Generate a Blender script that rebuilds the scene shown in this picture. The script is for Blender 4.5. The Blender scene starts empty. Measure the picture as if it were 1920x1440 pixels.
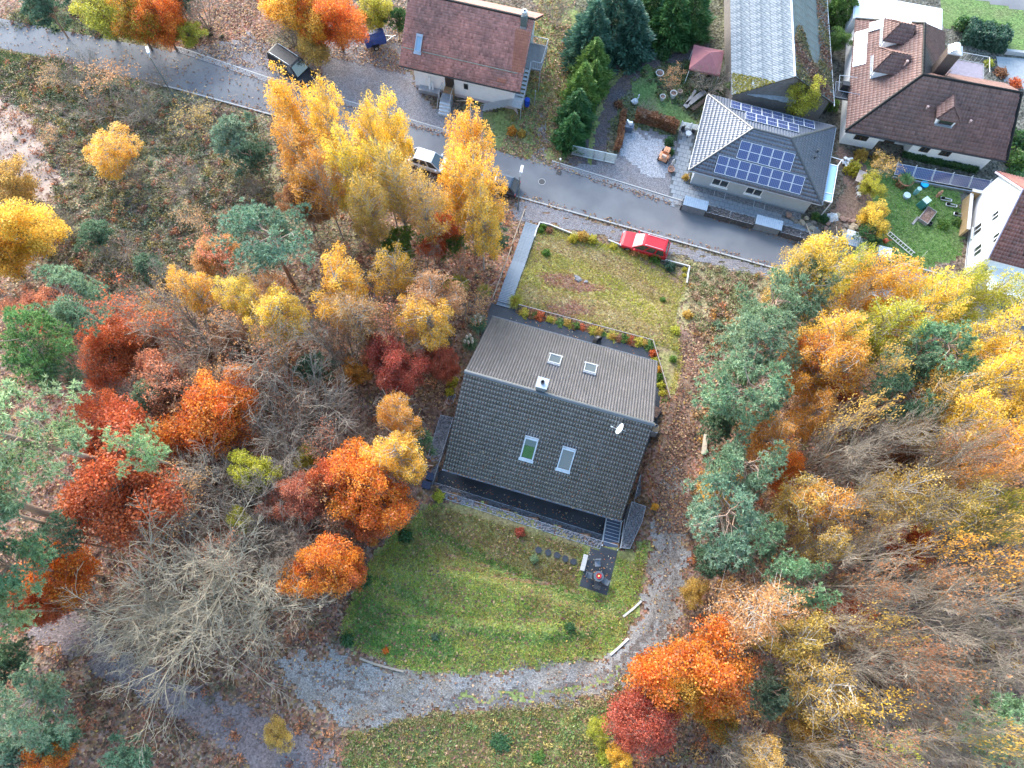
import bpy, math, random
import numpy as np
from mathutils import Matrix, Vector
random.seed(7); rng = np.random.default_rng(7)
SC = bpy.context.scene
COL = SC.collection
PI = math.pi
# ------------------------------------------------------------------ camera
CAM_POS = np.array([0.0, 0.0, 60.0]); FOC = 1352.7; TILT = 0.318; ROLL = 0.087
cam_a = np.array([0, math.sin(TILT), -math.cos(TILT)])
_u0 = np.array([0, math.cos(TILT), math.sin(TILT)]); _r0 = np.array([1.0, 0, 0])
cam_r = _r0*math.cos(ROLL) + _u0*math.sin(ROLL); cam_u = -_r0*math.sin(ROLL) + _u0*math.cos(ROLL)
cd = bpy.data.cameras.new('camera'); cam = bpy.data.objects.new('camera', cd); COL.objects.link(cam)
cd.sensor_width = 36; cd.lens = FOC/1920*36; cd.clip_end = 2000; cd.clip_start = 0.5
M = Matrix(((cam_r[0], cam_u[0], -cam_a[0], 0), (cam_r[1], cam_u[1], -cam_a[1], 0), (cam_r[2], cam_u[2], -cam_a[2], CAM_POS[2]), (0, 0, 0, 1)))
cam.matrix_world = M; SC.camera = cam
# ------------------------------------------------------------------ world, sun, exposure
SUN_EL = math.radians(22); SUN_AZ = math.radians(-28)      # azimuth from +y towards +x
wd = bpy.data.worlds.new('World'); SC.world = wd; wd.use_nodes = True
nt = wd.node_tree; bg = nt.nodes['Background']
sky = nt.nodes.new('ShaderNodeTexSky'); sky.sky_type = 'NISHITA'; sky.sun_disc = False
sky.sun_elevation = SUN_EL; sky.sun_rotation = SUN_AZ
sky.air_density = 1.5; sky.dust_density = 1.2; sky.ozone_density = 3.0
nt.links.new(sky.outputs[0], bg.inputs[0]); bg.inputs[1].default_value = 0.095
sd = bpy.data.lights.new('sun', 'SUN'); sun = bpy.data.objects.new('sun', sd); COL.objects.link(sun)
sd.energy = 1.5; sd.angle = math.radians(50); sd.color = (1.0, 0.98, 0.955)
sdir = Vector((math.cos(SUN_EL)*math.sin(SUN_AZ), math.cos(SUN_EL)*math.cos(SUN_AZ), math.sin(SUN_EL)))
sun.rotation_euler = sdir.to_track_quat('Z', 'Y').to_euler()
VS = SC.view_settings; VS.view_transform = 'Standard'; VS.look = 'None'; VS.gamma = 1.0; VS.exposure = 2.92
VS.use_curve_mapping = False
SC.cycles.max_bounces = 6; SC.cycles.diffuse_bounces = 3; SC.cycles.glossy_bounces = 2; SC.cycles.transmission_bounces = 4; SC.cycles.transparent_max_bounces = 4
try: SC.cycles.use_denoising = True
except Exception: pass

# ------------------------------------------------------------------ terrain
ROAD_S = np.array([[-160, 64], [-90, 56], [-54.4, 50.6], [-35.9, 47.6], [-25.9, 45.5], [-0.8, 38.6], [24.9, 33.1], [50, 27.8], [90, 19], [160, 5]])
ROAD_N = np.array([[-160, 70], [-90, 60.5], [-55.2, 54.2], [-36.5, 51.9], [-27.1, 49.2], [2.3, 42.2], [14.3, 39.2], [26, 36.3], [51, 31.2], [91, 22.5], [161, 8.5]])
HS = np.array([-500, 0, 1.5, 4, 13, 21, 30, 41, 55, 80, 120, 300]); HZ = np.array([0, 0, 0.02, 0.35, 2.4, 3.4, 4.5, 6.3, 8.4, 11.5, 15, 22])
def hill(x, y):
    s = (np.interp(x, ROAD_S[:, 0], ROAD_S[:, 1]) - y)*0.97
    z = np.interp(s, HS, HZ)
    for d in (-1.2, 1.2): z = z + np.interp(s+d, HS, HZ)
    z = z/3
    k = np.clip((s-3)/8, 0, 1)
    z = z + k*(0.22*np.sin(x*0.31+1.3)*np.sin(y*0.27) + 0.12*np.sin(x*0.7+y*0.53) + 0.06*np.sin(x*1.9-y*1.3))
    return np.where(s < 1.0, 0.0, z)
HC = np.array([3.388, 15.447]); HYAW = -0.197
hex_ = np.array([math.cos(HYAW), math.sin(HYAW)]); hey = np.array([-hex_[1], hex_[0]])
def to_house(x, y):
    dx = x-HC[0]; dy = y-HC[1]
    return dx*hex_[0]+dy*hex_[1], dx*hey[0]+dy*hey[1]
def from_house(u, v): return HC[0]+u*hex_[0]+v*hey[0], HC[1]+u*hex_[1]+v*hey[1]
PLAT = np.array([(-7.9, 9.6), (-7.6, -7.5), (7.9, -7.8), (8.0, -2.0), (8.7, 2.5), (8.5, 5.2), (6.9, 9.0), (6.4, 9.6)])
def in_poly(x, y, poly):
    x = np.asarray(x, float); y = np.asarray(y, float); r = np.zeros(x.shape, bool); n = len(poly)
    for i in range(n):
        x1, y1 = poly[i]; x2, y2 = poly[(i+1) % n]
        c = ((y1 > y) != (y2 > y)) & (x < (x2-x1)*(y-y1)/((y2-y1) if y2 != y1 else 1e-9)+x1)
        r ^= c
    return r
def T(x, y):
    x = np.asarray(x, float); y = np.asarray(y, float)
    z = hill(x, y); u, v = to_house(x, y)
    lawn = np.clip((8.9-abs(u-0))/1.5, 0, 1)*np.clip((-6.5-v)/1.0, 0, 1)*np.clip((13.4+v)/1.2, 0, 1)
    z = z*(1-lawn) + lawn*(4.42+0.01*np.sin(x*3))
    b1 = np.clip((-12.6-v+0.12*u)/0.6, 0, 1); b2 = np.clip((-15.6-v+0.25*u)/0.8, 0, 1); z = z+np.clip((9-abs(u+2))/3, 0, 1)*(0.6*b1*np.clip((18+v)/5, 0, 1)+0.5*b2*np.clip((22+v)/5, 0, 1))
    back = np.clip((9.5-abs(u))/2.5, 0, 1)*np.clip((v-4)/2, 0, 1)*np.clip((14.5-v)/4.5, 0, 1)
    z = z*(1-back) + back*2.62
    return np.where(in_poly(u, v, PLAT), 2.55, z)
def Wp(px, py, z=0.0):
    d = cam_a+cam_r*(px-960)/FOC-cam_u*(py-720)/FOC
    return CAM_POS+d*((z-60.0)/d[2])
def G(px, py, h=0.0):
    z = 2.0
    for i in range(40):
        p = Wp(px, py, z+h); zn = float(T(p[0], p[1])); z = z*0.45+zn*0.55
    p = Wp(px, py, z+h)
    return np.array([p[0], p[1], float(T(p[0], p[1]))])
def px_scale(p): return FOC/float((np.asarray(p)-CAM_POS)@cam_a)

# ------------------------------------------------------------------ helpers
def tag(o, label=None, cat=None, group=None, kind=None):
    if label: o['label'] = label
    if cat: o['category'] = cat
    if group: o['group'] = group
    if kind: o['kind'] = kind
    return o
def empty(name, loc, rz=0.0, label=None, cat=None, group=None):
    o = bpy.data.objects.new(name, None); COL.objects.link(o); o.location = loc; o.rotation_euler = (0, 0, rz); o.empty_display_size = 0.3
    return tag(o, label, cat, group)
def mesh_np(name, V, F, attr=None):
    """V (n,3); F (m,3) or (m,4)."""
    V = np.ascontiguousarray(V, np.float32); F = np.ascontiguousarray(F, np.int32)
    me = bpy.data.meshes.new(name); k = F.shape[1]
    me.vertices.add(len(V)); me.vertices.foreach_set('co', V.ravel())
    me.loops.add(F.size); me.loops.foreach_set('vertex_index', F.ravel())
    me.polygons.add(len(F)); me.polygons.foreach_set('loop_start', np.arange(0, F.size, k, dtype=np.int32))
    try: me.polygons.foreach_set('loop_total', np.full(len(F), k, np.int32))
    except Exception: pass
    if attr is not None:
        for an, arr in attr.items():
            a = me.attributes.new(an, 'FLOAT_COLOR', 'POINT'); c = np.ones((len(V), 4), np.float32); c[:, :arr.shape[1]] = arr; a.data.foreach_set('color', c.ravel())
    me.update(calc_edges=True); me.validate()
    return me
def link(name, me, mat=None, parent=None, loc=None, rot=None, smooth=False):
    o = bpy.data.objects.new(name, me); COL.objects.link(o)
    if mat is not None and len(me.materials) == 0: me.materials.append(mat)
    if parent is not None: o.parent = parent
    if loc is not None: o.location = loc
    if rot is not None: o.rotation_euler = rot
    if smooth: me.polygons.foreach_set('use_smooth', np.ones(len(me.polygons), bool))
    return o
class MB:
    """collects shapes for ONE mesh object"""
    def __init__(s): s.v = []; s.f = []
    def add(s, V, F):
        b = len(s.v); s.v += [tuple(map(float, p)) for p in V]; s.f += [tuple(i+b for i in q) for q in F]; return s
    def box(s, c, d, rz=0.0, rx=0.0, ry=0.0, taper=1.0):
        hx, hy, hz = d[0]/2, d[1]/2, d[2]/2; Rm = Matrix.Rotation(rz, 3, 'Z') @ Matrix.Rotation(ry, 3, 'Y') @ Matrix.Rotation(rx, 3, 'X')
        V = []
        for z in (-hz, hz):
            k = taper if z > 0 else 1
            for x, y in ((-hx, -hy), (hx, -hy), (hx, hy), (-hx, hy)): V.append(Vector(c)+Rm @ Vector((x*k, y*k, z)))
        return s.add(V, [(3, 2, 1, 0), (4, 5, 6, 7), (0, 1, 5, 4), (1, 2, 6, 5), (2, 3, 7, 6), (3, 0, 4, 7)])
    def bbox(s, x0, x1, y0, y1, z0, z1): return s.box(((x0+x1)/2, (y0+y1)/2, (z0+z1)/2), (x1-x0, y1-y0, z1-z0))
    def prism(s, poly, z0, z1):
        n = len(poly); z0 = z0 if hasattr(z0, '__len__') else [z0]*n; z1 = z1 if hasattr(z1, '__len__') else [z1]*n
        V = [(p[0], p[1], z0[i]) for i, p in enumerate(poly)]+[(p[0], p[1], z1[i]) for i, p in enumerate(poly)]
        F = [tuple(range(n-1, -1, -1)), tuple(range(n, 2*n))]+[(i, (i+1) % n, n+(i+1) % n, n+i) for i in range(n)]
        return s.add(V, F)
    def slab(s, quad, t):
        """planar polygon thickened along its normal by t (downwards)"""
        q = [Vector(p) for p in quad]; nrm = (q[1]-q[0]).cross(q[2]-q[0]).normalized(); n = len(q)
        V = [p-nrm*t for p in q]+q
        F = [tuple(range(n-1, -1, -1)), tuple(range(n, 2*n))]+[(i, (i+1) % n, n+(i+1) % n, n+i) for i in range(n)]
        return s.add(V, F)
    def tube(s, p0, p1, r0, r1=None, n=6, cap=True):
        r1 = r0 if r1 is None else r1; p0 = Vector(p0); p1 = Vector(p1); d = (p1-p0)
        if d.length < 1e-6: return s
        d.normalize(); a = d.orthogonal().normalized(); b = d.cross(a)
        V = [p0+(a*math.cos(t)+b*math.sin(t))*r0 for t in [2*PI*i/n for i in range(n)]]+[p1+(a*math.cos(t)+b*math.sin(t))*r1 for t in [2*PI*i/n for i in range(n)]]
        F = [(i, (i+1) % n, n+(i+1) % n, n+i) for i in range(n)]
        if cap: F += [tuple(range(n-1, -1, -1)), tuple(range(n, 2*n))]
        return s.add(V, F)
    def path(s, pts, r, n=6):
        for i in range(len(pts)-1): s.tube(pts[i], pts[i+1], r, n=n)
        return s
    def lathe(s, prof, c=(0, 0, 0), n=16, axis='z'):
        V = []; F = []; m = len(prof)
        for i in range(n):
            t = 2*PI*i/n
            for r, z in prof:
                if axis == 'z': V.append((c[0]+r*math.cos(t), c[1]+r*math.sin(t), c[2]+z))
                elif axis == 'y': V.append((c[0]+r*math.cos(t), c[1]+z, c[2]+r*math.sin(t)))
                else: V.append((c[0]+z, c[1]+r*math.cos(t), c[2]+r*math.sin(t)))
        for i in range(n):
            for j in range(m-1): F.append((i*m+j, ((i+1) % n)*m+j, ((i+1) % n)*m+j+1, i*m+j+1))
        return s.add(V, F)
    def mesh(s, name):
        me = bpy.data.meshes.new(name); me.from_pydata(s.v, [], s.f); me.validate(); me.update(); return me
    def build(s, name, mat, parent=None, loc=None, rz=None, smooth=False, fixn=True, bevel=0):
        me = s.mesh(name)
        if fixn or bevel:
            import bmesh
            bm = bmesh.new(); bm.from_mesh(me)
            if fixn: bmesh.ops.recalc_face_normals(bm, faces=bm.faces)
            if bevel:
                bmesh.ops.bevel(bm, geom=[e for e in bm.edges if len(e.link_faces) == 2 and e.calc_face_angle(0) > 0.6], offset=bevel, segments=1, affect='EDGES', clamp_overlap=True)
            bm.to_mesh(me); bm.free()
        o = link(name, me, mat, parent, loc, None, smooth)
        if rz is not None: o.rotation_euler = (0, 0, rz)
        return o
def share(o, parent=None, loc=None, rot=None, scale=None):
    c = o.copy(); COL.objects.link(c)
    if parent is not None: c.parent = parent
    if loc is not None: c.location = loc
    if rot is not None: c.rotation_euler = rot
    if scale is not None: c.scale = scale
    return c
def kids(o): return [c for c in bpy.data.objects if c.parent == o]
def copy_tree(o, loc=None, rz=None, label=None):
    c = o.copy(); COL.objects.link(c)
    for ch in kids(o):
        d = ch.copy(); COL.objects.link(d); d.parent = c
        for g in kids(ch):
            e = g.copy(); COL.objects.link(e); e.parent = d
    if loc is not None: c.location = loc
    if rz is not None: c.rotation_euler = (0, 0, rz)
    if label: c['label'] = label
    return c

# ------------------------------------------------------------------ materials
MATS = {}
def lin(h):
    """sRGB 0-255 triple -> linear"""
    return tuple(((c/255)/12.92 if c <= 10 else ((c/255+0.055)/1.055)**2.4) for c in h)
def pmat(name, c1, c2=None, scale=6.0, rough=0.8, spec=0.3, bump=0.0, bscale=None, metal=0.0, detail=4.0, c3=None, scale2=0.6, amt2=0.5, coat=0.0, obj=True, lo=0.35, hi=0.65, bdist=0.03):
    """two colours mixed by fine noise, an optional third by coarse noise, noise bump"""
    m = bpy.data.materials.new(name); m.use_nodes = True; n = m.node_tree; b = n.nodes['Principled BSDF']; L = n.links.new
    b.inputs['Roughness'].default_value = rough; b.inputs['Specular IOR Level'].default_value = spec; b.inputs['Metallic'].default_value = metal
    if coat: b.inputs['Coat Weight'].default_value = coat; b.inputs['Coat Roughness'].default_value = 0.08
    tc = n.nodes.new('ShaderNodeTexCoord'); src = tc.outputs['Object']
    if c2 is None: c2 = tuple(x*0.8 for x in c1)
    nz = n.nodes.new('ShaderNodeTexNoise'); nz.inputs['Scale'].default_value = scale; nz.inputs['Detail'].default_value = detail; nz.inputs['Roughness'].default_value = 0.65; L(src, nz.inputs['Vector'])
    rp = n.nodes.new('ShaderNodeMapRange'); rp.inputs[1].default_value = lo; rp.inputs[2].default_value = hi; L(nz.outputs['Fac'], rp.inputs[0])
    mx = n.nodes.new('ShaderNodeMix'); mx.data_type = 'RGBA'; mx.inputs[6].default_value = (*c1, 1); mx.inputs[7].default_value = (*c2, 1); L(rp.outputs[0], mx.inputs[0]); out = mx.outputs[2]
    if c3 is not None:
        n2 = n.nodes.new('ShaderNodeTexNoise'); n2.inputs['Scale'].default_value = scale2; n2.inputs['Detail'].default_value = 3; L(src, n2.inputs['Vector'])
        r2 = n.nodes.new('ShaderNodeMapRange'); r2.inputs[1].default_value = 0.42; r2.inputs[2].default_value = 0.68; r2.inputs[4].default_value = amt2; L(n2.outputs['Fac'], r2.inputs[0])
        m2 = n.nodes.new('ShaderNodeMix'); m2.data_type = 'RGBA'; m2.inputs[7].default_value = (*c3, 1); L(out, m2.inputs[6]); L(r2.outputs[0], m2.inputs[0]); out = m2.outputs[2]
    L(out, b.inputs['Base Color'])
    if bump:
        nb = n.nodes.new('ShaderNodeTexNoise'); nb.inputs['Scale'].default_value = bscale or scale*2; nb.inputs['Detail'].default_value = 3; L(src, nb.inputs['Vector'])
        bp = n.nodes.new('ShaderNodeBump'); bp.inputs['Strength'].default_value = bump; bp.inputs['Distance'].default_value = bdist; L(nb.outputs['Fac'], bp.inputs['Height']); L(bp.outputs[0], b.inputs['Normal'])
    MATS[name] = m; return m
def glass_mat(name, col=(0.02, 0.025, 0.03), rough=0.04):
    m = bpy.data.materials.new(name); m.use_nodes = True; b = m.node_tree.nodes['Principled BSDF']
    b.inputs['Base Color'].default_value = (*col, 1); b.inputs['Roughness'].default_value = rough; b.inputs['Specular IOR Level'].default_value = 0.8; b.inputs['Coat Weight'].default_value = 0.6; b.inputs['Coat Roughness'].default_value = 0.02
    MATS[name] = m; return m
def leaf_mat(name, trans=0.35, rough=0.6, mode='obj'):
    """leaf colour = object colour mixed towards the object's own second colour by the leaf's random value, times a small brightness jitter"""
    m = bpy.data.materials.new(name); m.use_nodes = True; n = m.node_tree; L = n.links.new
    for x in list(n.nodes):
        if x.type != 'OUTPUT_MATERIAL': n.nodes.remove(x)
    out = [x for x in n.nodes if x.type == 'OUTPUT_MATERIAL'][0]
    at = n.nodes.new('ShaderNodeAttribute'); at.attribute_name = 'lc'
    sp = n.nodes.new('ShaderNodeSeparateColor'); L(at.outputs['Color'], sp.inputs[0])
    if mode == 'obj':
        oi = n.nodes.new('ShaderNodeObjectInfo')
        a2 = n.nodes.new('ShaderNodeAttribute'); a2.attribute_type = 'OBJECT'; a2.attribute_name = 'second_colour'
        mx = n.nodes.new('ShaderNodeMix'); mx.data_type = 'RGBA'; L(sp.outputs[0], mx.inputs[0]); L(oi.outputs['Color'], mx.inputs[6]); L(a2.outputs['Color'], mx.inputs[7]); c = mx.outputs[2]
        mu = n.nodes.new('ShaderNodeMix'); mu.data_type = 'RGBA'; mu.blend_type = 'MULTIPLY'; mu.inputs[0].default_value = 1.0
        cb = n.nodes.new('ShaderNodeCombineColor'); [L(sp.outputs[1], cb.inputs[i]) for i in range(3)]
        L(c, mu.inputs[6]); L(cb.outputs[0], mu.inputs[7]); c = mu.outputs[2]
    else: c = at.outputs['Color']
    df = n.nodes.new('ShaderNodeBsdfDiffuse'); L(c, df.inputs[0])
    tr = n.nodes.new('ShaderNodeBsdfTranslucent'); L(c, tr.inputs[0])
    gl = n.nodes.new('ShaderNodeBsdfGlossy'); gl.inputs['Roughness'].default_value = 0.45; gl.inputs[0].default_value = (0.8, 0.8, 0.8, 1)
    ms = n.nodes.new('ShaderNodeMixShader'); ms.inputs[0].default_value = trans; L(df.outputs[0], ms.inputs[1]); L(tr.outputs[0], ms.inputs[2])
    m3 = n.nodes.new('ShaderNodeMixShader'); m3.inputs[0].default_value = 0.03; L(ms.outputs[0], m3.inputs[1]); L(gl.outputs[0], m3.inputs[2])
    L(m3.outputs[0], out.inputs[0]); MATS[name] = m; return m
# ================================================================== THE SETTING: ground, road, tracks, lawns
def ground_mat():
    m = bpy.data.materials.new('forest_floor'); m.use_nodes = True; n = m.node_tree; b = n.nodes['Principled BSDF']; L = n.links.new
    b.inputs['Roughness'].default_value = 0.95; b.inputs['Specular IOR Level'].default_value = 0.1
    tc = n.nodes.new('ShaderNodeTexCoord')
    at = n.nodes.new('ShaderNodeAttribute'); at.attribute_name = 'tint'
    vo = n.nodes.new('ShaderNodeTexVoronoi'); vo.inputs['Scale'].default_value = 5.5; L(tc.outputs['Object'], vo.inputs['Vector'])
    hs = n.nodes.new('ShaderNodeHueSaturation'); sp = n.nodes.new('ShaderNodeSeparateColor'); L(vo.outputs['Color'], sp.inputs[0])
    def rng_(i, a, c):
        r = n.nodes.new('ShaderNodeMapRange'); r.inputs[3].default_value = a; r.inputs[4].default_value = c; L(sp.outputs[i], r.inputs[0]); return r.outputs[0]
    L(rng_(0, 0.475, 0.525), hs.inputs['Hue']); L(rng_(1, 0.7, 1.25), hs.inputs['Saturation']); L(rng_(2, 0.45, 1.55), hs.inputs['Value']); L(at.outputs['Color'], hs.inputs['Color'])
    nz = n.nodes.new('ShaderNodeTexNoise'); nz.inputs['Scale'].default_value = 0.7; nz.inputs['Detail'].default_value = 6; nz.inputs['Roughness'].default_value = 0.7; L(tc.outputs['Object'], nz.inputs['Vector'])
    r2 = n.nodes.new('ShaderNodeMapRange'); r2.inputs[1].default_value = 0.3; r2.inputs[2].default_value = 0.7; r2.inputs[3].default_value = 0.5; r2.inputs[4].default_value = 1.35; L(nz.outputs['Fac'], r2.inputs[0])
    vm = n.nodes.new('ShaderNodeVectorMath'); vm.operation = 'SCALE'; L(hs.outputs[0], vm.inputs[0]); L(r2.outputs[0], vm.inputs['Scale']); L(vm.outputs[0], b.inputs['Base Color'])
    bp = n.nodes.new('ShaderNodeBump'); bp.inputs['Strength'].default_value = 0.8; bp.inputs['Distance'].default_value = 0.08; L(vo.outputs['Distance'], bp.inputs['Height']); L(bp.outputs[0], b.inputs['Normal'])
    return m
def proj_px(X, Y, Z):
    dx = X; dy = Y; dz = Z-60.0
    d = dx*cam_a[0]+dy*cam_a[1]+dz*cam_a[2]; d = np.maximum(d, 1.0)
    return 960+FOC*(dx*cam_r[0]+dy*cam_r[1]+dz*cam_r[2])/d, 720-FOC*(dx*cam_u[0]+dy*cam_u[1]+dz*cam_u[2])/d
# albedo of the forest floor: what lies there (leaf litter, heath, bare sandy soil, moss), by place
LITTER = np.array(lin((128, 102, 84))); HEATH = np.array(lin((116, 110, 84))); SOIL = np.array(lin((150, 124, 112))); RUST = np.array(lin((140, 100, 82))); MOSS = np.array(lin((92, 100, 62))); DARKL = np.array(lin((122, 98, 82)))
TINTS = [((1400, 60), 420, np.array(lin((92, 90, 72))), 1.0), ((1750, 200), 330, np.array(lin((96, 94, 86))), 1.0), ((800, 60), 260, np.array(lin((104, 92, 80))), 0.9), ((1600, 400), 160, np.array(lin((100, 92, 80))), 0.9), ((350, 330), 330, HEATH, 1.0), ((120, 130), 110, MOSS, 1.0), ((60, 260), 80, SOIL, 0.8), ((25, 190), 70, SOIL, 0.5), ((330, 430), 160, HEATH, 0.8), ((230, 690), 170, RUST, 0.8),
         ((560, 720), 230, DARKL, 0.9), ((300, 900), 180, RUST, 0.6), ((1310, 720), 60, RUST, 0.8), ((1250, 900), 60, RUST, 0.7), ((1340, 540), 110, HEATH, 0.6), ((1700, 900), 420, LITTER, 0.5), ((1650, 1200), 300, DARKL, 0.8),
         ((440, 1180), 220, LITTER, 0.6), ((150, 1330), 220, DARKL, 0.7), ((900, 520), 70, RUST, 0.6), ((780, 900), 40, RUST, 0.9), ((400, 60), 120, RUST, 0.8), ((640, 150), 60, RUST, 0.5), ((990, 200), 90, MOSS, 0.9), ((1020, 60), 90, MOSS, 0.9), ((1250, 180), 120, MOSS, 0.5)]
def grid_coords(a, b, step_near, lo, hi):
    near = np.arange(lo, hi+1e-6, step_near); left = np.linspace(a, lo, 24)[:-1]; right = np.linspace(hi, b, 24)[1:]
    return np.concatenate([left, near, right])
gx = grid_coords(-420, 420, 0.45, -66, 66); gy = grid_coords(-420, 480, 0.45, -22, 80)
X, Y = np.meshgrid(gx, gy); Z = T(X, Y)
# keep the sheet just under road and platform surfaces
nx_, ny_ = len(gx), len(gy)
PXg, PYg = proj_px(X, Y, Z); col = np.ones((ny_, nx_, 3))*LITTER
wob = 40*np.sin(X*0.5+np.sin(Y*0.6)*2)+25*np.sin(Y*0.9+X*0.3)
for (c, r, cc, w) in TINTS:
    d = np.hypot(PXg-c[0]+wob, PYg-c[1]+wob*0.7)/r; k = (w*np.clip(1.25-d, 0, 1)/0.5).clip(0, w)[..., None]
    col = col*(1-k)+cc*k
idx = np.arange(nx_*ny_).reshape(ny_, nx_)
F = np.stack([idx[:-1, :-1], idx[:-1, 1:], idx[1:, 1:], idx[1:, :-1]], -1).reshape(-1, 4)
me = mesh_np('ground', np.stack([X, Y, Z], -1).reshape(-1, 3), F, {'tint': col.reshape(-1, 3)})
ground = link('ground', me, ground_mat(), smooth=True); tag(ground, 'leaf covered forest floor and hillside', kind='structure')

def nz2(x, y, s, seed=0):
    return (np.sin(x*s+1.7*np.sin(y*s*0.8+seed))+np.sin(y*s*1.31+1.3*np.sin(x*s*0.9+seed*2.1))+0.6*np.sin((x+y)*s*2.3+seed))/2.6
def drape(name, poly, lift, res, mat, rag=0.25, px=True, kind='structure', label=None, zf=None, holes=None):
    P = np.array([G(*p)[:2] for p in poly]) if px else np.array(poly, float)
    x0, y0 = P.min(0)-0.5; x1, y1 = P.max(0)+0.5
    xs = np.arange(x0, x1, res); ys = np.arange(y0, y1, res); A, B = np.meshgrid(xs, ys)
    cx = (A[:-1, :-1]+res/2); cy = (B[:-1, :-1]+res/2)
    ox = rag*nz2(cx, cy, 2.1)+rag*0.6*nz2(cx, cy, 6.0, 3); oy = rag*nz2(cx, cy, 2.4, 5)+rag*0.6*nz2(cx, cy, 6.5, 8)
    ins = in_poly(cx+ox, cy+oy, P)
    if holes:
        for h in holes: ins &= ~in_poly(cx, cy, h)
    Zs = (T(A, B) if zf is None else zf(A, B))+lift
    w = A.shape[1]; id_ = np.arange(A.size).reshape(A.shape)
    Fq = np.stack([id_[:-1, :-1], id_[:-1, 1:], id_[1:, 1:], id_[1:, :-1]], -1)[ins]
    used = np.unique(Fq); mp = np.full(A.size, -1); mp[used] = np.arange(len(used))
    V = np.stack([A, B, Zs], -1).reshape(-1, 3)[used]
    o = link(name, mesh_np(name, V, mp[Fq]), mat, smooth=True); tag(o, label, kind=kind); return o
def strip(name, left, right, z, mat, n=200, kind='structure', label=None):
    l = np.array(left, float); r = np.array(right, float)
    def res(p):
        d = np.concatenate([[0], np.cumsum(np.hypot(*np.diff(p, axis=0).T))]); t = np.linspace(0, d[-1], n); return np.stack([np.interp(t, d, p[:, 0]), np.interp(t, d, p[:, 1])], 1)
    l = res(l); r = res(r); V = np.concatenate([np.c_[l, np.full(n, z)], np.c_[r, np.full(n, z)]]); i = np.arange(n-1)
    o = link(name, mesh_np(name, V, np.stack([i, n+i, n+i+1, i+1], 1)), mat); tag(o, label, kind=kind); return o
def smooth_path(pts, n=60):
    p = np.array(pts, float); d = np.concatenate([[0], np.cumsum(np.hypot(*np.diff(p, axis=0).T))]); t = np.linspace(0, d[-1], n)
    q = np.stack([np.interp(t, d, p[:, 0]), np.interp(t, d, p[:, 1])], 1)
    for _ in range(6):
        q[1:-1] = (q[:-2]+2*q[1:-1]+q[2:])/4
    return q
# ---- materials of the ground
asphalt = pmat('asphalt', (0.165, 0.165, 0.175), (0.135, 0.135, 0.145), 30, 0.9, 0.12, 0.15, 120, c3=(0.21, 0.208, 0.21), scale2=0.3, amt2=0.8)
kerbm = pmat('kerb_concrete', (0.42, 0.41, 0.4), (0.32, 0.31, 0.3), 8, 0.9)
cobble = pmat('gutter_stone', (0.3, 0.29, 0.29), (0.2, 0.19, 0.2), 9, 0.85, bump=0.4, bscale=14)
def gravel_mat(name, c1, c2, c3=None, vs=14, amt=0.5):
    m = pmat(name, c1, c2, 9, 0.9, 0.25, 0.0, c3=c3, scale2=0.5, amt2=amt); n = m.node_tree; L = n.links.new; b = n.nodes['Principled BSDF']
    src = b.inputs['Base Color'].links[0].from_socket; tc = [x for x in n.nodes if x.type == 'TEX_COORD'][0]
    vo = n.nodes.new('ShaderNodeTexVoronoi'); vo.inputs['Scale'].default_value = vs; L(tc.outputs['Object'], vo.inputs['Vector'])
    sp = n.nodes.new('ShaderNodeSeparateColor'); L(vo.outputs['Color'], sp.inputs[0]); r = n.nodes.new('ShaderNodeMapRange'); r.inputs[3].default_value = 0.66; r.inputs[4].default_value = 1.34; L(sp.outputs[0], r.inputs[0])
    vm = n.nodes.new('ShaderNodeVectorMath'); vm.operation = 'SCALE'; L(src, vm.inputs[0]); L(r.outputs[0], vm.inputs['Scale']); L(vm.outputs[0], b.inputs['Base Color'])
    bp = n.nodes.new('ShaderNodeBump'); bp.inputs['Strength'].default_value = 0.8; bp.inputs['Distance'].default_value = 0.04; L(vo.outputs['Distance'], bp.inputs['Height']); L(bp.outputs[0], b.inputs['Normal'])
    return m
gravel = gravel_mat('grey_gravel', (0.26, 0.245, 0.235), (0.185, 0.173, 0.165), (0.17, 0.135, 0.1), 13, 0.8)
gravel_d = gravel_mat('drive_gravel', (0.225, 0.215, 0.225), (0.155, 0.145, 0.155), (0.19, 0.15, 0.135), 12, 0.55)
gravel_l = gravel_mat('light_gravel', (0.36, 0.36, 0.38), (0.26, 0.26, 0.28), None, 11)
soil = gravel_mat('red_soil', (0.24, 0.145, 0.115), (0.16, 0.1, 0.08), (0.15, 0.12, 0.07), 7)
pathm = gravel_mat('wet_path', (0.11, 0.095, 0.1), (0.075, 0.066, 0.07), (0.14, 0.09, 0.065), 9, 0.6)
dirt = gravel_mat('dirt_path', (0.185, 0.145, 0.14), (0.14, 0.108, 0.106), (0.2, 0.17, 0.165), 9, 0.6)
grass_y = gravel_mat('dry_lawn', (0.25, 0.22, 0.095), (0.175, 0.18, 0.06), (0.25, 0.175, 0.11), 5, 0.9)
grass_g = gravel_mat('green_lawn', (0.13, 0.19, 0.055), (0.21, 0.205, 0.075), (0.18, 0.135, 0.075), 5, 0.7)
grass_b = gravel_mat('bright_lawn', (0.12, 0.19, 0.06), (0.09, 0.145, 0.045), (0.14, 0.15, 0.07), 6)
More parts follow.
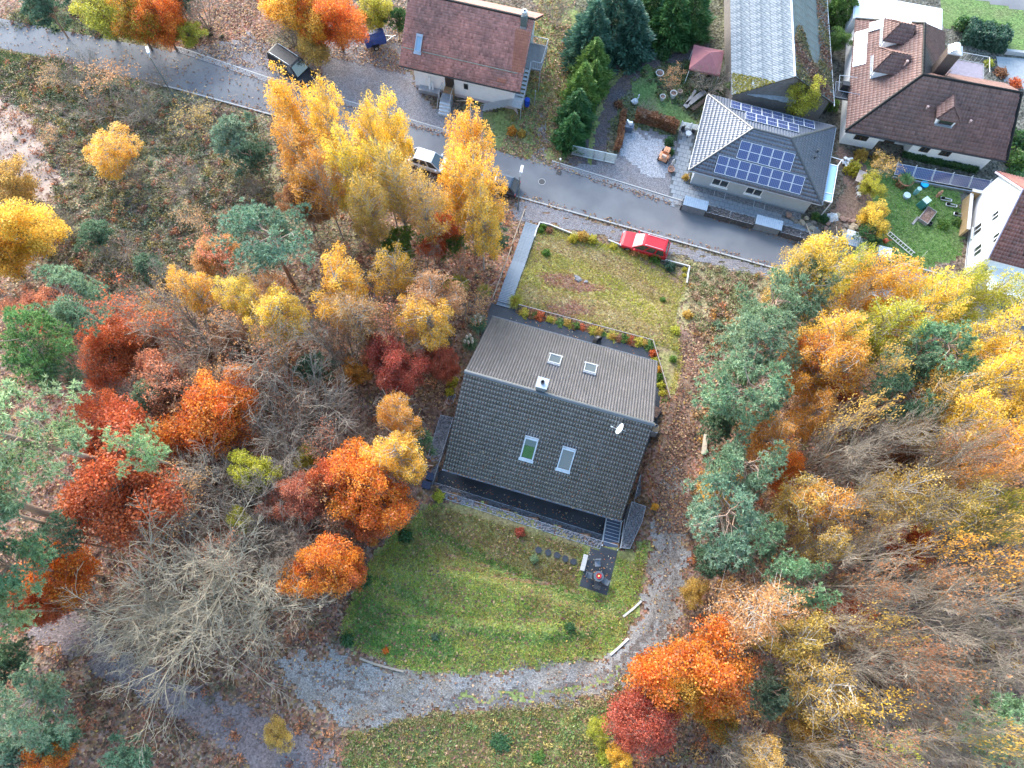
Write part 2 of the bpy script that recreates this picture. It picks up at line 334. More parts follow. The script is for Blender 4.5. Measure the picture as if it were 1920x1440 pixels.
# ---- the street
road = strip('road', ROAD_N, ROAD_S, 0.012, asphalt); tag(road, kind='structure')
def offset_line(line, d):
    l = np.array(line, float); t = np.gradient(l, axis=0); t /= np.linalg.norm(t, axis=1)[:, None]; return l+np.stack([-t[:, 1], t[:, 0]], 1)*d
def cut(line, x0, x1):
    xs = np.concatenate([[x0], [p for p in line[:, 0] if x0 < p < x1], [x1]]); return np.stack([xs, np.interp(xs, line[:, 0], line[:, 1])], 1)
def kerb(name, line, w, h, z0, mat):
    a = offset_line(line, w/2); b = offset_line(line, -w/2); m = MB(); n = len(line)
    V = [(*a[i], z0) for i in range(n)]+[(*a[i], z0+h) for i in range(n)]+[(*b[i], z0+h) for i in range(n)]+[(*b[i], z0) for i in range(n)]
    F = []
    for k in range(3): F += [(k*n+i, k*n+i+1, (k+1)*n+i+1, (k+1)*n+i) for i in range(n-1)]
    F += [(0, n, 2*n, 3*n), (n-1, 2*n-1, 3*n-1, 4*n-1)]
    m.add(V, F); o = m.build(name, mat); tag(o, kind='structure'); return o
kerb('kerb', cut(ROAD_S, -39, 62)+np.array([0, -0.08]), 0.14, 0.1, 0.0, kerbm)
kerb('kerb', cut(ROAD_N, 2.0, 62)+np.array([0, 0.62]), 0.12, 0.1, 0.0, kerbm)
kerb('kerb', cut(ROAD_N, -37, -4)+np.array([0, 0.62]), 0.12, 0.06, 0.0, kerbm)
# gutter of small sett stones along the far side of the street: three rows, joined
def setts(name, line, w, rows, step, z, mat, parent=None):
    d = np.concatenate([[0], np.cumsum(np.hypot(*np.diff(line, axis=0).T))]); n = int(d[-1]/step); V = []; m = MB()
    for r in range(rows):
        for i in range(n):
            t = (i+0.5*(r % 2))*step; x = np.interp(t, d, line[:, 0]); y = np.interp(t, d, line[:, 1]); x2 = np.interp(t+0.1, d, line[:, 0]); y2 = np.interp(t+0.1, d, line[:, 1])
            a = math.atan2(y2-y, x2-x); o = (r+0.5)*w/rows
            m.box((x-math.sin(a)*o, y+math.cos(a)*o, z+0.02+random.uniform(-0.006, 0.006)), (step*0.88, w/rows*0.86, 0.05), a)
    o = m.build(name, mat, parent, fixn=False); tag(o, kind='stuff'); return o
setts('gutter_stones', cut(ROAD_N, 2.0, 34)+np.array([0, 0.02]), 0.5, 3, 0.3, 0.0, cobble)
setts('gutter_stones', cut(ROAD_N, -37, -5)+np.array([0, 0.02]), 0.5, 3, 0.3, 0.0, cobble)
def manhole(p, r, label):
    t = empty('manhole_cover', (p[0], p[1], 0.014), 0.3, label, 'manhole')
    iron = MATS.get('iron') or pmat('iron', (0.09, 0.085, 0.085), (0.06, 0.055, 0.055), 20, 0.6)
    MB().lathe([(r*0.86, 0), (r*0.86, 0.015), (r, 0.015), (r, 0)], n=20).build('rim', MATS['kerb_concrete'], t)
    m = MB().lathe([(0, 0.01), (r*0.82, 0.01), (r*0.82, 0)], n=20)
    for k in range(-2, 3): m.box((k*r*0.28, 0, 0.013), (r*0.1, r*1.2, 0.008))
    m.build('lid', iron, t)
manhole(Wp(1016, 341), 0.36, 'round iron manhole cover in the asphalt beside the street lamp')
def drain(p, label, rz):
    t = empty('street_drain', (p[0], p[1], 0.02), rz, label, 'drain'); iron = MATS['iron']
    MB().bbox(-.25, .25, -.25, .25, 0, .02).build('frame', iron, t)
    for k in range(5):
        MB().bbox(-.2, .2, -.2+k*.09, -.16+k*.09, .02, .035).build('bar', iron, t)
drain(Wp(1048, 324), 'square iron drain grate in the gutter below the metal gate', -0.24)
drain(Wp(1507, 468), 'square iron drain grate in the gutter by the stone wall', -0.24)
# ---- gravel, tracks and lawns on the flat side of the street
drape('gravel_drive', [(470, 60), (540, 110), (590, 60), (650, 40), (700, 20), (760, 60), (760, 130), (790, 175), (830, 210), (920, 200), (900, 245), (935, 285), (975, 295), (1010, 305), (890, 270), (700, 210), (600, 180), (500, 150), (430, 130), (350, 110), (345, 90), (420, 80)], 0.006, 0.3, gravel_d, 0.35)
drape('side_lawn', [(930, 290), (985, 300), (1050, 310), (1075, 260), (1060, 140), (1090, 40), (1060, -30), (1010, -30), (1010, 60), (990, 150), (970, 205), (905, 210), (895, 240)], 0.010, 0.3, grass_g, 0.4)
drape('footpath', [(990, 300), (1025, 305), (1025, 260), (1022, 215), (1012, 215), (1012, 260)], 0.016, 0.25, gravel, 0.3)
drape('farm_track', [(1070, 308), (1132, 318), (1140, 250), (1160, 190), (1198, 140), (1245, 118), (1310, 110), (1330, 80), (1240, 78), (1172, 96), (1130, 140), (1100, 200), (1080, 270)], 0.006, 0.3, pathm, 0.3)
drape('track_grass', [(1100, 305), (1107, 308), (1118, 240), (1140, 175), (1180, 125), (1230, 102), (1290, 98), (1290, 94), (1225, 97), (1172, 118), (1130, 170), (1107, 240)], 0.012, 0.2, grass_g, 0.18)
drape('gravel_yard', [(1070, 312), (1150, 300), (1165, 250), (1172, 236), (1215, 245), (1270, 262), (1272, 300), (1250, 383), (1160, 352)], 0.010, 0.3, gravel_d, 0.2)
drape('gravel_yard', [(1160, 290), (1175, 246), (1215, 255), (1262, 268), (1250, 330), (1235, 335), (1195, 320)], 0.015, 0.3, gravel_l, 0.35)
drape('garden_lawn', [(1185, 165), (1215, 120), (1230, 128), (1235, 175), (1290, 215), (1310, 235), (1300, 242), (1240, 218), (1195, 195)], 0.012, 0.25, grass_b, 0.25)
drape('far_lawn', [(1762, -60), (1990, -60), (1990, 110), (1880, 100), (1890, 95), (1800, 50), (1765, 55)], 0.008, 0.4, grass_b, 0.15)
drape('far_road', [(1760, -20), (1990, 40), (1990, -60), (1700, -60)], 0.014, 0.4, asphalt, 0.02)
drape('concrete_drive', [(1870, 105), (1990, 118), (1990, 190), (1905, 165), (1868, 140)], 0.012, 0.4, pmat('pale_concrete', (0.34, 0.35, 0.36), (0.27, 0.28, 0.29), 3, 0.85), 0.05)
drape('garden_lawn', [(1610, 290), (1700, 330), (1745, 345), (1800, 360), (1805, 440), (1800, 480), (1760, 500), (1700, 520), (1660, 510), (1640, 470), (1660, 400), (1620, 380)], 0.010, 0.3, grass_b, 0.3)
drape('garden_soil', [(1570, 270), (1620, 300), (1640, 380), (1600, 420), (1560, 440), (1555, 400), (1590, 350), (1575, 300)], 0.014, 0.3, soil, 0.3)
# ---- the hillside: verge, lawns, gravel track, lower path
drape('gravel_verge', [(968, 380), (990, 376), (1160, 430), (1300, 468), (1480, 515), (1400, 515), (1292, 484), (1165, 452), (1010, 416), (985, 420), (960, 410)], 0.02, 0.2, gravel_d, 0.25)
LAWN_B = [(1012, 420), (1095, 445), (1180, 470), (1260, 505), (1290, 530), (1275, 560), (1265, 600), (1280, 690), (1262, 740), (1255, 742), (1228, 640), (1100, 603), (975, 568), (955, 565)]
lawn_b = drape('lawn', LAWN_B, 0.03, 0.22, grass_y, 0.35)
drape('bare_soil', [(1010, 512), (1060, 515), (1140, 545), (1080, 545), (1020, 530)], 0.045, 0.2, soil, 0.35)
drape('dry_grass', [(1000, 440), (1090, 460), (1180, 490), (1190, 505), (1080, 480), (1000, 462)], 0.04, 0.2, gravel_mat('tan_grass', (0.27, 0.23, 0.13), (0.22, 0.18, 0.095), (0.2, 0.19, 0.07), 6, 0.6), 0.5)
drape('dry_grass', [(985, 545), (1080, 555), (1180, 590), (1240, 620), (1235, 635), (1120, 600), (985, 560)], 0.04, 0.2, MATS['tan_grass'], 0.5)
drape('rough_grass', [(1285, 495), (1400, 515), (1450, 530), (1400, 570), (1340, 590), (1300, 640), (1270, 600), (1280, 560)], 0.03, 0.22, MATS['tan_grass'], 0.7)
drape('bare_soil', [(1020, 575), (1080, 570), (1120, 590), (1050, 592)], 0.045, 0.2, soil, 0.35)
drape('bare_soil', [(1190, 476), (1240, 486), (1290, 530), (1275, 545), (1230, 510)], 0.045, 0.2, soil, 0.3)
LAWN_F = [(820, 940), (900, 945), (1000, 980), (1110, 1022), (1185, 1035), (1215, 1010), (1195, 1140), (1160, 1215), (1100, 1235), (960, 1252), (860, 1262), (760, 1252), (640, 1205), (650, 1140), (690, 1060), (740, 1000), (790, 960)]
lawn_f = drape('lawn', LAWN_F, 0.03, 0.22, grass_g, 0.4)
drape('leafy_lawn', [(790, 955), (900, 950), (1010, 985), (1100, 1020), (1085, 1050), (1080, 1105), (1010, 1085), (900, 1035), (800, 985)], 0.04, 0.2, gravel_mat('leafy_grass', (0.2, 0.15, 0.08), (0.15, 0.14, 0.06), (0.17, 0.18, 0.07), 6, 0.6), 0.5)
for bk in ([(745, 982), (800, 1000), (900, 1050), (1000, 1095), (1100, 1130), (1185, 1150), (1190, 1162), (1090, 1142), (990, 1107), (890, 1062), (800, 1012), (745, 992)], [(705, 1080), (760, 1110), (830, 1150), (900, 1182), (898, 1192), (825, 1164), (755, 1122), (700, 1090)], [(860, 1165), (960, 1190), (1070, 1190), (1120, 1180), (1110, 1196), (1000, 1206), (900, 1190)]):
    drape('grass_bank', bk, 0.05, 0.16, gravel_mat('bank_grass', (0.1, 0.16, 0.045), (0.14, 0.17, 0.055), (0.2, 0.18, 0.08), 6, 0.5) if 'bank_grass' not in MATS else MATS['bank_grass'], 0.35)
TRACK = [(525, 1232), (600, 1226), (690, 1245), (760, 1258), (900, 1262), (1010, 1248), (1110, 1238), (1165, 1215), (1200, 1160), (1216, 1090), (1222, 1000), (1240, 930), (1256, 850), (1262, 850), (1280, 930), (1286, 1040), (1272, 1140), (1240, 1215), (1180, 1265), (1130, 1305), (1000, 1325), (880, 1328), (800, 1340), (700, 1368), (640, 1358), (560, 1300), (520, 1260)]
drape('gravel_track', TRACK, 0.035, 0.18, gravel, 0.55)
for rp_ in ([(560, 1262), (700, 1300), (850, 1306), (1000, 1296), (1110, 1276), (1170, 1240), (1222, 1180), (1245, 1100), (1252, 1000), (1258, 930)], [(600, 1300), (720, 1335), (860, 1318), (1010, 1312), (1120, 1292), (1185, 1252), (1240, 1190), (1262, 1100), (1268, 1000), (1268, 930)]):
    rp_ = np.array(rp_, float); d_ = np.gradient(rp_, axis=0); d_ /= np.linalg.norm(d_, axis=1)[:, None]; n_ = np.stack([-d_[:, 1], d_[:, 0]], 1)*5; drape('wheel_rut', [tuple(p) for p in np.concatenate([rp_+n_, (rp_-n_)[::-1]])], 0.043, 0.15, gravel_mat('rut_soil', (0.16, 0.135, 0.12), (0.11, 0.092, 0.082), (0.2, 0.19, 0.18), 12, 0.7) if 'rut_soil' not in MATS else MATS['rut_soil'], 0.3)
drape('track_grass', [(860, 1308), (1000, 1302), (1110, 1282), (1180, 1246), (1160, 1262), (1110, 1290), (1000, 1309), (860, 1314)], 0.046, 0.15, grass_g, 0.35)
drape('lower_grass', [(650, 1375), (720, 1370), (830, 1345), (1000, 1332), (1140, 1325), (1150, 1400), (1140, 1500), (640, 1500)], 0.03, 0.25, grass_g, 0.5)
FPATH = [(-40, 1090), (60, 1130), (150, 1150), (220, 1215), (330, 1275), (450, 1320), (520, 1345), (620, 1410), (680, 1490), (560, 1490), (480, 1440), (420, 1400), (300, 1330), (180, 1260), (60, 1190), (-40, 1150)]
drape('forest_path', FPATH, 0.03, 0.25, dirt, 0.4)
drape('leaf_path', [(1300, 600), (1320, 640), (1310, 760), (1285, 830), (1290, 930), (1226, 930), (1240, 860), (1262, 780), (1275, 700), (1270, 620)], 0.025, 0.25, soil, 0.45)
drape('leaf_path', [(840, 720), (815, 800), (790, 880), (760, 960), (740, 950), (765, 880), (800, 790), (825, 720)], 0.02, 0.25, soil, 0.4)
drape('sandy_soil', [(-30, 185), (40, 200), (80, 250), (110, 320), (90, 380), (30, 330), (-30, 300)], 0.02, 0.3, pmat('sand', (0.33, 0.25, 0.21), (0.24, 0.18, 0.15), 3, 0.95, bump=0.4), 0.5)
# ================================================================== VEGETATION prototypes
def unit(v): return v/np.maximum(np.linalg.norm(v, axis=-1, keepdims=True), 1e-9)
def tubes_np(segs, n=4):
    S = np.array(segs, float); P0 = S[:, 0:3]; P1 = S[:, 3:6]; R0 = S[:, 6]; R1 = S[:, 7]; d = unit(P1-P0)
    ref = np.where(abs(d[:, 2:3]) > 0.9, np.array([[1.0, 0, 0]]), np.array([[0, 0, 1.0]])); a = unit(np.cross(d, ref)); b = np.cross(d, a)
    V = []
    for P, R in ((P0, R0), (P1, R1)):
        for k in range(n):
            t = 2*PI*k/n; V.append(P+(a*math.cos(t)+b*math.sin(t))*R[:, None])
    V = np.stack(V, 1); m = len(S); base = (np.arange(m)*2*n)[:, None]
    F = np.concatenate([base+np.array([[k, (k+1) % n, n+(k+1) % n, n+k]]) for k in range(n)], 0)
    return V.reshape(-1, 3), F
def leaves_np(C, size, up=0.6, long=1.4, droop=0.0, rg=rng):
    """diamond leaves at C; normals biased upwards by `up`"""
    k = len(C); nrm = unit(rg.normal(size=(k, 3))+np.array([0, 0, up])*1.5); t = rg.normal(size=(k, 3)); t[:, 2] -= droop; a = unit(t-nrm*(t*nrm).sum(1, keepdims=True)); b = np.cross(nrm, a)
    s = (np.asarray(size)*np.ones(k))[:, None]*rg.uniform(0.7, 1.3, (k, 1))
    V = np.stack([C-a*s*long*0.5, C+b*s*0.5-a*s*0.1, C+a*s*long*0.5, C-b*s*0.5-a*s*0.1], 1)
    return V.reshape(-1, 3), np.arange(k*4).reshape(k, 4)
def lc_attr(mixv, bright, per=4):
    return {'lc': np.repeat(np.stack([np.clip(mixv, 0, 1), bright, np.zeros_like(bright)], 1), per, 0)}
def curve_segs(p0, p1, r0, r1, sag=0.0, n=3, wob=0.1, rg=rng):
    p0 = np.array(p0, float); p1 = np.array(p1, float); L = np.linalg.norm(p1-p0); pts = []
    for i in range(n+1):
        t = i/n; p = p0*(1-t)+p1*t; p = p+np.array([0, 0, sag*L*4*t*(1-t)])
        if 0 < i < n: p = p+rg.normal(size=3)*wob*L*0.3
        pts.append(p)
    return [(*pts[i], *pts[i+1], r0+(r1-r0)*i/n, r0+(r1-r0)*(i+1)/n) for i in range(n)]
bark_birch = pmat('birch_bark', (0.52, 0.48, 0.43), (0.3, 0.26, 0.23), 5, 0.85, c3=(0.12, 0.1, 0.09), scale2=2.5, amt2=0.5)
bark_brown = pmat('brown_bark', (0.15, 0.115, 0.09), (0.1, 0.08, 0.065), 8, 0.95)
bark_grey = pmat('grey_bark', (0.33, 0.275, 0.21), (0.2, 0.165, 0.14), 2, 0.95)
bark_pine = pmat('pine_bark', (0.36, 0.21, 0.13), (0.22, 0.14, 0.1), 4, 0.95, c3=(0.3, 0.26, 0.23), scale2=0.5, amt2=0.9, bump=0.5, bscale=6, bdist=0.1)
leafm = leaf_mat('leaf', 0.5); needlem = leaf_mat('needle', 0.25); drym = leaf_mat('ground_leaf', 0.2, mode='attr')
PROTO = {}
def crown_clumps(n, R, z0, z1, rg, shape=1.0, inner=0.35, top=0.0):
    """clump centres filling an egg-shaped crown"""
    out = []
    while len(out) < n:
        p = rg.uniform(-1, 1, 3); q = np.linalg.norm(p)
        if q > 1 or q < inner: continue
        z = (p[2]+1)/2; w = (1-abs(2*z-1-top)**2.2*0.75)
        rr = np.hypot(p[0], p[1])
        if rr > max(w, 0.12): continue
        out.append((p[0]*R, p[1]*R, z0+(z1-z0)*z))
    return np.array(out)
def broadleaf(seed, H=9.0, R=3.2, z0=2.2, nclump=75, nleaf=170, lsize=0.2, crad=0.75, flat=0.65, kind='maple', trunk_r=0.17, bark=None, sparse=1.0, wob=0.12):
    rg = np.random.default_rng(seed); cl = crown_clumps(nclump, R*0.88, z0, H-0.4, rg, top=0.15 if kind == 'maple' else -0.1)
    # lopsided crown
    ph = rg.uniform(0, 6.28); ang = np.arctan2(cl[:, 1], cl[:, 0]); cl[:, :2] *= (1+0.3*np.sin(2*ang+ph)+0.22*np.sin(3*ang-ph))[:, None]; gap = np.sin(ang*2.0+cl[:, 2]*1.3+ph)+np.sin(cl[:, 2]*2.1-ang+ph*2); cl = cl[gap > np.percentile(gap, 16)]
    segs = []; top = np.array([rg.normal()*0.25, rg.normal()*0.25, H*0.9]); tp = [np.array([0, 0, -0.3]), np.array([rg.normal()*0.08, rg.normal()*0.08, H*0.3]), np.array([top[0]*0.6, top[1]*0.6, H*0.6]), top]
    tr = [trunk_r, trunk_r*0.8, trunk_r*0.5, 0.03]
    for i in range(3): segs.append((*tp[i], *tp[i+1], tr[i], tr[i+1]))
    tz = np.array([p[2] for p in tp])
    for c in cl:
        zb = np.clip(c[2]-np.hypot(c[0], c[1])*(0.75 if kind == 'maple' else 0.95)-rg.uniform(0, .6), H*0.16, H*0.85); b = np.array([np.interp(zb, tz, [p[0] for p in tp]), np.interp(zb, tz, [p[1] for p in tp]), zb])
        segs += curve_segs(b, c, 0.05 if kind == 'maple' else 0.035, 0.012, 0.06, 3, wob, rg)
        for _ in range(4):
            e = c+rg.normal(size=3)*np.array([crad, crad, crad*0.5])*0.8; segs.append((*c, *e, 0.013, 0.007))
    C = []; mixv = []; br = []
    for c in cl:
        k = int(nleaf*rg.uniform(0.5, 1.4)*sparse); o = rg.normal(size=(k, 3)); o = unit(o)*(rg.uniform(0, 1, (k, 1))**0.45)*crad*rg.uniform(0.75, 1.25)
        o[:, 2] *= flat
        if kind == 'birch': o[:, 2] -= np.hypot(o[:, 0], o[:, 1])*0.55
        else: o[:, 2] -= np.hypot(o[:, 0], o[:, 1])*0.25
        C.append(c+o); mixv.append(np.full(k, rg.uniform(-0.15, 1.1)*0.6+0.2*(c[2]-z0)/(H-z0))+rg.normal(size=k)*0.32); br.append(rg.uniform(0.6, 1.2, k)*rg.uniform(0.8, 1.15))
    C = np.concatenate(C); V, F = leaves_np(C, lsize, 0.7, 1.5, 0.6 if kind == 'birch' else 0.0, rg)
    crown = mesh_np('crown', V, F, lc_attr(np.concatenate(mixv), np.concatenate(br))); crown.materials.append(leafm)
    Vt, Ft = tubes_np(segs, 4); trunk = mesh_np('trunk', Vt, Ft); trunk.materials.append(bark or bark_brown)
    return dict(H=H, R=R, fc=(z0+H)/2/H, crown=crown, trunk=trunk)
def pine(seed, H=13.0, R=3.0, z0=6.0, nclump=46, tuft=26, blades=13, nl=0.3, conic=0.0, trunk_r=0.2):
    rg = np.random.default_rng(seed); segs = []; top = np.array([rg.normal()*0.5, rg.normal()*0.5, H*0.95])
    tp = [np.array([0, 0, -0.4]), np.array([rg.normal()*0.1, rg.normal()*0.1, H*0.35]), top*np.array([0.6, 0.6, 0.72]), top]; tr = [trunk_r, trunk_r*0.8, trunk_r*0.55, 0.03]
    for i in range(3): segs.append((*tp[i], *tp[i+1], tr[i], tr[i+1]))
    tz = [p[2] for p in tp]; C = []; B = []; mx = []; br = []
    cl = crown_clumps(nclump, R, z0, H, rg, inner=0.45, top=0.25); ph = rg.uniform(0, 6)
    ang = np.arctan2(cl[:, 1], cl[:, 0]); cl[:, :2] *= (1+0.28*np.sin(2*ang+ph)+0.15*np.sin(5*ang))[:, None]
    if conic: cl[:, :2] *= (1.25-conic*(cl[:, 2:3]-z0)/(H-z0))
    for c in cl:
        zb = np.clip(c[2]-np.hypot(c[0], c[1])*0.35-rg.uniform(0, .8), z0*0.75, H*0.93); b = np.array([np.interp(zb, tz, [p[0] for p in tp]), np.interp(zb, tz, [p[1] for p in tp]), zb])
        segs += curve_segs(b, c, 0.055, 0.015, 0.05, 4, 0.2, rg)
        k = tuft; rad = R*0.27*rg.uniform(0.75, 1.3); o = unit(rg.normal(size=(k, 3)))*(rg.uniform(0, 1, (k, 1))**0.5)*rad*np.array([1, 1, 0.5]); C.append(c+o)
        ax = unit(o*np.array([1, 1, 0.6])+np.array([0, 0, 0.55*rad])+rg.normal(size=(k, 3))*0.2*rad); B.append(ax); mx.append(np.full(k, rg.uniform(0, 1))); br.append(np.full(k, rg.uniform(0.8, 1.15)))
        for q in range(5): segs.append((*c, *(c+o[q]), 0.014, 0.006))
    C = np.concatenate(C); B = np.concatenate(B); mx = np.concatenate(mx); br = np.concatenate(br); k = len(C)
    # every tuft: blades fanning round its axis
    Cb = np.repeat(C, blades, 0); Ab = np.repeat(B, blades, 0); d = unit(Ab*0.75+rg.normal(size=(k*blades, 3))*0.62); s = rg.uniform(0.7, 1.25, (k*blades, 1))*nl
    w = unit(np.cross(d, rg.normal(size=d.shape)))*0.028*nl/0.3*1.35; V = np.stack([Cb-w, Cb+w, Cb+d*s], 1).reshape(-1, 3); F = np.arange(len(V)).reshape(-1, 3)
    crown = mesh_np('crown', V, F, lc_attr(np.clip(np.repeat(mx, blades)+rg.normal(size=k*blades)*0.15, 0, 1), np.repeat(br, blades)*rg.uniform(0.75, 1.2, k*blades), 3)); crown.materials.append(needlem)
    Vt, Ft = tubes_np(segs, 5); trunk = mesh_np('trunk', Vt, Ft); trunk.materials.append(bark_pine)
    return dict(H=H, R=R, fc=(z0+H)/2/H, crown=crown, trunk=trunk)
def conifer(seed, H=8.0, R=1.9, n=7500, lsize=0.2):
    rg = np.random.default_rng(seed); z = H*(1-np.sqrt(rg.uniform(0, 1, n)))*0.97+0.15; a = rg.uniform(0, 2*PI, n)
    lump = 1+0.16*np.sin(a*5+z*2.2+seed)+0.12*np.sin(a*9-z*3.1)+0.1*np.sin(z*5+a*2); prof = np.clip(1-(z/H)**1.35, 0.04, 1)*np.clip(z/0.8+0.5, 0, 1); r = R*prof*lump*rg.uniform(0.7, 1.05, n)
    C = np.stack([r*np.cos(a), r*np.sin(a), z], 1); out = np.stack([np.cos(a), np.sin(a), np.full(n, 0.5)], 1); d = unit(out+rg.normal(size=(n, 3))*0.35); w = unit(np.cross(d, rg.normal(size=(n, 3))))
    s = lsize*rg.uniform(0.7, 1.5, (n, 1)); V = np.stack([C-d*s*0.6, C+w*s*0.33, C+d*s*1.1, C-w*s*0.33], 1).reshape(-1, 3)
    crown = mesh_np('crown', V, np.arange(n*4).reshape(n, 4), lc_attr(np.clip(0.5+0.4*np.sin(a*5+z*2.2+seed)+rg.normal(size=n)*0.2, 0, 1), rg.uniform(0.7, 1.15, n))); crown.materials.append(needlem)
    Vt, Ft = tubes_np([(0, 0, -0.3, 0, 0, H*0.9, 0.14, 0.02)], 6); trunk = mesh_np('trunk', Vt, Ft); trunk.materials.append(bark_brown)
    return dict(H=H, R=R, fc=0.42, crown=crown, trunk=trunk)
def bare(seed, H=9.0, R=2.6, stems=1, levels=4, up=0.55, nsub=(7, 7, 6), leaves=0, bark=None, tr=0.13, spread=0.5, thin=0.008):
    rg = np.random.default_rng(seed); segs = []; tips = []
    def br(p, d, L, r, lev):
        n = 4 if lev < 2 else 3; pts = [p]; dd = d
        for i in range(n):
            dd = unit(dd+rg.normal(size=3)*(0.13 if lev else 0.06)+np.array([0, 0, 0.05*up])); pts.append(pts[-1]+dd*L/n)
        r1 = max(r*0.3, thin)
        for i in range(n): segs.append((*pts[i], *pts[i+1], r+(r1-r)*i/n, r+(r1-r)*(i+1)/n))
        if lev >= levels-1: tips.append(pts[-1]); return
        k = nsub[lev]
        for j in range(k):
            t = rg.uniform(0.28 if lev == 0 else 0.15, 1.0); i = min(int(t*n), n-1); q = pts[i]+(pts[i+1]-pts[i])*(t*n-i)
            side = unit(np.cross(dd, rg.normal(size=3))); nd = unit(dd*(0.75 if lev else up)+side*rg.uniform(spread, spread+0.55)+np.array([0, 0, 0.12])); br(q, nd, L*rg.uniform(0.38, 0.62)*(1.15-0.5*t), max(r*(1-0.6*t)*0.42, thin*1.3), lev+1)
    for s in range(stems):
        a = 2*PI*s/stems+rg.uniform(0, 1); k = 0.0 if stems == 1 else 0.32; br(np.array([0.12*math.cos(a)*(stems > 1), 0.12*math.sin(a)*(stems > 1), -0.2]), unit(np.array([k*math.cos(a), k*math.sin(a), 1.0])), H*0.82, tr if stems == 1 else tr*0.7, 0)
    V, F = tubes_np(segs, 3); d = dict(H=H, R=R, fc=0.6)
    S = np.array(segs); big = np.maximum(S[:, 6], S[:, 7]) > 0.028
    Vt, Ft = tubes_np(S[big], 5); trunk = mesh_np('trunk', Vt, Ft); trunk.materials.append(bark or bark_grey)
    Vc, Fc = tubes_np(S[~big], 3); tw = mesh_np('twigs', Vc, Fc); tw.materials.append(bark or bark_grey); d['trunk'] = trunk; d['twigs'] = tw; d['crown'] = None
    ext = np.percentile(np.hypot(V[:, 0], V[:, 1]), 93); d['R'] = float(ext); d['H'] = float(V[:, 2].max())
    if leaves:
        tp = np.array(tips); C = tp[rg.integers(0, len(tp), leaves)]+rg.normal(size=(leaves, 3))*0.16; Vl, Fl = leaves_np(C, 0.13, 0.5, 1.5, 0.3, rg)
        cr = mesh_np('crown', Vl, Fl, lc_attr(rg.uniform(0, 1, leaves), rg.uniform(0.75, 1.15, leaves))); cr.materials.append(leafm); d['crown'] = cr
    return d
def shrub(seed, R=0.8, H=1.0, n=900, lsize=0.12, stems=9, up=0.5):
    rg = np.random.default_rng(seed); o = unit(rg.normal(size=(n, 3)))*(rg.uniform(0, 1, (n, 1))**0.35); o[:, 2] = abs(o[:, 2])
    a = np.arctan2(o[:, 1], o[:, 0]); o *= (1+0.25*np.sin(a*4+seed)*np.cos(o[:, 2]*5+seed)+0.12*np.sin(a*9))[:, None]; C = o*np.array([R, R, H])
    V, F = leaves_np(C, lsize, up, 1.5, 0, rg); segs = []
    for i in range(stems):
        e = C[rg.integers(0, n)]; segs += curve_segs((0, 0, -0.1), e, 0.03, 0.008, 0.05, 3, 0.15, rg)
    cm = mesh_np('crown', V, F, lc_attr(np.clip(0.5+0.35*np.sin(a*4+seed)+rg.normal(size=n)*0.25, 0, 1), rg.uniform(0.65, 1.15, n))); cm.materials.append(leafm)
    Vt, Ft = tubes_np(segs, 4); tm = mesh_np('stem', Vt, Ft); tm.materials.append(bark_brown)
    return dict(H=H, R=R, fc=0.5, crown=cm, trunk=tm)
PROTO['birch'] = [broadleaf(11+i, 12.0, 2.3, 2.6, 140, 135, 0.085, 0.52, 1.4, 'birch', 0.12, bark_birch) for i in range(4)]
PROTO['thin_birch'] = [broadleaf(31+i, 12.0, 2.3, 3.2, 120, 76, 0.085, 0.54, 1.35, 'birch', 0.12, bark_birch) for i in range(3)]
PROTO['maple'] = [broadleaf(51+i, 8.5, 3.1, 1.4, 130, 290, 0.097, 0.82, 0.75) for i in range(4)]
PROTO['round'] = [broadleaf(71+i, 6.0, 2.2, 1.2, 80, 200, 0.087, 0.62, 0.75) for i in range(2)]
PROTO['pine'] = [pine(91+i) for i in range(4)]
PROTO['old_pine'] = [pine(101+i, 14.0, 3.4, 7.0, 34, 22, 12, 0.3, 0.0, 0.26) for i in range(2)]
PROTO['young_pine'] = [pine(111+i, 6.5, 2.1, 1.0, 52, 20, 13, 0.27, 0.7, 0.1) for i in range(3)]
PROTO['conifer'] = [conifer(131+i) for i in range(3)]
PROTO['bare'] = [bare(151+i, 11.0, 2.6, 1, 4, 0.75, (12, 8, 5), tr=0.11, spread=0.36, thin=0.007) for i in range(4)]
PROTO['bare_bush'] = [bare(171+i, 6.0, 3.0, 7, 3, 0.6, (11, 7), tr=0.09, spread=0.35) for i in range(3)]
PROTO['bare_giant'] = [bare(181, 10.0, 6.0, 9, 4, 0.62, (9, 6, 3), tr=0.14, spread=0.3, thin=0.008, bark=pmat('straw_bark', (0.4, 0.34, 0.245), (0.26, 0.22, 0.17), 1.5, 0.95))]
PROTO['sparse'] = [bare(191+i, 10.0, 2.6, 1, 4, 0.7, (11, 8, 5), 1000, tr=0.1, spread=0.38, thin=0.007) for i in range(3)]
PROTO['shrub'] = [shrub(211+i) for i in range(4)]
KINDNAME = {'birch': 'birch_tree', 'thin_birch': 'birch_tree', 'maple': 'maple_tree', 'round': 'young_maple_tree', 'pine': 'pine_tree', 'old_pine': 'pine_tree', 'young_pine': 'young_pine_tree', 'conifer': 'conifer_tree', 'bare': 'bare_tree', 'bare_bush': 'bare_tree', 'bare_giant': 'bare_tree', 'sparse': 'half_bare_tree', 'shrub': 'shrub'}
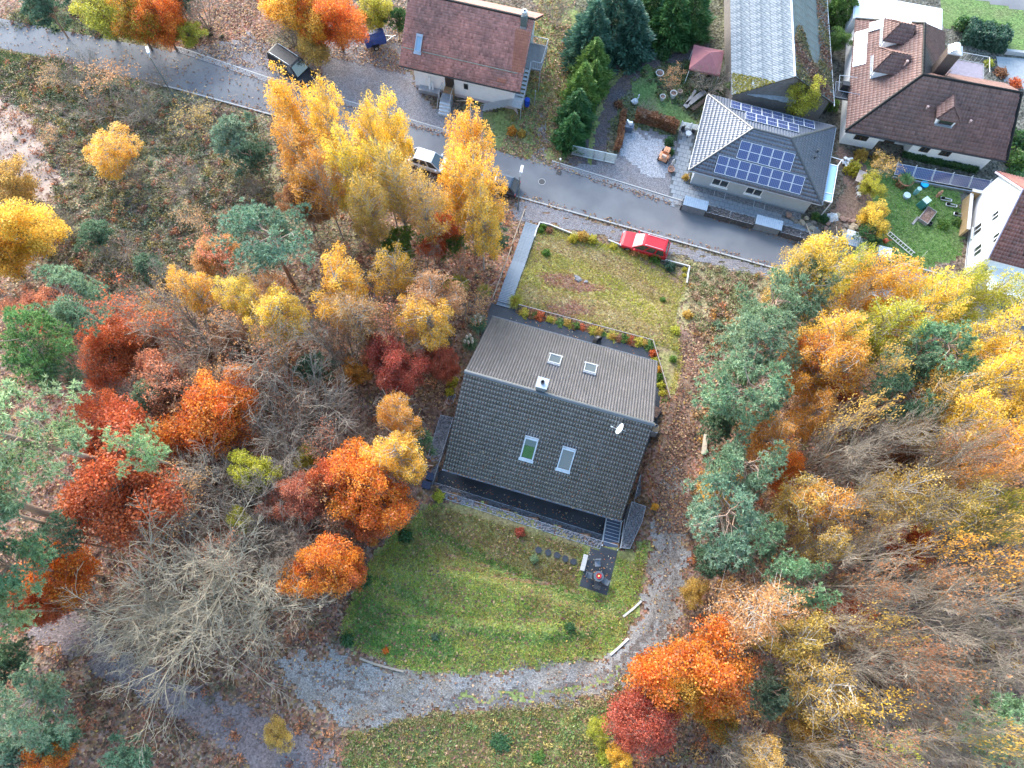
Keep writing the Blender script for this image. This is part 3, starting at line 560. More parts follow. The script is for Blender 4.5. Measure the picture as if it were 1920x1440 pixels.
KINDWORD = {'birch': 'birch', 'thin_birch': 'thin crowned birch', 'maple': 'broadleaf tree', 'round': 'small round broadleaf tree', 'pine': 'pine', 'old_pine': 'open old pine', 'young_pine': 'young pine', 'conifer': 'conifer', 'bare': 'leafless tree', 'bare_bush': 'leafless spreading tree', 'bare_giant': 'leafless fan shaped tree', 'sparse': 'nearly leafless tree', 'shrub': 'shrub'}
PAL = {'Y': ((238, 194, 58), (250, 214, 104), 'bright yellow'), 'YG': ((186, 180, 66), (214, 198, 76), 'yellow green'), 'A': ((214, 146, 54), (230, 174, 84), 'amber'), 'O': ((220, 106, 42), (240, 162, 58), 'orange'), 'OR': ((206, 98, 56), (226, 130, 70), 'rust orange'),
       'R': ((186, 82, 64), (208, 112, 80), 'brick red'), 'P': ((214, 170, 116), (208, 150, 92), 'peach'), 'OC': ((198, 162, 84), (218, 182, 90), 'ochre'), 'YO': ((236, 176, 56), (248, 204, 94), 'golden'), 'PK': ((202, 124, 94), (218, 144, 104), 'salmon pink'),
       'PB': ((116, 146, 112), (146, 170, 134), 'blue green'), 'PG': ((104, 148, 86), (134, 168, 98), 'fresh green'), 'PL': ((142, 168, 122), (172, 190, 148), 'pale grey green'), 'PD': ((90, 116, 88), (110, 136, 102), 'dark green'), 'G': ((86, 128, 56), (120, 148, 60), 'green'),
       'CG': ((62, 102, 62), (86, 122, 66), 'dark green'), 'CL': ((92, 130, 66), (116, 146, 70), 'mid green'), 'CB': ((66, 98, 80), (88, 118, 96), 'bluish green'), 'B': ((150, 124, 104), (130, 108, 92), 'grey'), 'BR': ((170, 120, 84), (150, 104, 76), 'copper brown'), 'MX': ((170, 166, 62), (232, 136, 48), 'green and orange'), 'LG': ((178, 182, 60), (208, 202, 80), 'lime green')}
PLANTS = []
def plant(kind, px, py, rpx, H=None, pal='Y', var=None, label=None, squash=1.0):
    pr = PROTO[kind]; i = (int(px*7+py*13) if var is None else var) % len(pr); p = pr[i]
    H = H or p['H']; q = G(px, py, H*p['fc']); s = rpx/px_scale((q[0], q[1], q[2]+H*p['fc']))/p['R']
    PLANTS.append((kind, px, py, rpx, H, pal, i, q, s, label))
    o = empty(KINDNAME[kind], q, ((px*37+py*91) % 628)/100.0); sz = H/p['H']; o.scale = (s, s, sz*squash)
    rr = random.Random(int(px*3+py*17)); j = [rr.uniform(0.93, 1.07) for _ in range(3)]
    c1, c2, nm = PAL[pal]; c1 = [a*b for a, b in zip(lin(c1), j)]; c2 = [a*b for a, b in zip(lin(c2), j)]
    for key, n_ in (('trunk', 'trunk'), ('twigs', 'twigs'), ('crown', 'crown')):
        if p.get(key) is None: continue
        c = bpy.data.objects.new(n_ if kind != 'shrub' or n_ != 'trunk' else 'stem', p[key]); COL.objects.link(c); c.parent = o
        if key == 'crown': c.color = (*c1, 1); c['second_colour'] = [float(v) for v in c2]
    o['_l'] = label or ''; return o
# ================================================================== THE WOOD: (kind, crown centre px, py, crown radius px, height m, palette)
TREES = [
 # along the street, upper left
 ('round', 186, 22, 48, 6, 'LG'), ('maple', 250, 34, 50, 7, 'MX'), ('maple', 300, 36, 46, 7, 'O'), ('round', 352, 62, 30, 3.5, 'YG'), ('young_pine', 90, 20, 40, 6, 'PD'), ('bare_bush', 372, 10, 45, 5, 'B'), ('young_pine', 330, -6, 34, 6, 'PD'),
 ('maple', 560, 18, 58, 7, 'YO'), ('maple', 628, 36, 56, 7, 'O'), ('round', 520, 0, 40, 5, 'O'), ('round', 705, 18, 38, 5, 'YG'), ('round', 585, 82, 40, 4, 'OC'), ('bare_bush', 540, 50, 40, 4, 'B'), ('young_pine', 745, 40, 22, 4, 'CG'),
 ('birch', 205, 280, 48, 6, 'Y'), ('round', 24, 342, 46, 5, 'OC'), ('maple', 34, 430, 68, 8, 'Y'), ('round', -6, 480, 50, 6, 'YO'), ('sparse', 190, 165, 62, 4, 'P'), ('bare_bush', 140, 130, 50, 4, 'B'), ('bare_bush', 250, 195, 48, 4, 'B'),
 ('young_pine', 440, 258, 46, 6, 'PB'), ('young_pine', 475, 300, 34, 5, 'PD'), ('pine', 502, 452, 78, 10, 'PB'), ('young_pine', 175, 445, 36, 3, 'PD'), ('young_pine', 280, 500, 30, 3, 'PD'),
 # birch stand below the red-roofed house
 ('birch', 545, 205, 45, 15.6, 'YO'), ('birch', 560, 300, 50, 14.4, 'A'), ('birch', 625, 235, 41, 16.8, 'Y'), ('birch', 655, 320, 45, 15.6, 'Y'), ('thin_birch', 600, 335, 41, 14.4, 'A'), ('birch', 703, 265, 32, 15.6, 'Y'), ('birch', 733, 240, 36, 15.6, 'Y'), ('thin_birch', 745, 345, 46, 15.6, 'OC'), ('birch', 880, 268, 42, 15.6, 'YO'),
 ('birch', 890, 355, 48, 16.8, 'YO'), ('thin_birch', 800, 385, 45, 14.4, 'OC'), ('birch', 905, 410, 41, 14.4, 'YO'), ('birch', 690, 385, 39, 14.4, 'OC'), ('maple', 825, 440, 40, 6.0, 'OR'), ('maple', 570, 380, 40, 7.0, 'BR'), ('young_pine', 748, 462, 40, 5.0, 'G'), ('young_pine', 920, 448, 32, 5.0, 'PD'), ('young_pine', 850, 465, 26, 4.0, 'G'),
  ('birch', 852, 335, 38, 15.0, 'YO'), ('thin_birch', 720, 320, 40, 15.0, 'Y'),
 # middle left
 ('birch', 358, 540, 40, 8, 'YO'), ('sparse', 392, 482, 52, 6, 'PK'), ('maple', 400, 478, 40, 5, 'P'), ('birch', 455, 556, 42, 9, 'Y'), ('birch', 522, 592, 50, 10, 'Y'), ('thin_birch', 510, 545, 34, 9, 'P'), ('birch', 640, 536, 60, 11, 'YO'), ('thin_birch', 735, 505, 44, 10, 'Y'), ('birch', 808, 560, 56, 10, 'P'), ('birch', 800, 602, 52, 10, 'YO'), ('thin_birch', 670, 590, 50, 10, 'P'), ('sparse', 722, 610, 48, 8, 'PK'),
 ('maple', 745, 690, 56, 7, 'R'), ('maple', 825, 680, 36, 6, 'R'), ('maple', 700, 650, 30, 5, 'PK'), ('round', 666, 700, 26, 4, 'A'), ('young_pine', 697, 638, 24, 5, 'PB'), ('round', 856, 530, 22, 2.5, 'LG'), ('young_pine', 592, 690, 34, 5, 'PD'),
 ('pine', 146, 572, 64, 11, 'PB'), ('pine', 76, 652, 66, 14, 'PG'), ('pine', 104, 700, 40, 12, 'PD'), ('old_pine', 60, 810, 108, 20, 'PL'), ('old_pine', 258, 842, 52, 14, 'PL'), ('old_pine', -110, 915, 150, 21, 'PL'), ('pine', -30, 960, 80, 18, 'PB'), ('young_pine', 286, 742, 34, 6, 'PL'), ('pine', 20, 1062, 66, 14, 'PB'), ('pine', 10, 1140, 50, 13, 'PL'), ('pine', 110, 1010, 46, 9, 'PD'),
 ('maple', 232, 905, 120, 10, 'OR'), ('maple', 190, 810, 66, 8, 'OR'), ('maple', 400, 778, 84, 8, 'O'), ('maple', 100, 1085, 80, 8, 'O'), ('maple', 60, 1140, 50, 7, 'OR'), ('maple', 205, 650, 66, 6, 'OR'), ('round', 270, 660, 46, 4, 'BR'), ('maple', 80, 590, 56, 6, 'PK'), ('maple', 440, 650, 44, 6, 'BR'), ('sparse', 120, 610, 50, 6, 'R'),
 ('bare', 505, 690, 96, 10, 'B'), ('bare_bush', 350, 615, 92, 8, 'B'), ('bare_bush', 565, 760, 100, 8, 'B'), ('bare', 455, 640, 70, 9, 'B'), ('bare', 410, 900, 70, 9, 'B'), ('bare_bush', 540, 850, 76, 7, 'B'), ('bare_giant', 330, 1120, 180, 11, 'B'), ('bare_giant', 455, 1140, 120, 9, 'B'), ('bare_bush', 410, 1010, 90, 8, 'B'), ('bare_giant', 270, 1170, 110, 9, 'B'), ('bare', 610, 640, 60, 9, 'B'), ('sparse', 470, 720, 60, 8, 'BR'), ('sparse', 610, 850, 44, 6, 'PK'), ('bare_bush', 510, 1010, 70, 7, 'B'), ('bare', 300, 560, 60, 8, 'B'),
 ('round', 476, 888, 42, 7, 'LG'), ('round', 452, 980, 26, 5, 'YG'), ('round', 575, 862, 30, 4, 'YG'), ('maple', 684, 920, 82, 9, 'O'), ('maple', 650, 890, 56, 8, 'OR'), ('birch', 740, 856, 54, 10, 'YO'), ('birch', 748, 778, 40, 9, 'A'), ('young_pine', 793, 828, 26, 5, 'PD'), ('maple', 610, 1065, 66, 8, 'O'), ('round', 650, 1075, 40, 7, 'OR'), ('maple', 556, 935, 54, 6, 'PK'), ('maple', 690, 975, 46, 6, 'OR'),
 # lower left
 ('pine', 55, 1320, 72, 8, 'PB'), ('young_pine', 240, 1424, 46, 5, 'PB'), ('young_pine', 110, 1380, 40, 5, 'PB'), ('round', 92, 1424, 40, 5, 'O'), ('young_pine', 10, 1250, 46, 6, 'PD'), ('round', 520, 1380, 30, 3, 'OC'), ('young_pine', 20, 1400, 50, 6, 'PB'),
 # right: pines beside the leaf path
 ('pine', 1500, 552, 64, 11, 'PB'), ('pine', 1440, 590, 62, 11, 'PB'), ('pine', 1412, 655, 76, 12, 'PB'), ('pine', 1395, 735, 78, 12, 'PB'), ('young_pine', 1350, 790, 40, 7, 'PD'), ('pine', 1386, 880, 66, 11, 'PB'), ('pine', 1352, 968, 78, 11, 'PB'), ('pine', 1420, 1005, 50, 10, 'PB'), ('pine', 1490, 1092, 54, 11, 'PB'), ('pine', 1682, 752, 56, 12, 'PD'), ('pine', 1752, 668, 66, 13, 'PB'), ('pine', 1700, 680, 44, 12, 'PB'), ('young_pine', 1442, 1298, 40, 7, 'PB'), ('pine', 1892, 1384, 84, 13, 'PL'), ('young_pine', 1340, 1050, 40, 7, 'PD'),
 # right: birches and maples
 ('birch', 1530, 508, 60, 14.6, 'Y'), ('thin_birch', 1480, 520, 40, 13.4, 'OC'), ('thin_birch', 1592, 505, 33, 13.4, 'LG'), ('birch', 1650, 530, 57, 14.6, 'YO'), ('birch', 1555, 640, 53, 14.6, 'YO'), ('birch', 1552, 690, 58, 14.6, 'A'), ('thin_birch', 1510, 665, 36, 12.2, 'O'), ('birch', 1655, 620, 57, 14.6, 'LG'), ('birch', 1735, 580, 51, 15.9, 'Y'), ('birch', 1780, 540, 36, 14.6, 'LG'), ('birch', 1848, 560, 46, 14.6, 'LG'), ('thin_birch', 1868, 625, 53, 15.9, 'Y'), ('birch', 1850, 720, 69, 15.9, 'Y'), ('birch', 1890, 680, 46, 15.9, 'Y'), ('birch', 1790, 792, 55, 15.9, 'Y'), ('thin_birch', 1760, 740, 49, 14.6, 'OC'), ('birch', 1842, 860, 55, 15.9, 'YO'), ('birch', 1900, 790, 51, 15.9, 'Y'),
 ('birch', 1445, 822, 47, 11.0, 'A'), ('birch', 1525, 775, 38, 11.0, 'A'), ('maple', 1470, 882, 36, 6.0, 'O'), ('thin_birch', 1540, 950, 55, 13.4, 'A'), ('thin_birch', 1500, 940, 49, 12.2, 'OC'), ('thin_birch', 1680, 925, 60, 14.6, 'OC'), ('thin_birch', 1790, 945, 57, 15.9, 'OC'), ('birch', 1895, 960, 46, 15.9, 'YG'), ('thin_birch', 1545, 1020, 40, 12.2, 'OC'), ('sparse', 1760, 1040, 46, 14.6, 'YO'), ('sparse', 1830, 1048, 55, 15.9, 'A'), ('maple', 1345, 915, 40, 6.0, 'YO'), ('maple', 1730, 700, 42, 7.0, 'OR'), ('maple', 1690, 870, 40, 7.0, 'BR'), ('maple', 1585, 1150, 46, 8.0, 'OR'), ('maple', 1700, 1010, 46, 7.0, 'OR'),
 ('thin_birch', 1420, 1145, 77, 13.4, 'P'), ('birch', 1490, 1190, 57, 12.2, 'OC'), ('maple', 1310, 1255, 98, 10.0, 'O'), ('maple', 1270, 1290, 60, 8.0, 'YO'), ('maple', 1212, 1335, 76, 7.0, 'R'), ('thin_birch', 1540, 1290, 69, 13.4, 'OC'), ('sparse', 1600, 1330, 47, 13.4, 'YO'), ('sparse', 1645, 1385, 36, 12.2, 'YG'), ('round', 1520, 1370, 46, 7.0, 'OC'), ('thin_birch', 1440, 1430, 46, 11.0, 'OC'), ('round', 1340, 1340, 44, 5.0, 'MX'), ('round', 1165, 1430, 30, 4.0, 'YO'), ('round', 1120, 1370, 24, 2.0, 'LG'), ('round', 1300, 1110, 26, 4.0, 'OC'), ('maple', 1560, 720, 40, 6.0, 'OR'), ('sparse', 1620, 990, 36, 12.2, 'OC'),
 # right: leafless trees
 ('bare', 1600, 848, 71, 16.8, 'B'), ('bare', 1650, 812, 59, 16.8, 'B'), ('bare', 1700, 1140, 71, 18.2, 'B'), ('bare', 1790, 1190, 78, 18.2, 'B'), ('bare', 1850, 1260, 76, 18.2, 'B'), ('bare', 1660, 1235, 71, 16.8, 'B'), ('bare', 1745, 1330, 73, 16.8, 'B'), ('bare', 1640, 1075, 59, 16.8, 'B'), ('bare', 1860, 1130, 64, 18.2, 'B'), ('bare', 1800, 1400, 68, 16.8, 'B'), ('bare', 1690, 1410, 59, 15.4, 'B'), ('bare', 1560, 880, 51, 14.0, 'B'), ('sparse', 1620, 700, 42, 14.0, 'OC'), ('bare', 1590, 580, 42, 14.0, 'B'), ('sparse', 1780, 860, 47, 16.8, 'BR'), ('sparse', 1740, 1110, 51, 16.8, 'BR'), ('bare_bush', 1390, 1420, 51, 9.8, 'B'), ('bare_bush', 1540, 1440, 59, 11.2, 'B'), ('sparse', 1700, 1270, 59, 16.8, 'BR'), ('bare', 1900, 1190, 59, 18.2, 'B'), ('sparse', 1860, 1000, 51, 16.8, 'OC'), ('bare', 1580, 1180, 51, 14.0, 'B'), ('bare', 1600, 1260, 51, 14.0, 'B'),
 # conifers by the farm track
 ('conifer', 1150, 30, 62, 9, 'CB'), ('conifer', 1185, 62, 44, 7, 'CB'), ('conifer', 1110, 70, 46, 8, 'CB'), ('conifer', 1112, 120, 38, 6, 'CL'), ('conifer', 1092, 165, 34, 6, 'CL'), ('conifer', 1112, 150, 26, 5, 'CL'), ('conifer', 1082, 205, 34, 5, 'CG'), ('conifer', 1072, 245, 30, 4.5, 'CG'), ('conifer', 1262, 30, 44, 7, 'CG'), ('conifer', 1225, 8, 34, 6, 'CG'), ('conifer', 1300, 20, 40, 7, 'CG'), ('conifer', 1585, 8, 28, 5, 'CL'), ('bare_bush', 1045, 15, 36, 4, 'B'),
 # gardens
 ('sparse', 1262, 140, 28, 3, 'P'), ('round', 1512, 178, 36, 6.0, 'LG'), ('round', 1575, 75, 22, 3, 'G'), ('bare_bush', 1335, 150, 40, 4, 'B'), ('bare_bush', 1215, 205, 24, 2, 'B'), ('round', 1640, 405, 36, 3.5, 'Y'), ('sparse', 1640, 320, 36, 4, 'OC'), ('round', 1636, 345, 28, 3, 'YG'), ('young_pine', 1625, 440, 24, 2.5, 'CG'), ('young_pine', 1390, 165, 24, 2.5, 'G'),
]
_rg = np.random.default_rng(404)
def thicket(n, x0, x1, y0, y1, kinds, rr, hh, pals, mind):
    got = []; tries = 0
    while len(got) < n and tries < 4000:
        tries += 1; x = _rg.uniform(x0, x1); y = _rg.uniform(y0, y1)
        if any(math.hypot(x-a, y-b) < mind for a, b in got): continue
        if any(t[0] not in ('bare', 'bare_bush', 'sparse') and math.hypot(x-t[1], y-t[2]) < t[3]*0.75 for t in TREES): continue
        got.append((x, y)); TREES.append((kinds[_rg.integers(0, len(kinds))], round(x), round(y), _rg.uniform(*rr), _rg.uniform(*hh), pals[_rg.integers(0, len(pals))]))
thicket(18, 300, 680, 560, 880, ['sparse', 'bare', 'bare_bush', 'sparse'], (38, 62), (5, 8), ['BR', 'P', 'PK', 'OC'], 48)
thicket(12, 330, 640, 880, 1100, ['sparse', 'bare_bush', 'bare'], (40, 66), (5, 7.5), ['BR', 'PK', 'P'], 52)
thicket(34, 1520, 1910, 780, 1430, ['bare', 'bare', 'bare', 'sparse'], (40, 58), (14, 18), ['OC', 'P', 'BR'], 46)
thicket(12, 60, 480, 130, 520, ['bare_bush', 'sparse', 'bare_bush'], (26, 44), (2, 3.2), ['BR', 'OC', 'P'], 60)
thicket(9, 120, 330, 560, 760, ['sparse', 'bare', 'round'], (36, 52), (4.5, 7), ['BR', 'OR', 'PK'], 50)
thicket(8, 520, 900, 420, 660, ['sparse', 'bare'], (30, 44), (5, 7), ['BR', 'P', 'OR'], 50)
for t in TREES:
    kind, px, py, r, H, pal = t; plant(kind, px, py, r, H, pal)
# ---- labels that single each plant out: colour, kind, place by a landmark; look-alikes by their order there
MARKS = [('the black van', 550, 130), ('the blue trailer', 700, 70), ('the red-roofed house', 880, 100), ('the white car under the birches', 810, 300), ('the metal farm gate', 1110, 290), ('the corrugated barn roof', 1460, 90), ('the solar panel house', 1430, 290), ('the brown-roofed house', 1740, 200), ('the white house', 1860, 440),
         ('the red car', 1208, 450), ('the plank walkway', 965, 490), ('the dark tiled house', 1040, 760), ('the wheelie bins', 803, 905), ('the front lawn', 900, 1130), ('the gravel track bend', 1230, 1180), ('the log bench', 1318, 835), ('the left street lamp', 300, 140), ('the sandy clearing', 50, 250), ('the yellow heath tree', 205, 280), ('the tallest pale pine', 75, 815), ('the biggest leafless tree', 330, 1130), ('the forest path', 130, 1250),
         ('the gravel track end', 580, 1270), ('the bright orange maple by the track', 1310, 1255), ('the peach birch', 1420, 1145), ('the lower right corner', 1900, 1420), ('the lower left corner', 20, 1420), ('the right edge of the wood', 1900, 900), ('the heath', 350, 380), ('the grey thicket', 540, 720), ('the right-hand thicket', 1600, 850), ('the garden lawn with barrels', 1720, 420), ('the garden pavilion', 1327, 100), ('the far right bare stand', 1800, 1200), ('the lower grass strip', 900, 1390)]
def rel(px, py, m):
    dx = px-m[1]; dy = py-m[2]; d = math.hypot(dx, dy)
    if d < 22: return 'beside'
    if abs(dx) > abs(dy)*1.3: return 'right of' if dx > 0 else 'left of'
    return 'below' if dy > 0 else 'above'
ORD = ['first', 'second', 'third', 'fourth', 'fifth', 'sixth', 'seventh', 'eighth', 'ninth', 'tenth']
def label_plants(objs):
    """objs: list of (obj, px, py, r, colour, word)"""
    groups = {}
    for o, px, py, r, colr, word in objs:
        ms = sorted(MARKS, key=lambda m: math.hypot(px-m[1], py-m[2])); m = ms[0] if math.hypot(px-ms[0][1], py-ms[0][2]) > 4 else ms[1]
        lab = '%s %s %s %s' % (colr, word, rel(px, py, m), m[0]); groups.setdefault(lab, []).append((px, o))
    for lab, l in groups.items():
        l.sort(key=lambda a: a[0])
        for i, (px, o) in enumerate(l):
            o['label'] = lab if len(l) == 1 else (lab+', '+(ORD[i]+' from the left' if i else 'leftmost of '+['', '', 'two', 'three', 'four', 'five', 'six', 'seven', 'eight', 'nine'][len(l)]))
tree_objs = [o for o in bpy.data.objects if o.type == 'EMPTY' and '_l' in o.keys()]
lst = []
BARKLESS = ('bare', 'bare_bush')
for o, P in zip(tree_objs, [None]*len(tree_objs)): pass
_byloc = {}
for P in PLANTS: _byloc[(round(float(P[7][0]), 3), round(float(P[7][1]), 3))] = P
for o in tree_objs:
    P = _byloc[(round(o.location.x, 3), round(o.location.y, 3))]; kind, px, py, r, H, pal = P[:6]
    size = 'large ' if r > 75 else ('small ' if r < 32 else '')
    lst.append((o, px, py, r, size+PAL[pal][2], KINDWORD[kind])); o['category'] = 'tree'
    o['group'] = {'birch': 'birches in yellow autumn leaf', 'thin_birch': 'birches in yellow autumn leaf', 'maple': 'broadleaf trees in autumn colour', 'round': 'small broadleaf trees', 'pine': 'pines', 'old_pine': 'pines', 'young_pine': 'young pines', 'conifer': 'garden conifers', 'bare': 'leafless trees', 'bare_bush': 'leafless trees', 'bare_giant': 'leafless trees', 'sparse': 'nearly leafless trees'}[kind]
    del o['_l']
label_plants(lst)
# ================================================================== STUFF on the ground: fallen leaves, undergrowth, grass
def px_mask_sample(n, polys, seed):
    """n random ground points inside pixel polygons (area-weighted in world space)"""
    rg = np.random.default_rng(seed); out = []
    ws = [np.array([G(*p)[:2] for p in poly]) for poly in polys]
    ar = np.array([abs(np.dot(w[:, 0], np.roll(w[:, 1], 1))-np.dot(w[:, 1], np.roll(w[:, 0], 1)))/2 for w in ws]); cnt = (n*ar/ar.sum()).astype(int)
    for w, c in zip(ws, cnt):
        lo = w.min(0); hi = w.max(0); got = 0
        while got < c:
            p = rg.uniform(lo, hi, (c*2+50, 2)); p = p[in_poly(p[:, 0], p[:, 1], w)][:c-got]; out.append(p); got += len(p)
    p = np.concatenate(out); return p
def on_ground(p, lift): return np.c_[p, T(p[:, 0], p[:, 1])+lift]
WOOD_L = [(-60, 130), (120, 100), (330, 190), (500, 215), (930, 375), (985, 420), (905, 560), (860, 700), (800, 830), (760, 960), (690, 1050), (630, 1200), (520, 1230), (560, 1330), (640, 1380), (640, 1500), (-60, 1500)]
WOOD_R = [(1290, 530), (1420, 515), (1560, 545), (1980, 640), (1980, 1500), (1150, 1500), (1140, 1320), (1230, 1230), (1290, 1140), (1300, 1000), (1290, 830), (1310, 700)]
HOUSEPOLY = None
def keep(p, u0=-9.0, u1=9.0, v0=-8.9, v1=9.8):
    wA = G(997, 421); wB = np.array(from_house(-6.65, 9.25)); wd_ = wB-wA[:2]; wl_ = np.linalg.norm(wd_); wt = ((p-wA[:2])@wd_)/wl_; wn = ((p-wA[:2])@np.array([-wd_[1], wd_[0]]))/wl_; p = p[~((wt > -0.2) & (wt < wl_+.3) & (abs(wn) < .72))]
    u, v = to_house(p[:, 0], p[:, 1]); return p[~(((u > u0) & (u < u1) & (v > v0) & (v < v1)) | ((u > 5.2) & (u < 7.55) & (v > -11.85) & (v < -8)) | ((u > 1.3) & (u < 4.8) & (v > -10.3) & (v < -9.7)))]
leafcols = np.array([lin(c) for c in ((150, 112, 88), (126, 92, 76), (176, 138, 106), (104, 80, 70), (184, 152, 112), (136, 84, 66), (96, 76, 68), (182, 150, 78))])
pts = [px_mask_sample(70000, [WOOD_L], 1), px_mask_sample(46000, [WOOD_R], 2), px_mask_sample(3600, [LAWN_F], 3), px_mask_sample(1500, [TRACK], 4), px_mask_sample(1200, [LAWN_B], 5), px_mask_sample(7000, [[(1300, 600), (1320, 640), (1310, 760), (1285, 830), (1290, 1000), (1226, 1000), (1240, 860), (1262, 780), (1275, 700), (1270, 620)]], 6),
       px_mask_sample(9000, [[(340, 90), (430, -20), (480, -20), (500, 80), (760, 140), (760, 0), (640, 60), (600, 150), (430, 120)]], 7), px_mask_sample(6000, [[(935, 285), (1050, 310), (1080, 230), (1060, 100), (1080, 0), (1010, 0), (970, 205)]], 8), px_mask_sample(900, [[(0, 40), (340, 80), (500, 150), (500, 200), (330, 165), (0, 90)]], 9),
       px_mask_sample(2200, [[(20, 92), (330, 160), (510, 206), (960, 356), (1480, 502), (1480, 512), (960, 370), (510, 218), (330, 172), (20, 102)]], 12), px_mask_sample(1200, [[(350, 90), (500, 152), (1040, 308), (1500, 452), (1500, 462), (1040, 320), (500, 162), (350, 100)]], 13), px_mask_sample(3000, [[(645, 1375), (1140, 1330), (1150, 1440), (650, 1440)]], 10), px_mask_sample(5000, [[(860, 700), (815, 830), (780, 960), (740, 950), (770, 850), (830, 700)]], 11)]
p = keep(np.concatenate(pts)); fp_ = np.array([G(*q)[:2] for q in FPATH]); p = p[~(in_poly(p[:, 0], p[:, 1], fp_) & (rng.uniform(0, 1, len(p)) < 0.85))]; p = p[(nz2(p[:, 0], p[:, 1], 1.1, 4)+0.7*nz2(p[:, 0], p[:, 1], 3.3, 9)+rng.normal(size=len(p))*0.45) > -0.35]; k = len(p); C = on_ground(p, 0.05)+np.c_[np.zeros((k, 2)), rng.uniform(0, 0.06, k)]
V, F = leaves_np(C, 0.115*rng.uniform(0.6, 1.35, k), 2.2, 1.5); cols = leafcols[rng.choice(len(leafcols), k, p=[.2, .18, .16, .12, .12, .1, .08, .04])]*rng.uniform(0.6, 1.15, (k, 1))
fl = link('fallen_leaves', mesh_np('fallen_leaves', V, F, {'lc': np.repeat(cols, 4, 0)}), drym); tag(fl, 'brown and orange fallen leaves scattered over the ground', 'leaves', kind='stuff')
# undergrowth: low clumps of twigs, bramble and heather
def clumps(p, cols, r, h, n, lsize, seed, up=0.5):
    rg = np.random.default_rng(seed); k = len(p); base = on_ground(p, 0.0); s = rg.uniform(0.5, 1.4, k); o = unit(rg.normal(size=(k, n, 3)))*rg.uniform(0.2, 1, (k, n, 1)); o[..., 2] = abs(o[..., 2])
    C = base[:, None, :]+o*np.stack([s*r, s*r, s*h], 1)[:, None, :]; V, F = leaves_np(C.reshape(-1, 3), lsize*0.62, up, 3.0, 0, rg)
    cc = np.repeat(cols, n, 0)*rg.uniform(0.9, 1.6, (k*n, 1)); return V, F, np.repeat(cc, 4, 0)
def joinVF(parts):
    Vs = []; Fs = []; Cs = []; b = 0
    for V, F, c in parts: Vs.append(V); Fs.append(F+b); Cs.append(c); b += len(V)
    return np.concatenate(Vs), np.concatenate(Fs), np.concatenate(Cs)
def pick(cs, k, seed): return np.array([lin(c) for c in cs])[np.random.default_rng(seed).integers(0, len(cs), k)]
HEATHP = [(-60, 150), (60, 110), (200, 160), (330, 200), (490, 225), (520, 400), (420, 520), (250, 560), (90, 520), (110, 330), (60, 220)]
parts = []
q = px_mask_sample(1500, [HEATHP], 21); parts.append(clumps(q, pick([(104, 104, 76), (88, 92, 70), (128, 116, 84), (112, 98, 88), (96, 110, 84), (140, 124, 72)], len(q), 1), 0.55, 0.5, 46, 0.13, 31))
q = keep(px_mask_sample(1500, [WOOD_L], 22)); parts.append(clumps(q, pick([(124, 92, 78), (110, 84, 74), (140, 100, 80), (150, 96, 70), (98, 92, 70), (168, 112, 76)], len(q), 2), 0.5, 0.6, 40, 0.13, 32))
q = px_mask_sample(1300, [WOOD_R], 23); parts.append(clumps(q, pick([(130, 100, 78), (112, 88, 74), (150, 112, 70), (160, 96, 60), (108, 98, 66), (176, 128, 66)], len(q), 3), 0.5, 0.7, 40, 0.14, 33))
q = px_mask_sample(260, [[(1292, 490), (1420, 515), (1400, 600), (1330, 680), (1290, 580)]], 24); parts.append(clumps(q, pick([(140, 120, 92), (126, 124, 80), (150, 122, 98), (112, 116, 76)], len(q), 4), 0.45, 0.45, 44, 0.12, 34))
q = px_mask_sample(150, [[(1010, 0), (1060, 0), (1060, 200), (1040, 300), (940, 290), (960, 220)]], 25); parts.append(clumps(q, pick([(140, 124, 62), (120, 116, 60), (156, 132, 74)], len(q), 5), 0.4, 0.15, 30, 0.12, 35))
q = px_mask_sample(130, [[(1195, 130), (1330, 120), (1400, 170), (1400, 200), (1300, 210), (1240, 190)]], 26); parts.append(clumps(q, pick([(70, 96, 60), (110, 100, 64), (96, 86, 70), (84, 104, 60)], len(q), 6), 0.45, 0.5, 40, 0.13, 36))
q = px_mask_sample(240, [[(60, 0), (330, 10), (420, 70), (330, 85), (0, 50)]], 27); parts.append(clumps(q, pick([(92, 98, 62), (120, 84, 70), (86, 82, 66)], len(q), 7), 0.5, 0.6, 40, 0.13, 37))
q = px_mask_sample(420, [[(650, 1375), (830, 1345), (1140, 1328), (1150, 1500), (640, 1500)]], 28); parts.append(clumps(q, pick([(120, 130, 72), (150, 134, 84), (100, 120, 70), (160, 140, 80)], len(q), 8), 0.35, 0.2, 26, 0.12, 38))
q = px_mask_sample(300, [[(1216, 1230), (1150, 1320), (1000, 1345), (830, 1352), (700, 1385), (640, 1380), (700, 1362), (830, 1334), (1000, 1322), (1130, 1300)]], 29); parts.append(clumps(q, pick([(150, 124, 92), (136, 120, 80), (120, 118, 70)], len(q), 9), 0.3, 0.12, 24, 0.1, 39))
V, F, cc = joinVF(parts); ug = link('undergrowth', mesh_np('undergrowth', V, F, {'lc': cc}), drym); tag(ug, 'tangled brown and olive undergrowth between the trees', 'undergrowth', kind='stuff')
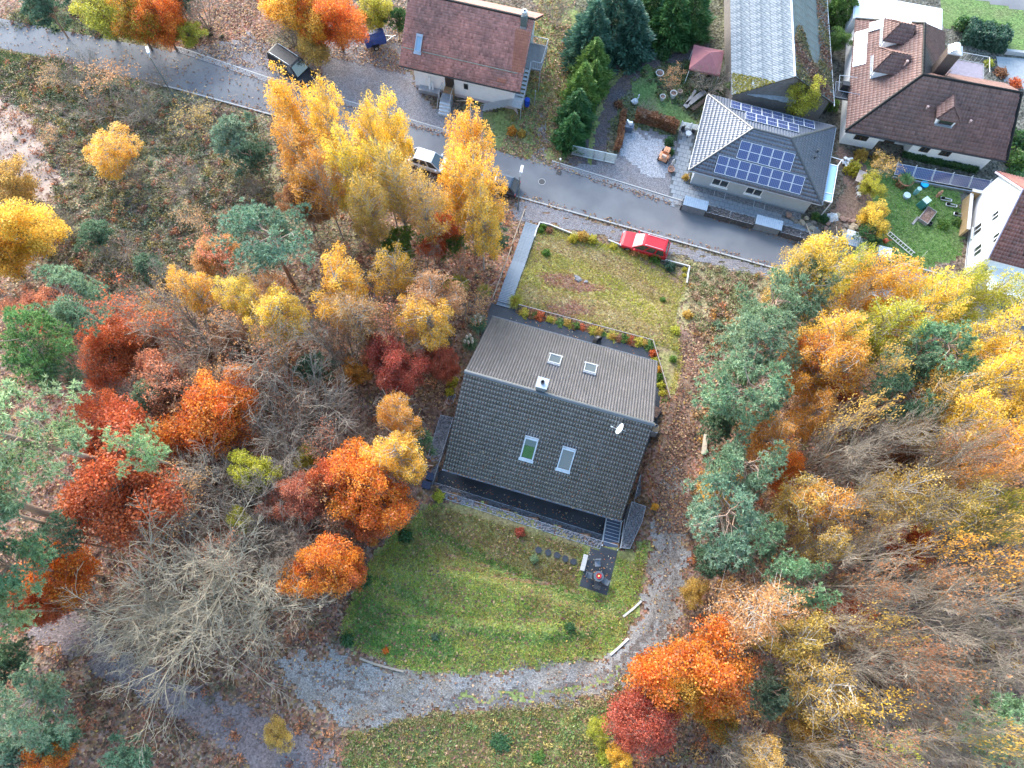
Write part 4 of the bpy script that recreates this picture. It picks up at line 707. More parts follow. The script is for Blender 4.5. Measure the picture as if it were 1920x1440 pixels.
# grass blades in tufts
def grass(polys, n, blades, length, cs, seed, holes=True, kp=True, zones=()):
    rg = np.random.default_rng(seed); p = px_mask_sample(n, polys, seed)
    if kp: p = keep(p, -8.8, 8.9, -8.9, 9.6)
    k = len(p); B = np.repeat(on_ground(p, 0.02), blades, 0)+np.c_[rg.normal(size=(k*blades, 2))*0.09, np.zeros(k*blades)]
    pal = np.array([lin(c) for c in cs]); f = (nz2(p[:, 0], p[:, 1], 0.9, seed)*0.5+0.5+rg.normal(size=k)*0.22).clip(0, 0.999); c = pal[(f*len(cs)).astype(int)]
    for zp, zc in zones:
        zw = np.array([G(*q)[:2] for q in zp]); mk = in_poly(p[:, 0]+rg.normal(size=k)*0.16, p[:, 1]+rg.normal(size=k)*0.16, zw) & (rg.uniform(0, 1, k) < 0.8); zc_ = np.array([lin(q) for q in zc]); c[mk] = zc_[rg.integers(0, len(zc), mk.sum())]
    d = unit(rg.normal(size=(k*blades, 3))*np.array([1, 1, 0.35])+np.array([0, 0, 0.7])); L = rg.uniform(0.6, 1.3, (k*blades, 1))*length; w = unit(np.cross(d, rg.normal(size=d.shape)))*0.022
    V = np.stack([B-w, B+w, B+d*L], 1).reshape(-1, 3); cc = np.repeat(np.repeat(c, blades, 0)*rg.uniform(0.65, 1.2, (k*blades, 1)), 3, 0)
    return V, np.arange(len(V)).reshape(-1, 3), cc
ZB = [[(1000, 440), (1090, 460), (1180, 490), (1190, 510), (1080, 488), (1000, 466)], [(985, 540), (1080, 552), (1180, 590), (1240, 620), (1235, 640), (1120, 604), (985, 566)], [(1100, 480), (1200, 520), (1260, 560), (1250, 575), (1180, 535), (1100, 500)]]
ZF = [[(790, 955), (900, 950), (1010, 985), (1100, 1020), (1085, 1050), (1080, 1105), (1010, 1085), (900, 1035), (800, 985)], [(790, 985), (850, 1008), (950, 1060), (1050, 1100), (1150, 1135), (1150, 1148), (1040, 1115), (940, 1075), (845, 1022), (785, 996)], [(705, 1078), (760, 1106), (830, 1146), (905, 1184), (898, 1198), (825, 1168), (755, 1126), (700, 1094)], [(860, 1165), (960, 1188), (1070, 1186), (1120, 1176), (1110, 1200), (1000, 1210), (900, 1194)], [(780, 1000), (840, 1024), (935, 1078), (1040, 1118), (1150, 1150), (1150, 1160), (1035, 1130), (930, 1092), (835, 1038), (775, 1010)], [(670, 1110), (760, 1150), (840, 1190), (860, 1245), (760, 1240), (660, 1200)]]
parts = [grass([LAWN_B], 15000, 4, 0.2, [(206, 190, 104), (178, 172, 72), (186, 166, 100), (150, 156, 66), (196, 190, 80)], 41, zones=[(q_, [(196, 168, 116), (180, 146, 104), (204, 182, 120)]) for q_ in ZB]+[([(1010, 515), (1060, 512), (1150, 545), (1085, 552), (1020, 535)], [(176, 124, 100), (160, 110, 90)]), ([(1020, 572), (1080, 566), (1125, 588), (1050, 596)], [(186, 136, 108), (170, 120, 96)])]), grass([LAWN_F], 26000, 4, 0.2, [(172, 146, 90), (182, 184, 80), (144, 176, 76), (194, 190, 92), (118, 162, 74), (164, 142, 86)], 42, zones=[(ZF[0], [(158, 124, 76), (140, 110, 66), (150, 136, 70), (124, 116, 58)])]+[(q_, [(84, 132, 54), (104, 148, 60), (70, 112, 46)]) for q_ in ZF[1:4]]+[(ZF[4], [(190, 176, 104), (176, 150, 92)]), (ZF[5], [(92, 142, 64), (110, 156, 70), (80, 124, 58)])]),
         grass([[(650, 1375), (830, 1345), (1140, 1328), (1150, 1500), (640, 1500)]], 9000, 4, 0.22, [(150, 140, 84), (130, 148, 76), (160, 130, 90), (110, 136, 72)], 43), grass([[(1640, 330), (1745, 345), (1800, 365), (1805, 480), (1700, 515), (1650, 470)]], 4000, 3, 0.14, [(96, 146, 62), (120, 160, 70), (84, 128, 56)], 44, kp=False),
         grass([[(-40, 90), (120, 110), (130, 190), (-40, 180)]], 3500, 4, 0.25, [(110, 124, 74), (128, 130, 80), (96, 116, 70)], 45)]
V, F, cc = joinVF(parts); gr = link('grass', mesh_np('grass', V, F, {'lc': cc}), drym); tag(gr, 'rough autumn grass of the lawns', 'grass', kind='stuff')
# ================================================================== BUILDINGS
def tile_mat(name, c, c2, rough=0.42, spec=0.6, stain=None, coat=0.0):
    m = pmat(name, c, c2, 1.3, rough, spec, c3=stain, scale2=0.45, amt2=0.6, coat=coat); n = m.node_tree; L = n.links.new; b = n.nodes['Principled BSDF']; src = b.inputs['Base Color'].links[0].from_socket
    at = n.nodes.new('ShaderNodeAttribute'); at.attribute_name = 'lc'; sp = n.nodes.new('ShaderNodeSeparateColor'); L(at.outputs['Color'], sp.inputs[0])
    vm = n.nodes.new('ShaderNodeVectorMath'); vm.operation = 'SCALE'; L(src, vm.inputs[0]); L(sp.outputs[1], vm.inputs['Scale']); L(vm.outputs[0], b.inputs['Base Color']); return m
PAN = [(0.0, -0.02), (0.11, -0.02), (0.17, 0.045), (0.5, 0.055), (0.83, 0.045), (0.89, -0.02)]
WAVE = [(0.0, 0.0), (0.2, 0.012), (0.4, 0.045), (0.6, 0.055), (0.8, 0.03)]
PLAIN = [(0.0, 0.0), (0.05, 0.012), (0.5, 0.014), (0.95, 0.012)]
def tiles_on(parent, pts, col_w, row_h, prof, mat, lip=0.035, jit=0.16, name='roof_tiles', lift=0.03, seed=1):
    """a field of single tiles on the plane of pts; pts[0]->pts[1] is the eave, seen from outside left to right"""
    rg = np.random.default_rng(seed); p = [np.array(q, float) for q in pts]; Xd = unit(p[1]-p[0]); N = unit(np.cross(Xd, p[2]-p[0])); S = np.cross(N, Xd)
    O = p[0]+N*lift; Q = np.array([((q-p[0])@Xd, (q-p[0])@S) for q in p]); smax = Q[:, 1].max(); nr = max(1, int(math.ceil(smax/row_h-0.05))); n = len(Q)
    def span(s):
        xs = []
        for i in range(n):
            (x1, s1), (x2, s2) = Q[i], Q[(i+1) % n]
            if (s1-s)*(s2-s) <= 0 and abs(s1-s2) > 1e-9: xs.append(x1+(x2-x1)*(s-s1)/(s2-s1))
            elif abs(s1-s) < 1e-9 and abs(s2-s) < 1e-9: xs += [x1, x2]
        return (min(xs), max(xs)) if xs else (0.0, 0.0)
    x0 = Q[:, 0].min(); nc = int(math.ceil((Q[:, 0].max()-x0)/col_w)); t = np.array([a for a, h in prof]); hh = np.array([h for a, h in prof]); k = len(prof)
    Vs = []; Fs = []; As = []; base = 0
    for r in range(nr):
        s0 = r*row_h; s1 = min((r+1)*row_h+row_h*0.12, smax-1e-4)
        if s1 <= s0: continue
        off = 0.0
        xs = (x0+col_w*(np.arange(nc)[:, None]+off+t[None, :])).ravel(); h = np.tile(hh, nc); dz = np.repeat(rg.normal(size=nc)*0.003, k); br = np.repeat(1+rg.normal(size=nc)*jit*0.5+rg.normal()*jit*0.12, k)
        a0, b0 = span(s0); a1, b1 = span(min(s1, smax-1e-4)); m = len(xs)
        keepc = np.repeat(((x0+col_w*(np.arange(nc)+1)) > min(a0, a1)) & ((x0+col_w*np.arange(nc)) < max(b0, b1)), k)
        if not keepc.any(): continue
        xs = xs[keepc]; h = h[keepc]; dz = dz[keepc]; br = br[keepc]; m = len(xs)
        xs = np.append(xs, xs[-1]+col_w*(1-t[-1])); h = np.append(h, 0.0); dz = np.append(dz, 0); br = np.append(br, br[-1]); m += 1
        xl = np.clip(xs, a0, b0); xu = np.clip(xs, a1, b1)
        lo = O+xl[:, None]*Xd+s0*S+(h+lip+dz)[:, None]*N; up = O+xu[:, None]*Xd+s1*S+(h+0.002)[:, None]*N; lp = O+xl[:, None]*Xd+s0*S-0.01*N
        Vs += [lp, lo, up]; As.append(np.tile(np.stack([np.zeros(m), br, np.zeros(m)], 1), (3, 1))); i = np.arange(m-1)
        Fs.append(np.stack([base+i, base+i+1, base+m+i+1, base+m+i], 1)); Fs.append(np.stack([base+m+i, base+m+i+1, base+2*m+i+1, base+2*m+i], 1)); base += 3*m
    me = mesh_np(name, np.concatenate(Vs), np.concatenate(Fs), {'lc': np.concatenate(As)}); o = link(name, me, mat, parent); o['kind'] = 'stuff'; return o
def ridge_line(parent, a, b, r, step, mat, name='ridge_tile'):
    a = np.array(a, float); b = np.array(b, float); Ld = np.linalg.norm(b-a); n = max(1, int(round(Ld/step))); d = (b-a)/Ld; me = None
    for i in range(n):
        if me is None:
            m = MB(); side = 7; V = []; F = []
            for x, rr in ((0, r*1.06), (step*1.08, r*0.94)):
                for q in range(side): th = PI*(q/(side-1)); V.append((x, math.cos(th)*rr, math.sin(th)*rr*0.62))
            F = [(q, q+1, side+q+1, side+q) for q in range(side-1)]+[tuple(range(side))]; m.add(V, F); me = m.mesh(name); me.materials.append(mat)
        o = link(name, me, None, parent, a+d*(i*Ld/n)); o.rotation_euler = (0, -math.asin(d[2]), math.atan2(d[1], d[0])); o.scale = (Ld/n/step, 1, 1)
def win(parent, c, w, h, normal_rz, frame_m, glass_m, sill_m=None, panes=2, depth=0.12, name='window'):
    """window in a vertical wall; c centre on the wall face, normal_rz the yaw of the outward normal"""
    f = MB(); t = 0.07; x = 0.02
    f.bbox(-0.02, x+0.03, -w/2, w/2, h/2-t, h/2).bbox(-0.02, x+0.03, -w/2, w/2, -h/2, -h/2+t).bbox(-0.02, x+0.03, -w/2, -w/2+t, -h/2+t, h/2-t).bbox(-0.02, x+0.03, w/2-t, w/2, -h/2+t, h/2-t)
    for i in range(1, panes): f.bbox(-0.02, x+0.028, -w/2+w*i/panes-0.04, -w/2+w*i/panes+0.04, -h/2+t, h/2-t)
    o = f.build(name, frame_m, parent, c, normal_rz, fixn=False)
    for i in range(panes):
        a = -w/2+w*i/panes+0.05; b = -w/2+w*(i+1)/panes-0.05; MB().bbox(-0.015, 0.02, a, b, -h/2+t, h/2-t).build('pane', glass_m, o, fixn=False)
    if sill_m: MB().bbox(0, 0.2, -w/2-0.1, w/2+0.1, -h/2-0.06, -h/2-0.01).build('sill', sill_m, o, fixn=False)
    return o
white_wall = pmat('white_render', (0.78, 0.78, 0.78), (0.72, 0.72, 0.73), 2, 0.9); grey_wall = pmat('grey_render', (0.42, 0.45, 0.48), (0.38, 0.41, 0.44), 2, 0.9)
dark_slate = pmat('dark_slate', (0.036, 0.037, 0.042), (0.024, 0.025, 0.03), 2.5, 0.38, 0.5, c3=(0.06, 0.062, 0.068), scale2=0.7, amt2=0.6)
zinc = pmat('zinc', (0.42, 0.44, 0.48), (0.34, 0.36, 0.4), 3, 0.4, 0.5, metal=0.6); steel = pmat('galvanised_steel', (0.5, 0.52, 0.55), (0.42, 0.44, 0.47), 6, 0.45, 0.5, metal=0.5); black_metal = pmat('black_metal', (0.03, 0.03, 0.034), None, 6, 0.5, 0.5)
glass = glass_mat('window_glass', (0.03, 0.035, 0.04)); sky_glass = glass_mat('roof_glass', (0.1, 0.12, 0.13)); white_pl = pmat('white_plastic', (0.8, 0.8, 0.8), (0.74, 0.74, 0.75), 4, 0.5); wood_d = pmat('dark_wood', (0.09, 0.06, 0.045), (0.06, 0.04, 0.03), 5, 0.8); wood = pmat('weathered_wood', (0.36, 0.29, 0.22), (0.26, 0.21, 0.17), 4, 0.85)
blue_wood = pmat('grey_decking', (0.2, 0.235, 0.28), (0.16, 0.19, 0.225), 5, 0.7); stone_m = gravel_mat('gabion_stone', (0.21, 0.205, 0.215), (0.13, 0.127, 0.135), None, 9); stone_piece = pmat('stone', (0.23, 0.225, 0.24), (0.13, 0.125, 0.135), 3, 0.85)

# ------------------------------------------------------------------ the dark tiled house in the middle
TILE_A = tile_mat('anthracite_tile', (0.07, 0.066, 0.074), (0.054, 0.052, 0.061), 0.42, 1.0, (0.042, 0.041, 0.05))
TILE_A.node_tree.nodes['Principled BSDF'].inputs['IOR'].default_value = 1.75
RZ, TP, W1, W2 = 10.79, 0.782, 6.29, 6.89
hr = empty('dark_tiled_house', (HC[0], HC[1], 0), HYAW, 'large house with anthracite gable roof, roof windows and dish between two lawns', 'house')
wl = MB(); wz = 2.6; wl.prism([(-6.4, -5.5), (6.4, -5.5), (6.4, 6.1), (-6.4, 6.1)], wz, 5.3)
wl.add([(-6.4, -5.5, 5.3), (-6.4, 6.1, 5.3), (-6.4, 6.1, RZ-6.1*TP-.2), (-6.4, 0, RZ-.3), (-6.4, -5.5, RZ-5.5*TP-.2)], [(0, 1, 2, 3, 4)]); wl.add([(6.4, -5.5, 5.3), (6.4, 6.1, 5.3), (6.4, 6.1, RZ-6.1*TP-.2), (6.4, 0, RZ-.3), (6.4, -5.5, RZ-5.5*TP-.2)], [(4, 3, 2, 1, 0)])
wl.build('wall', white_wall, hr)
rf = MB(); rf.slab([(-7, -W1, RZ-W1*TP), (7, -W1, RZ-W1*TP), (7, 0, RZ), (-7, 0, RZ)], 0.2); rf.slab([(7, W2, RZ-W2*TP), (-7, W2, RZ-W2*TP), (-7, 0, RZ), (7, 0, RZ)], 0.2)
roof = rf.build('roof', pmat('roof_edge', (0.05, 0.05, 0.055), None, 4, 0.6), hr)
tiles_on(roof, [(-7, -W1, RZ-W1*TP), (7, -W1, RZ-W1*TP), (7, 0, RZ), (-7, 0, RZ)], 0.2121, 0.345, PAN, TILE_A, 0.06, 0.3, seed=3)
tiles_on(roof, [(7, W2, RZ-W2*TP), (-7, W2, RZ-W2*TP), (-7, 0, RZ), (7, 0, RZ)], 0.2121, 0.345, PAN, TILE_A, 0.05, 0.25, seed=4)
ridge_line(roof, (-7.02, 0, RZ+0.05), (7.02, 0, RZ+0.05), 0.17, 0.38, TILE_A)
for s, w in ((-1, W1), (1, W2)):
    g = MB(); n = 28
    for i in range(n):   # half-round gutter
        pass
    zc = RZ-w*TP-0.07; V = []; m_ = 6
    for x in (-7.0, 7.0):
        for q in range(m_+1): th = PI+PI*q/m_; V.append((x, s*(w+0.09)+0.08*math.cos(th), zc+0.09*math.sin(th)+0.05))
        for q in range(m_, -1, -1): th = PI+PI*q/m_; V.append((x, s*(w+0.09)+0.07*math.cos(th), zc+0.08*math.sin(th)+0.05))
    k = 2*(m_+1); g.add(V, [(i, (i+1) % k, k+(i+1) % k, k+i) for i in range(k)]); g.build('gutter', zinc, hr)
def roof_window(parent, u, v, w, l, sgn, pitch, zf, glassm, green_sheet=None, frame_m=None, name='roof_window'):
    """u,v centre; l length along the slope; sgn -1 front slope, +1 back slope"""
    o = MB(); fr = 0.085; d = 0.14
    o.bbox(-w/2, w/2, l/2-fr*1.5, l/2, 0, d+0.03).bbox(-w/2, w/2, -l/2, -l/2+fr, 0, d).bbox(-w/2, -w/2+fr, -l/2+fr, l/2-fr*1.5, 0, d).bbox(w/2-fr, w/2, -l/2+fr, l/2-fr*1.5, 0, d)
    ob = o.build(name, frame_m or zinc, parent, (u, v, zf(v)+0.13)); ob.rotation_euler = (pitch, 0, 0) if sgn < 0 else (pitch, 0, PI)
    MB().bbox(-w/2+fr, w/2-fr, -l/2+fr, l/2-fr*1.5, 0.04, 0.08).build('pane', glassm, ob)
    MB().bbox(-w/2-0.06, w/2+0.06, -l/2-0.24, -l/2-0.003, 0.0, 0.05).build('flashing', zinc, ob)
    MB().bbox(-w/2-0.02, w/2+0.02, l/2+0.003, l/2+0.1, 0.0, 0.12).build('cowl', zinc, ob)
    if green_sheet: MB().bbox(-w/2+fr+.03, w/2-fr-.03, -l/2+fr+.03, -l/2+l*0.62, 0.082, 0.088).build('green_sheet', green_sheet, ob)  # flat green sheet laid over the lower part of the pane
    return ob
PA = math.atan(TP); zf = lambda v: RZ-abs(v)*TP
green_sheet_mat = pmat('green_sheet_mat', (0.05, 0.13, 0.035), (0.035, 0.095, 0.025), 3, 0.6)
roof_window(hr, -1.05, -3.5, 1.0, 1.75, -1, PA, zf, glass_mat('roof_glass_dark', (0.03, 0.05, 0.03)), green_sheet_mat); roof_window(hr, 1.77, -3.5, 1.0, 1.75, -1, PA, zf, glass_mat('roof_glass_mirror', (0.09, 0.08, 0.06)))
roof_window(hr, -1.03, 3.75, 0.98, 1.3, 1, PA, zf, sky_glass); roof_window(hr, 1.77, 3.85, 0.98, 1.3, 1, PA, zf, sky_glass)
ch = MB().bbox(-1.72, -1.02, 0.1, 0.78, RZ-0.8, RZ+0.95).build('chimney', pmat('chimney_zinc', (0.3, 0.33, 0.37), (0.25, 0.28, 0.31), 3, 0.45, metal=0.5), hr)
MB().bbox(-1.78, -0.96, 0.04, 0.84, RZ+0.953, RZ+1.02).build('cap', steel, ch); MB().lathe([(0.09, 0), (0.14, 0), (0.14, 0.2), (0.1, 0.2), (0.1, 0.05)], (-1.37, 0.46, RZ+1.02), 14).lathe([(0, 0.04), (0.1, 0.04)], (-1.37, 0.46, RZ+1.02), 14).build('flue', black_metal, ch)
dish = MB(); prof = [(0.0, 0.0)]+[(0.42*i/8, 0.11*(i/8)**2) for i in range(1, 9)]+[(0.43, 0.125), (0.4, 0.1), (0.0, -0.02)]
dish.lathe(prof, n=22); dz = zf(-0.95)+0.62; do = dish.build('satellite_dish', white_pl, hr, (4.85, -0.95, dz), smooth=True); do.rotation_euler = (math.radians(-8), math.radians(-66), 0)
am = MB(); am.tube((4.95, -0.95, zf(-.95)-0.1), (4.95, -0.95, dz), 0.025).tube((4.86, -.95, dz-0.25), (4.2, -0.98, dz+0.12), 0.02).box((4.17, -0.98, dz+0.14), (0.14, 0.09, 0.09)).tube((4.95, -0.95, dz), (5.25, -0.95, dz-0.1), 0.02); am.build('dish_arm', steel, hr)
for i, u in enumerate((-4.5, -1.0, 2.5)): win(hr, (u, -5.5, 4.0), 1.6, 1.9, -PI/2, white_pl, glass, None, 2)
for i, u in enumerate((-3.5, 1.0, 4.2)): win(hr, (u, 6.1, 4.0), 1.4, 1.6, PI/2, white_pl, glass, None, 2)
# terrace round the house
te = MB(); te.prism([(-7.6, -7.2), (7.55, -7.5), (7.6, -2.0), (8.45, 2.5), (8.3, 5.1), (6.75, 8.45), (6.3, 9.15), (-5.5, 8.95), (-5.55, 9.35), (-7.75, 9.3)], 2.3, 2.66)
terr = te.build('terrace', dark_slate, None, (HC[0], HC[1], 0), HYAW); tag(terr, 'black slate terrace round the dark tiled house', kind='structure')
# gabion walls: wire boxes of grey stones
STN = []
for q in range(4):
    rgs = np.random.default_rng(900+q); V = [(x*rgs.uniform(.7, 1.2), y*rgs.uniform(.7, 1.2), z*rgs.uniform(.6, 1.1)) for z in (-1, 1) for x, y in ((-.8, -.8), (.9, -.7), (.8, .9), (-.9, .8))]
    STN.append((np.array(V), [(3, 2, 1, 0), (4, 5, 6, 7), (0, 1, 5, 4), (1, 2, 6, 5), (2, 3, 7, 6), (3, 0, 4, 7)]))
def stones_on(poly, z, dens, size, seed, zfun=None):
    rg = np.random.default_rng(seed); P = np.array(poly); lo = P.min(0); hi = P.max(0); ar = np.prod(hi-lo); p = rg.uniform(lo, hi, (int(ar*dens), 2)); p = p[in_poly(p[:, 0], p[:, 1], P)]; Vs = []; Fs = []; b = 0
    for x, y in p:
        V, F = STN[rg.integers(0, 4)]; s = size*rg.uniform(0.6, 1.3); a = rg.uniform(0, 6.28); Rm = np.array([[math.cos(a), -math.sin(a), 0], [math.sin(a), math.cos(a), 0], [0, 0, 1]]); zz = z if zfun is None else zfun(x, y)
        Vs.append((V*s)@Rm.T+np.array([x, y, zz])); Fs += [tuple(i+b for i in f) for f in F]; b += 8
    return np.concatenate(Vs), np.array(Fs)
GN = 0
def gabion(poly, z0, z1, label, seed):
    t = empty('gabion_wall', (HC[0], HC[1], 0), HYAW, label, 'wall', 'gabion walls round the dark tiled house')
    MB().prism(poly, z0, z1).build('stone_fill', stone_m, t)
    V, F = stones_on(poly, z1+0.01, 42, 0.075, seed); o = link('loose_stones', mesh_np('loose_stones', V, F), stone_piece, t); o['kind'] = 'stuff'
    w = MB(); n = len(poly)
    for i in range(n): w.tube((*poly[i], z1+0.06), (*poly[(i+1) % n], z1+0.06), 0.015, n=4)
    w.build('wire_frame', steel, t)
gabion([(-7.3, -7.75), (-7.5, -7.15), (6.15, -7.42), (6.15, -7.98)], 2.4, 3.55, 'long lower gabion step in front of the dark tiled house', 1)
gabion([(-6.4, -8.25), (-6.9, -7.76), (6.12, -7.99), (6.12, -8.62)], 2.4, 4.42, 'long upper gabion step between house basin and front lawn', 2)
gabion([(7.56, -8.1), (8.3, -7.95), (8.75, -5.7), (8.76, -4.5), (7.66, -4.45)], 2.4, 4.42, 'broad gabion block right of the steel stair', 3)
gabion([(7.95, -4.4), (8.85, -4.35), (8.8, -2.05), (7.95, -2.0)], 2.4, 3.55, 'short lower gabion block above the broad right one', 4)
gabion([(-8.55, -6.4), (-8.0, -8.05), (-7.55, -8.0), (-7.62, -1.9), (-8.65, -1.95)], 2.2, 4.2, 'long gabion wall left of the house beside the bins', 5)
gabion([(-8.6, -1.9), (-8.62, 0.15), (-8.1, 0.2), (-8.1, -1.9)], 2.2, 3.5, 'short middle gabion left of the house', 6)
gabion([(-8.55, 0.25), (-8.5, 2.1), (-7.95, 2.2), (-8.0, 0.25)], 2.2, 3.0, 'lowest short gabion left of the roof ridge', 7)
# steel stair up from the basin to the lawn
st = empty('steel_stair', (HC[0], HC[1], 0), HYAW, 'blue grey steel stair from the basin up to the black patio', 'stairs'); tread_m = pmat('tread', (0.07, 0.09, 0.13), (0.05, 0.065, 0.1), 4, 0.45); nose = pmat('tread_edge', (0.55, 0.58, 0.62), None, 5, 0.4)
N_T = 8
for i in range(N_T):
    v = -5.95-i*0.29; z = 2.75+(i+1)*(4.44-2.75)/N_T
    t = MB().bbox(6.28, 7.38, v-0.28, v, z-0.05, z).build('tread', tread_m, st); MB().bbox(6.28, 7.38, v-0.002, v+0.03, z-0.06, z+0.012).build('nosing', nose, t)
for u in (6.22, 7.43): MB().add([(u-.04, -5.8, 2.66), (u+.04, -5.8, 2.66), (u+.04, -8.35, 4.1), (u-.04, -8.35, 4.1), (u-.04, -5.8, 2.95), (u+.04, -5.8, 2.95), (u+.04, -8.35, 4.5), (u-.04, -8.35, 4.5)], [(0, 1, 2, 3), (7, 6, 5, 4), (0, 4, 5, 1), (1, 5, 6, 2), (2, 6, 7, 3), (3, 7, 4, 0)]).build('stringer', nose, st)
for v, z in ((-5.85, 2.9), (-7.0, 3.65), (-8.2, 4.45)): MB().tube((7.5, v, z-0.2), (7.5, v, z+0.95), 0.025).build('post', steel, st)
MB().path([(7.5, -5.8, 3.85), (7.5, -8.25, 5.4)], 0.03).build('handrail', steel, st)
# black patio with table and chairs
pt = MB().prism([(5.42, -8.75), (6.1, -8.75), (6.1, -8.4), (7.45, -8.4), (7.42, -11.75), (5.3, -11.65)], 4.2, 4.49).build('patio', dark_slate, None, (HC[0], HC[1], 0), HYAW); tag(pt, 'small black patio at the foot of the front lawn', kind='structure')
hl = lambda u, v, z: (*from_house(u, v), z)
tb = empty('garden_table', hl(6.42, -10.65, 4.49), HYAW, 'small round grey table with a red bowl on the black patio', 'table'); tgrey = pmat('table_grey', (0.12, 0.14, 0.16), None, 5, 0.4)
MB().lathe([(0, 0.70), (0.36, 0.70), (0.38, 0.72), (0.38, 0.74), (0, 0.74)], n=24).build('tabletop', tgrey, tb); MB().lathe([(0.03, 0.03), (0.03, 0.7)], n=8).build('leg', black_metal, tb); MB().lathe([(0, 0), (0.22, 0), (0.22, 0.03), (0, 0.03)], n=16).build('base', black_metal, tb)
bo = empty('bowl', hl(6.42, -10.63, 5.235), 0, 'red bowl with a yellow candle on the garden table', 'bowl'); MB().lathe([(0, 0), (0.12, 0), (0.2, 0.09), (0.18, 0.09), (0.1, 0.02), (0, 0.02)], n=18).build('dish', pmat('red_glaze', (0.5, 0.03, 0.05), None, 5, 0.3), bo); MB().lathe([(0, 0.02), (0.07, 0.02), (0.07, 0.12), (0, 0.12)], n=12).build('candle', pmat('yellow_wax', (0.75, 0.7, 0.25), None, 5, 0.5), bo)
def chair(u, v, rz, mat, label):
    c = empty('garden_chair', hl(u, v, 4.49), HYAW+rz, label, 'chair', 'garden chairs on the black patio')
    MB().bbox(-.22, .22, -.22, .22, .42, .46).build('seat', mat, c); MB().box((0, .24, .68), (.44, .035, .46), rx=-0.15).build('backrest', mat, c)
    for sx in (-1, 1):
        for sy in (-1, 1): MB().tube((sx*.2, sy*.2, .42), (sx*.23, sy*.24, 0), .015, n=5).build('leg', black_metal, c)
    for sx in (-1, 1): MB().path([(sx*.24, -.18, .45), (sx*.24, -.2, .64), (sx*.24, .22, .66)], .015, 5).build('armrest', black_metal, c)
chair(6.15, -9.75, 0.3, pmat('chair_pale', (0.25, 0.27, 0.3), None, 6, .5), 'grey garden chair with pale rim above the round table'); chair(5.75, -10.75, PI/2, tgrey, 'dark grey garden chair left of the round table'); chair(7.0, -10.85, -PI/2-.3, tgrey, 'dark garden chair right of the round table'); chair(6.5, -11.3, PI, pmat('chair_dark', (0.05, 0.055, 0.06), None, 6, .5), 'nearly black garden chair below the round table')
bn = empty('stone_bench', hl(5.18, -9.95, 4.45), HYAW, 'pale concrete slab bench beside the black patio', 'bench'); MB().bbox(-.17, .17, -.6, .6, .3, .4).build('seat', pmat('pale_concrete_bench', (0.5, 0.48, 0.45), (0.4, 0.38, 0.36), 5, .9), bn)
for s in (-1, 1): MB().bbox(-.13, .13, s*.42-.08, s*.42+.08, -.1, .3).build('leg', kerbm, bn)
names5 = ['leftmost', 'second', 'third', 'fourth', 'rightmost']
for i, (u, v) in enumerate([(1.68, -9.98), (2.42, -9.97), (3.12, -9.97), (3.77, -10.03), (4.45, -10.08)]):
    m = MB(); rr = random.Random(i); pts = [(0.26*rr.uniform(.85, 1.15)*math.cos(a), 0.26*rr.uniform(.85, 1.15)*math.sin(a)) for a in [2*PI*k/7 for k in range(7)]]; m.prism(pts, -0.1, 0.06)
    s_ = m.build('stepping_stone', dark_slate, None, hl(u, v, float(T(*from_house(u, v)))+0.09)); tag(s_, '%s dark stepping stone in the row left of the black patio%s' % (names5[i] if i in (0, 4) else names5[i]+' from the left', ''), 'stone', 'stepping stones on the front lawn')
# bins
def bin_(p, rz, label):
    b = empty('wheelie_bin', p, rz, label, 'bin', 'dark wheelie bins'); navy = MATS.get('bin_navy') or pmat('bin_navy', (0.03, 0.04, 0.075), (0.022, 0.03, 0.06), 5, .45)
    MB().box((0, 0, .5), (.44, .5, .9), taper=1.12).build('body', navy, b); MB().bbox(-.28, .28, -.32, .34, .955, 1.02).build('lid', navy, b)
    for s in (-1, 1): MB().lathe([(0, -.03), (.1, -.03), (.1, .03), (0, .03)], (s*.25, .26, .1), 12, 'x').build('wheel', black_metal, b)
    MB().tube((-.22, .33, 1.0), (.22, .33, 1.0), .02, n=5).build('handle', black_metal, b)
for px, py, l in ((806, 894, 'upper dark blue wheelie bin left of the long gabion wall'), (800, 910, 'lower dark blue wheelie bin left of the long gabion wall')):
    g = G(px, py, .7); bin_((g[0], g[1], g[2]), HYAW+PI/2, l)
# terrace railing
rl = empty('terrace_railing', (HC[0], HC[1], 0), HYAW, 'dark metal railing along the black terrace with a pale handrail', 'railing'); path = [(-5.36, 9.42), (6.42, 9.55), (8.9, 4.97)]; bar_me = MB().tube((0, 0, 0), (0, 0, 0.85), .012, n=4).mesh('baluster'); bar_me.materials.append(black_metal)
for a, b in zip(path[:-1], path[1:]):
    a = np.array(a); b = np.array(b); Ld = np.linalg.norm(b-a)
    MB().path([(*a, 3.62), (*b, 3.62)], .035, 6).build('handrail', pmat('rail_wood', (0.4, 0.34, 0.32), (0.3, 0.25, 0.24), 4, .7) if 'rail_wood' not in MATS else MATS['rail_wood'], rl)
    MB().path([(*a, 2.75), (*b, 2.75)], .018, 5).build('lower_rail', black_metal, rl)
    k = int(Ld/2.3)
    for i in range(k+1):
        q = a+(b-a)*i/max(k, 1); MB().tube((*q, 2.3), (*q, 3.6), .035, n=6).build('post', black_metal, rl)
    k = int(Ld/0.16)
    for i in range(1, k): q = a+(b-a)*i/k; link('baluster', bar_me, None, rl, (*q, 2.75))
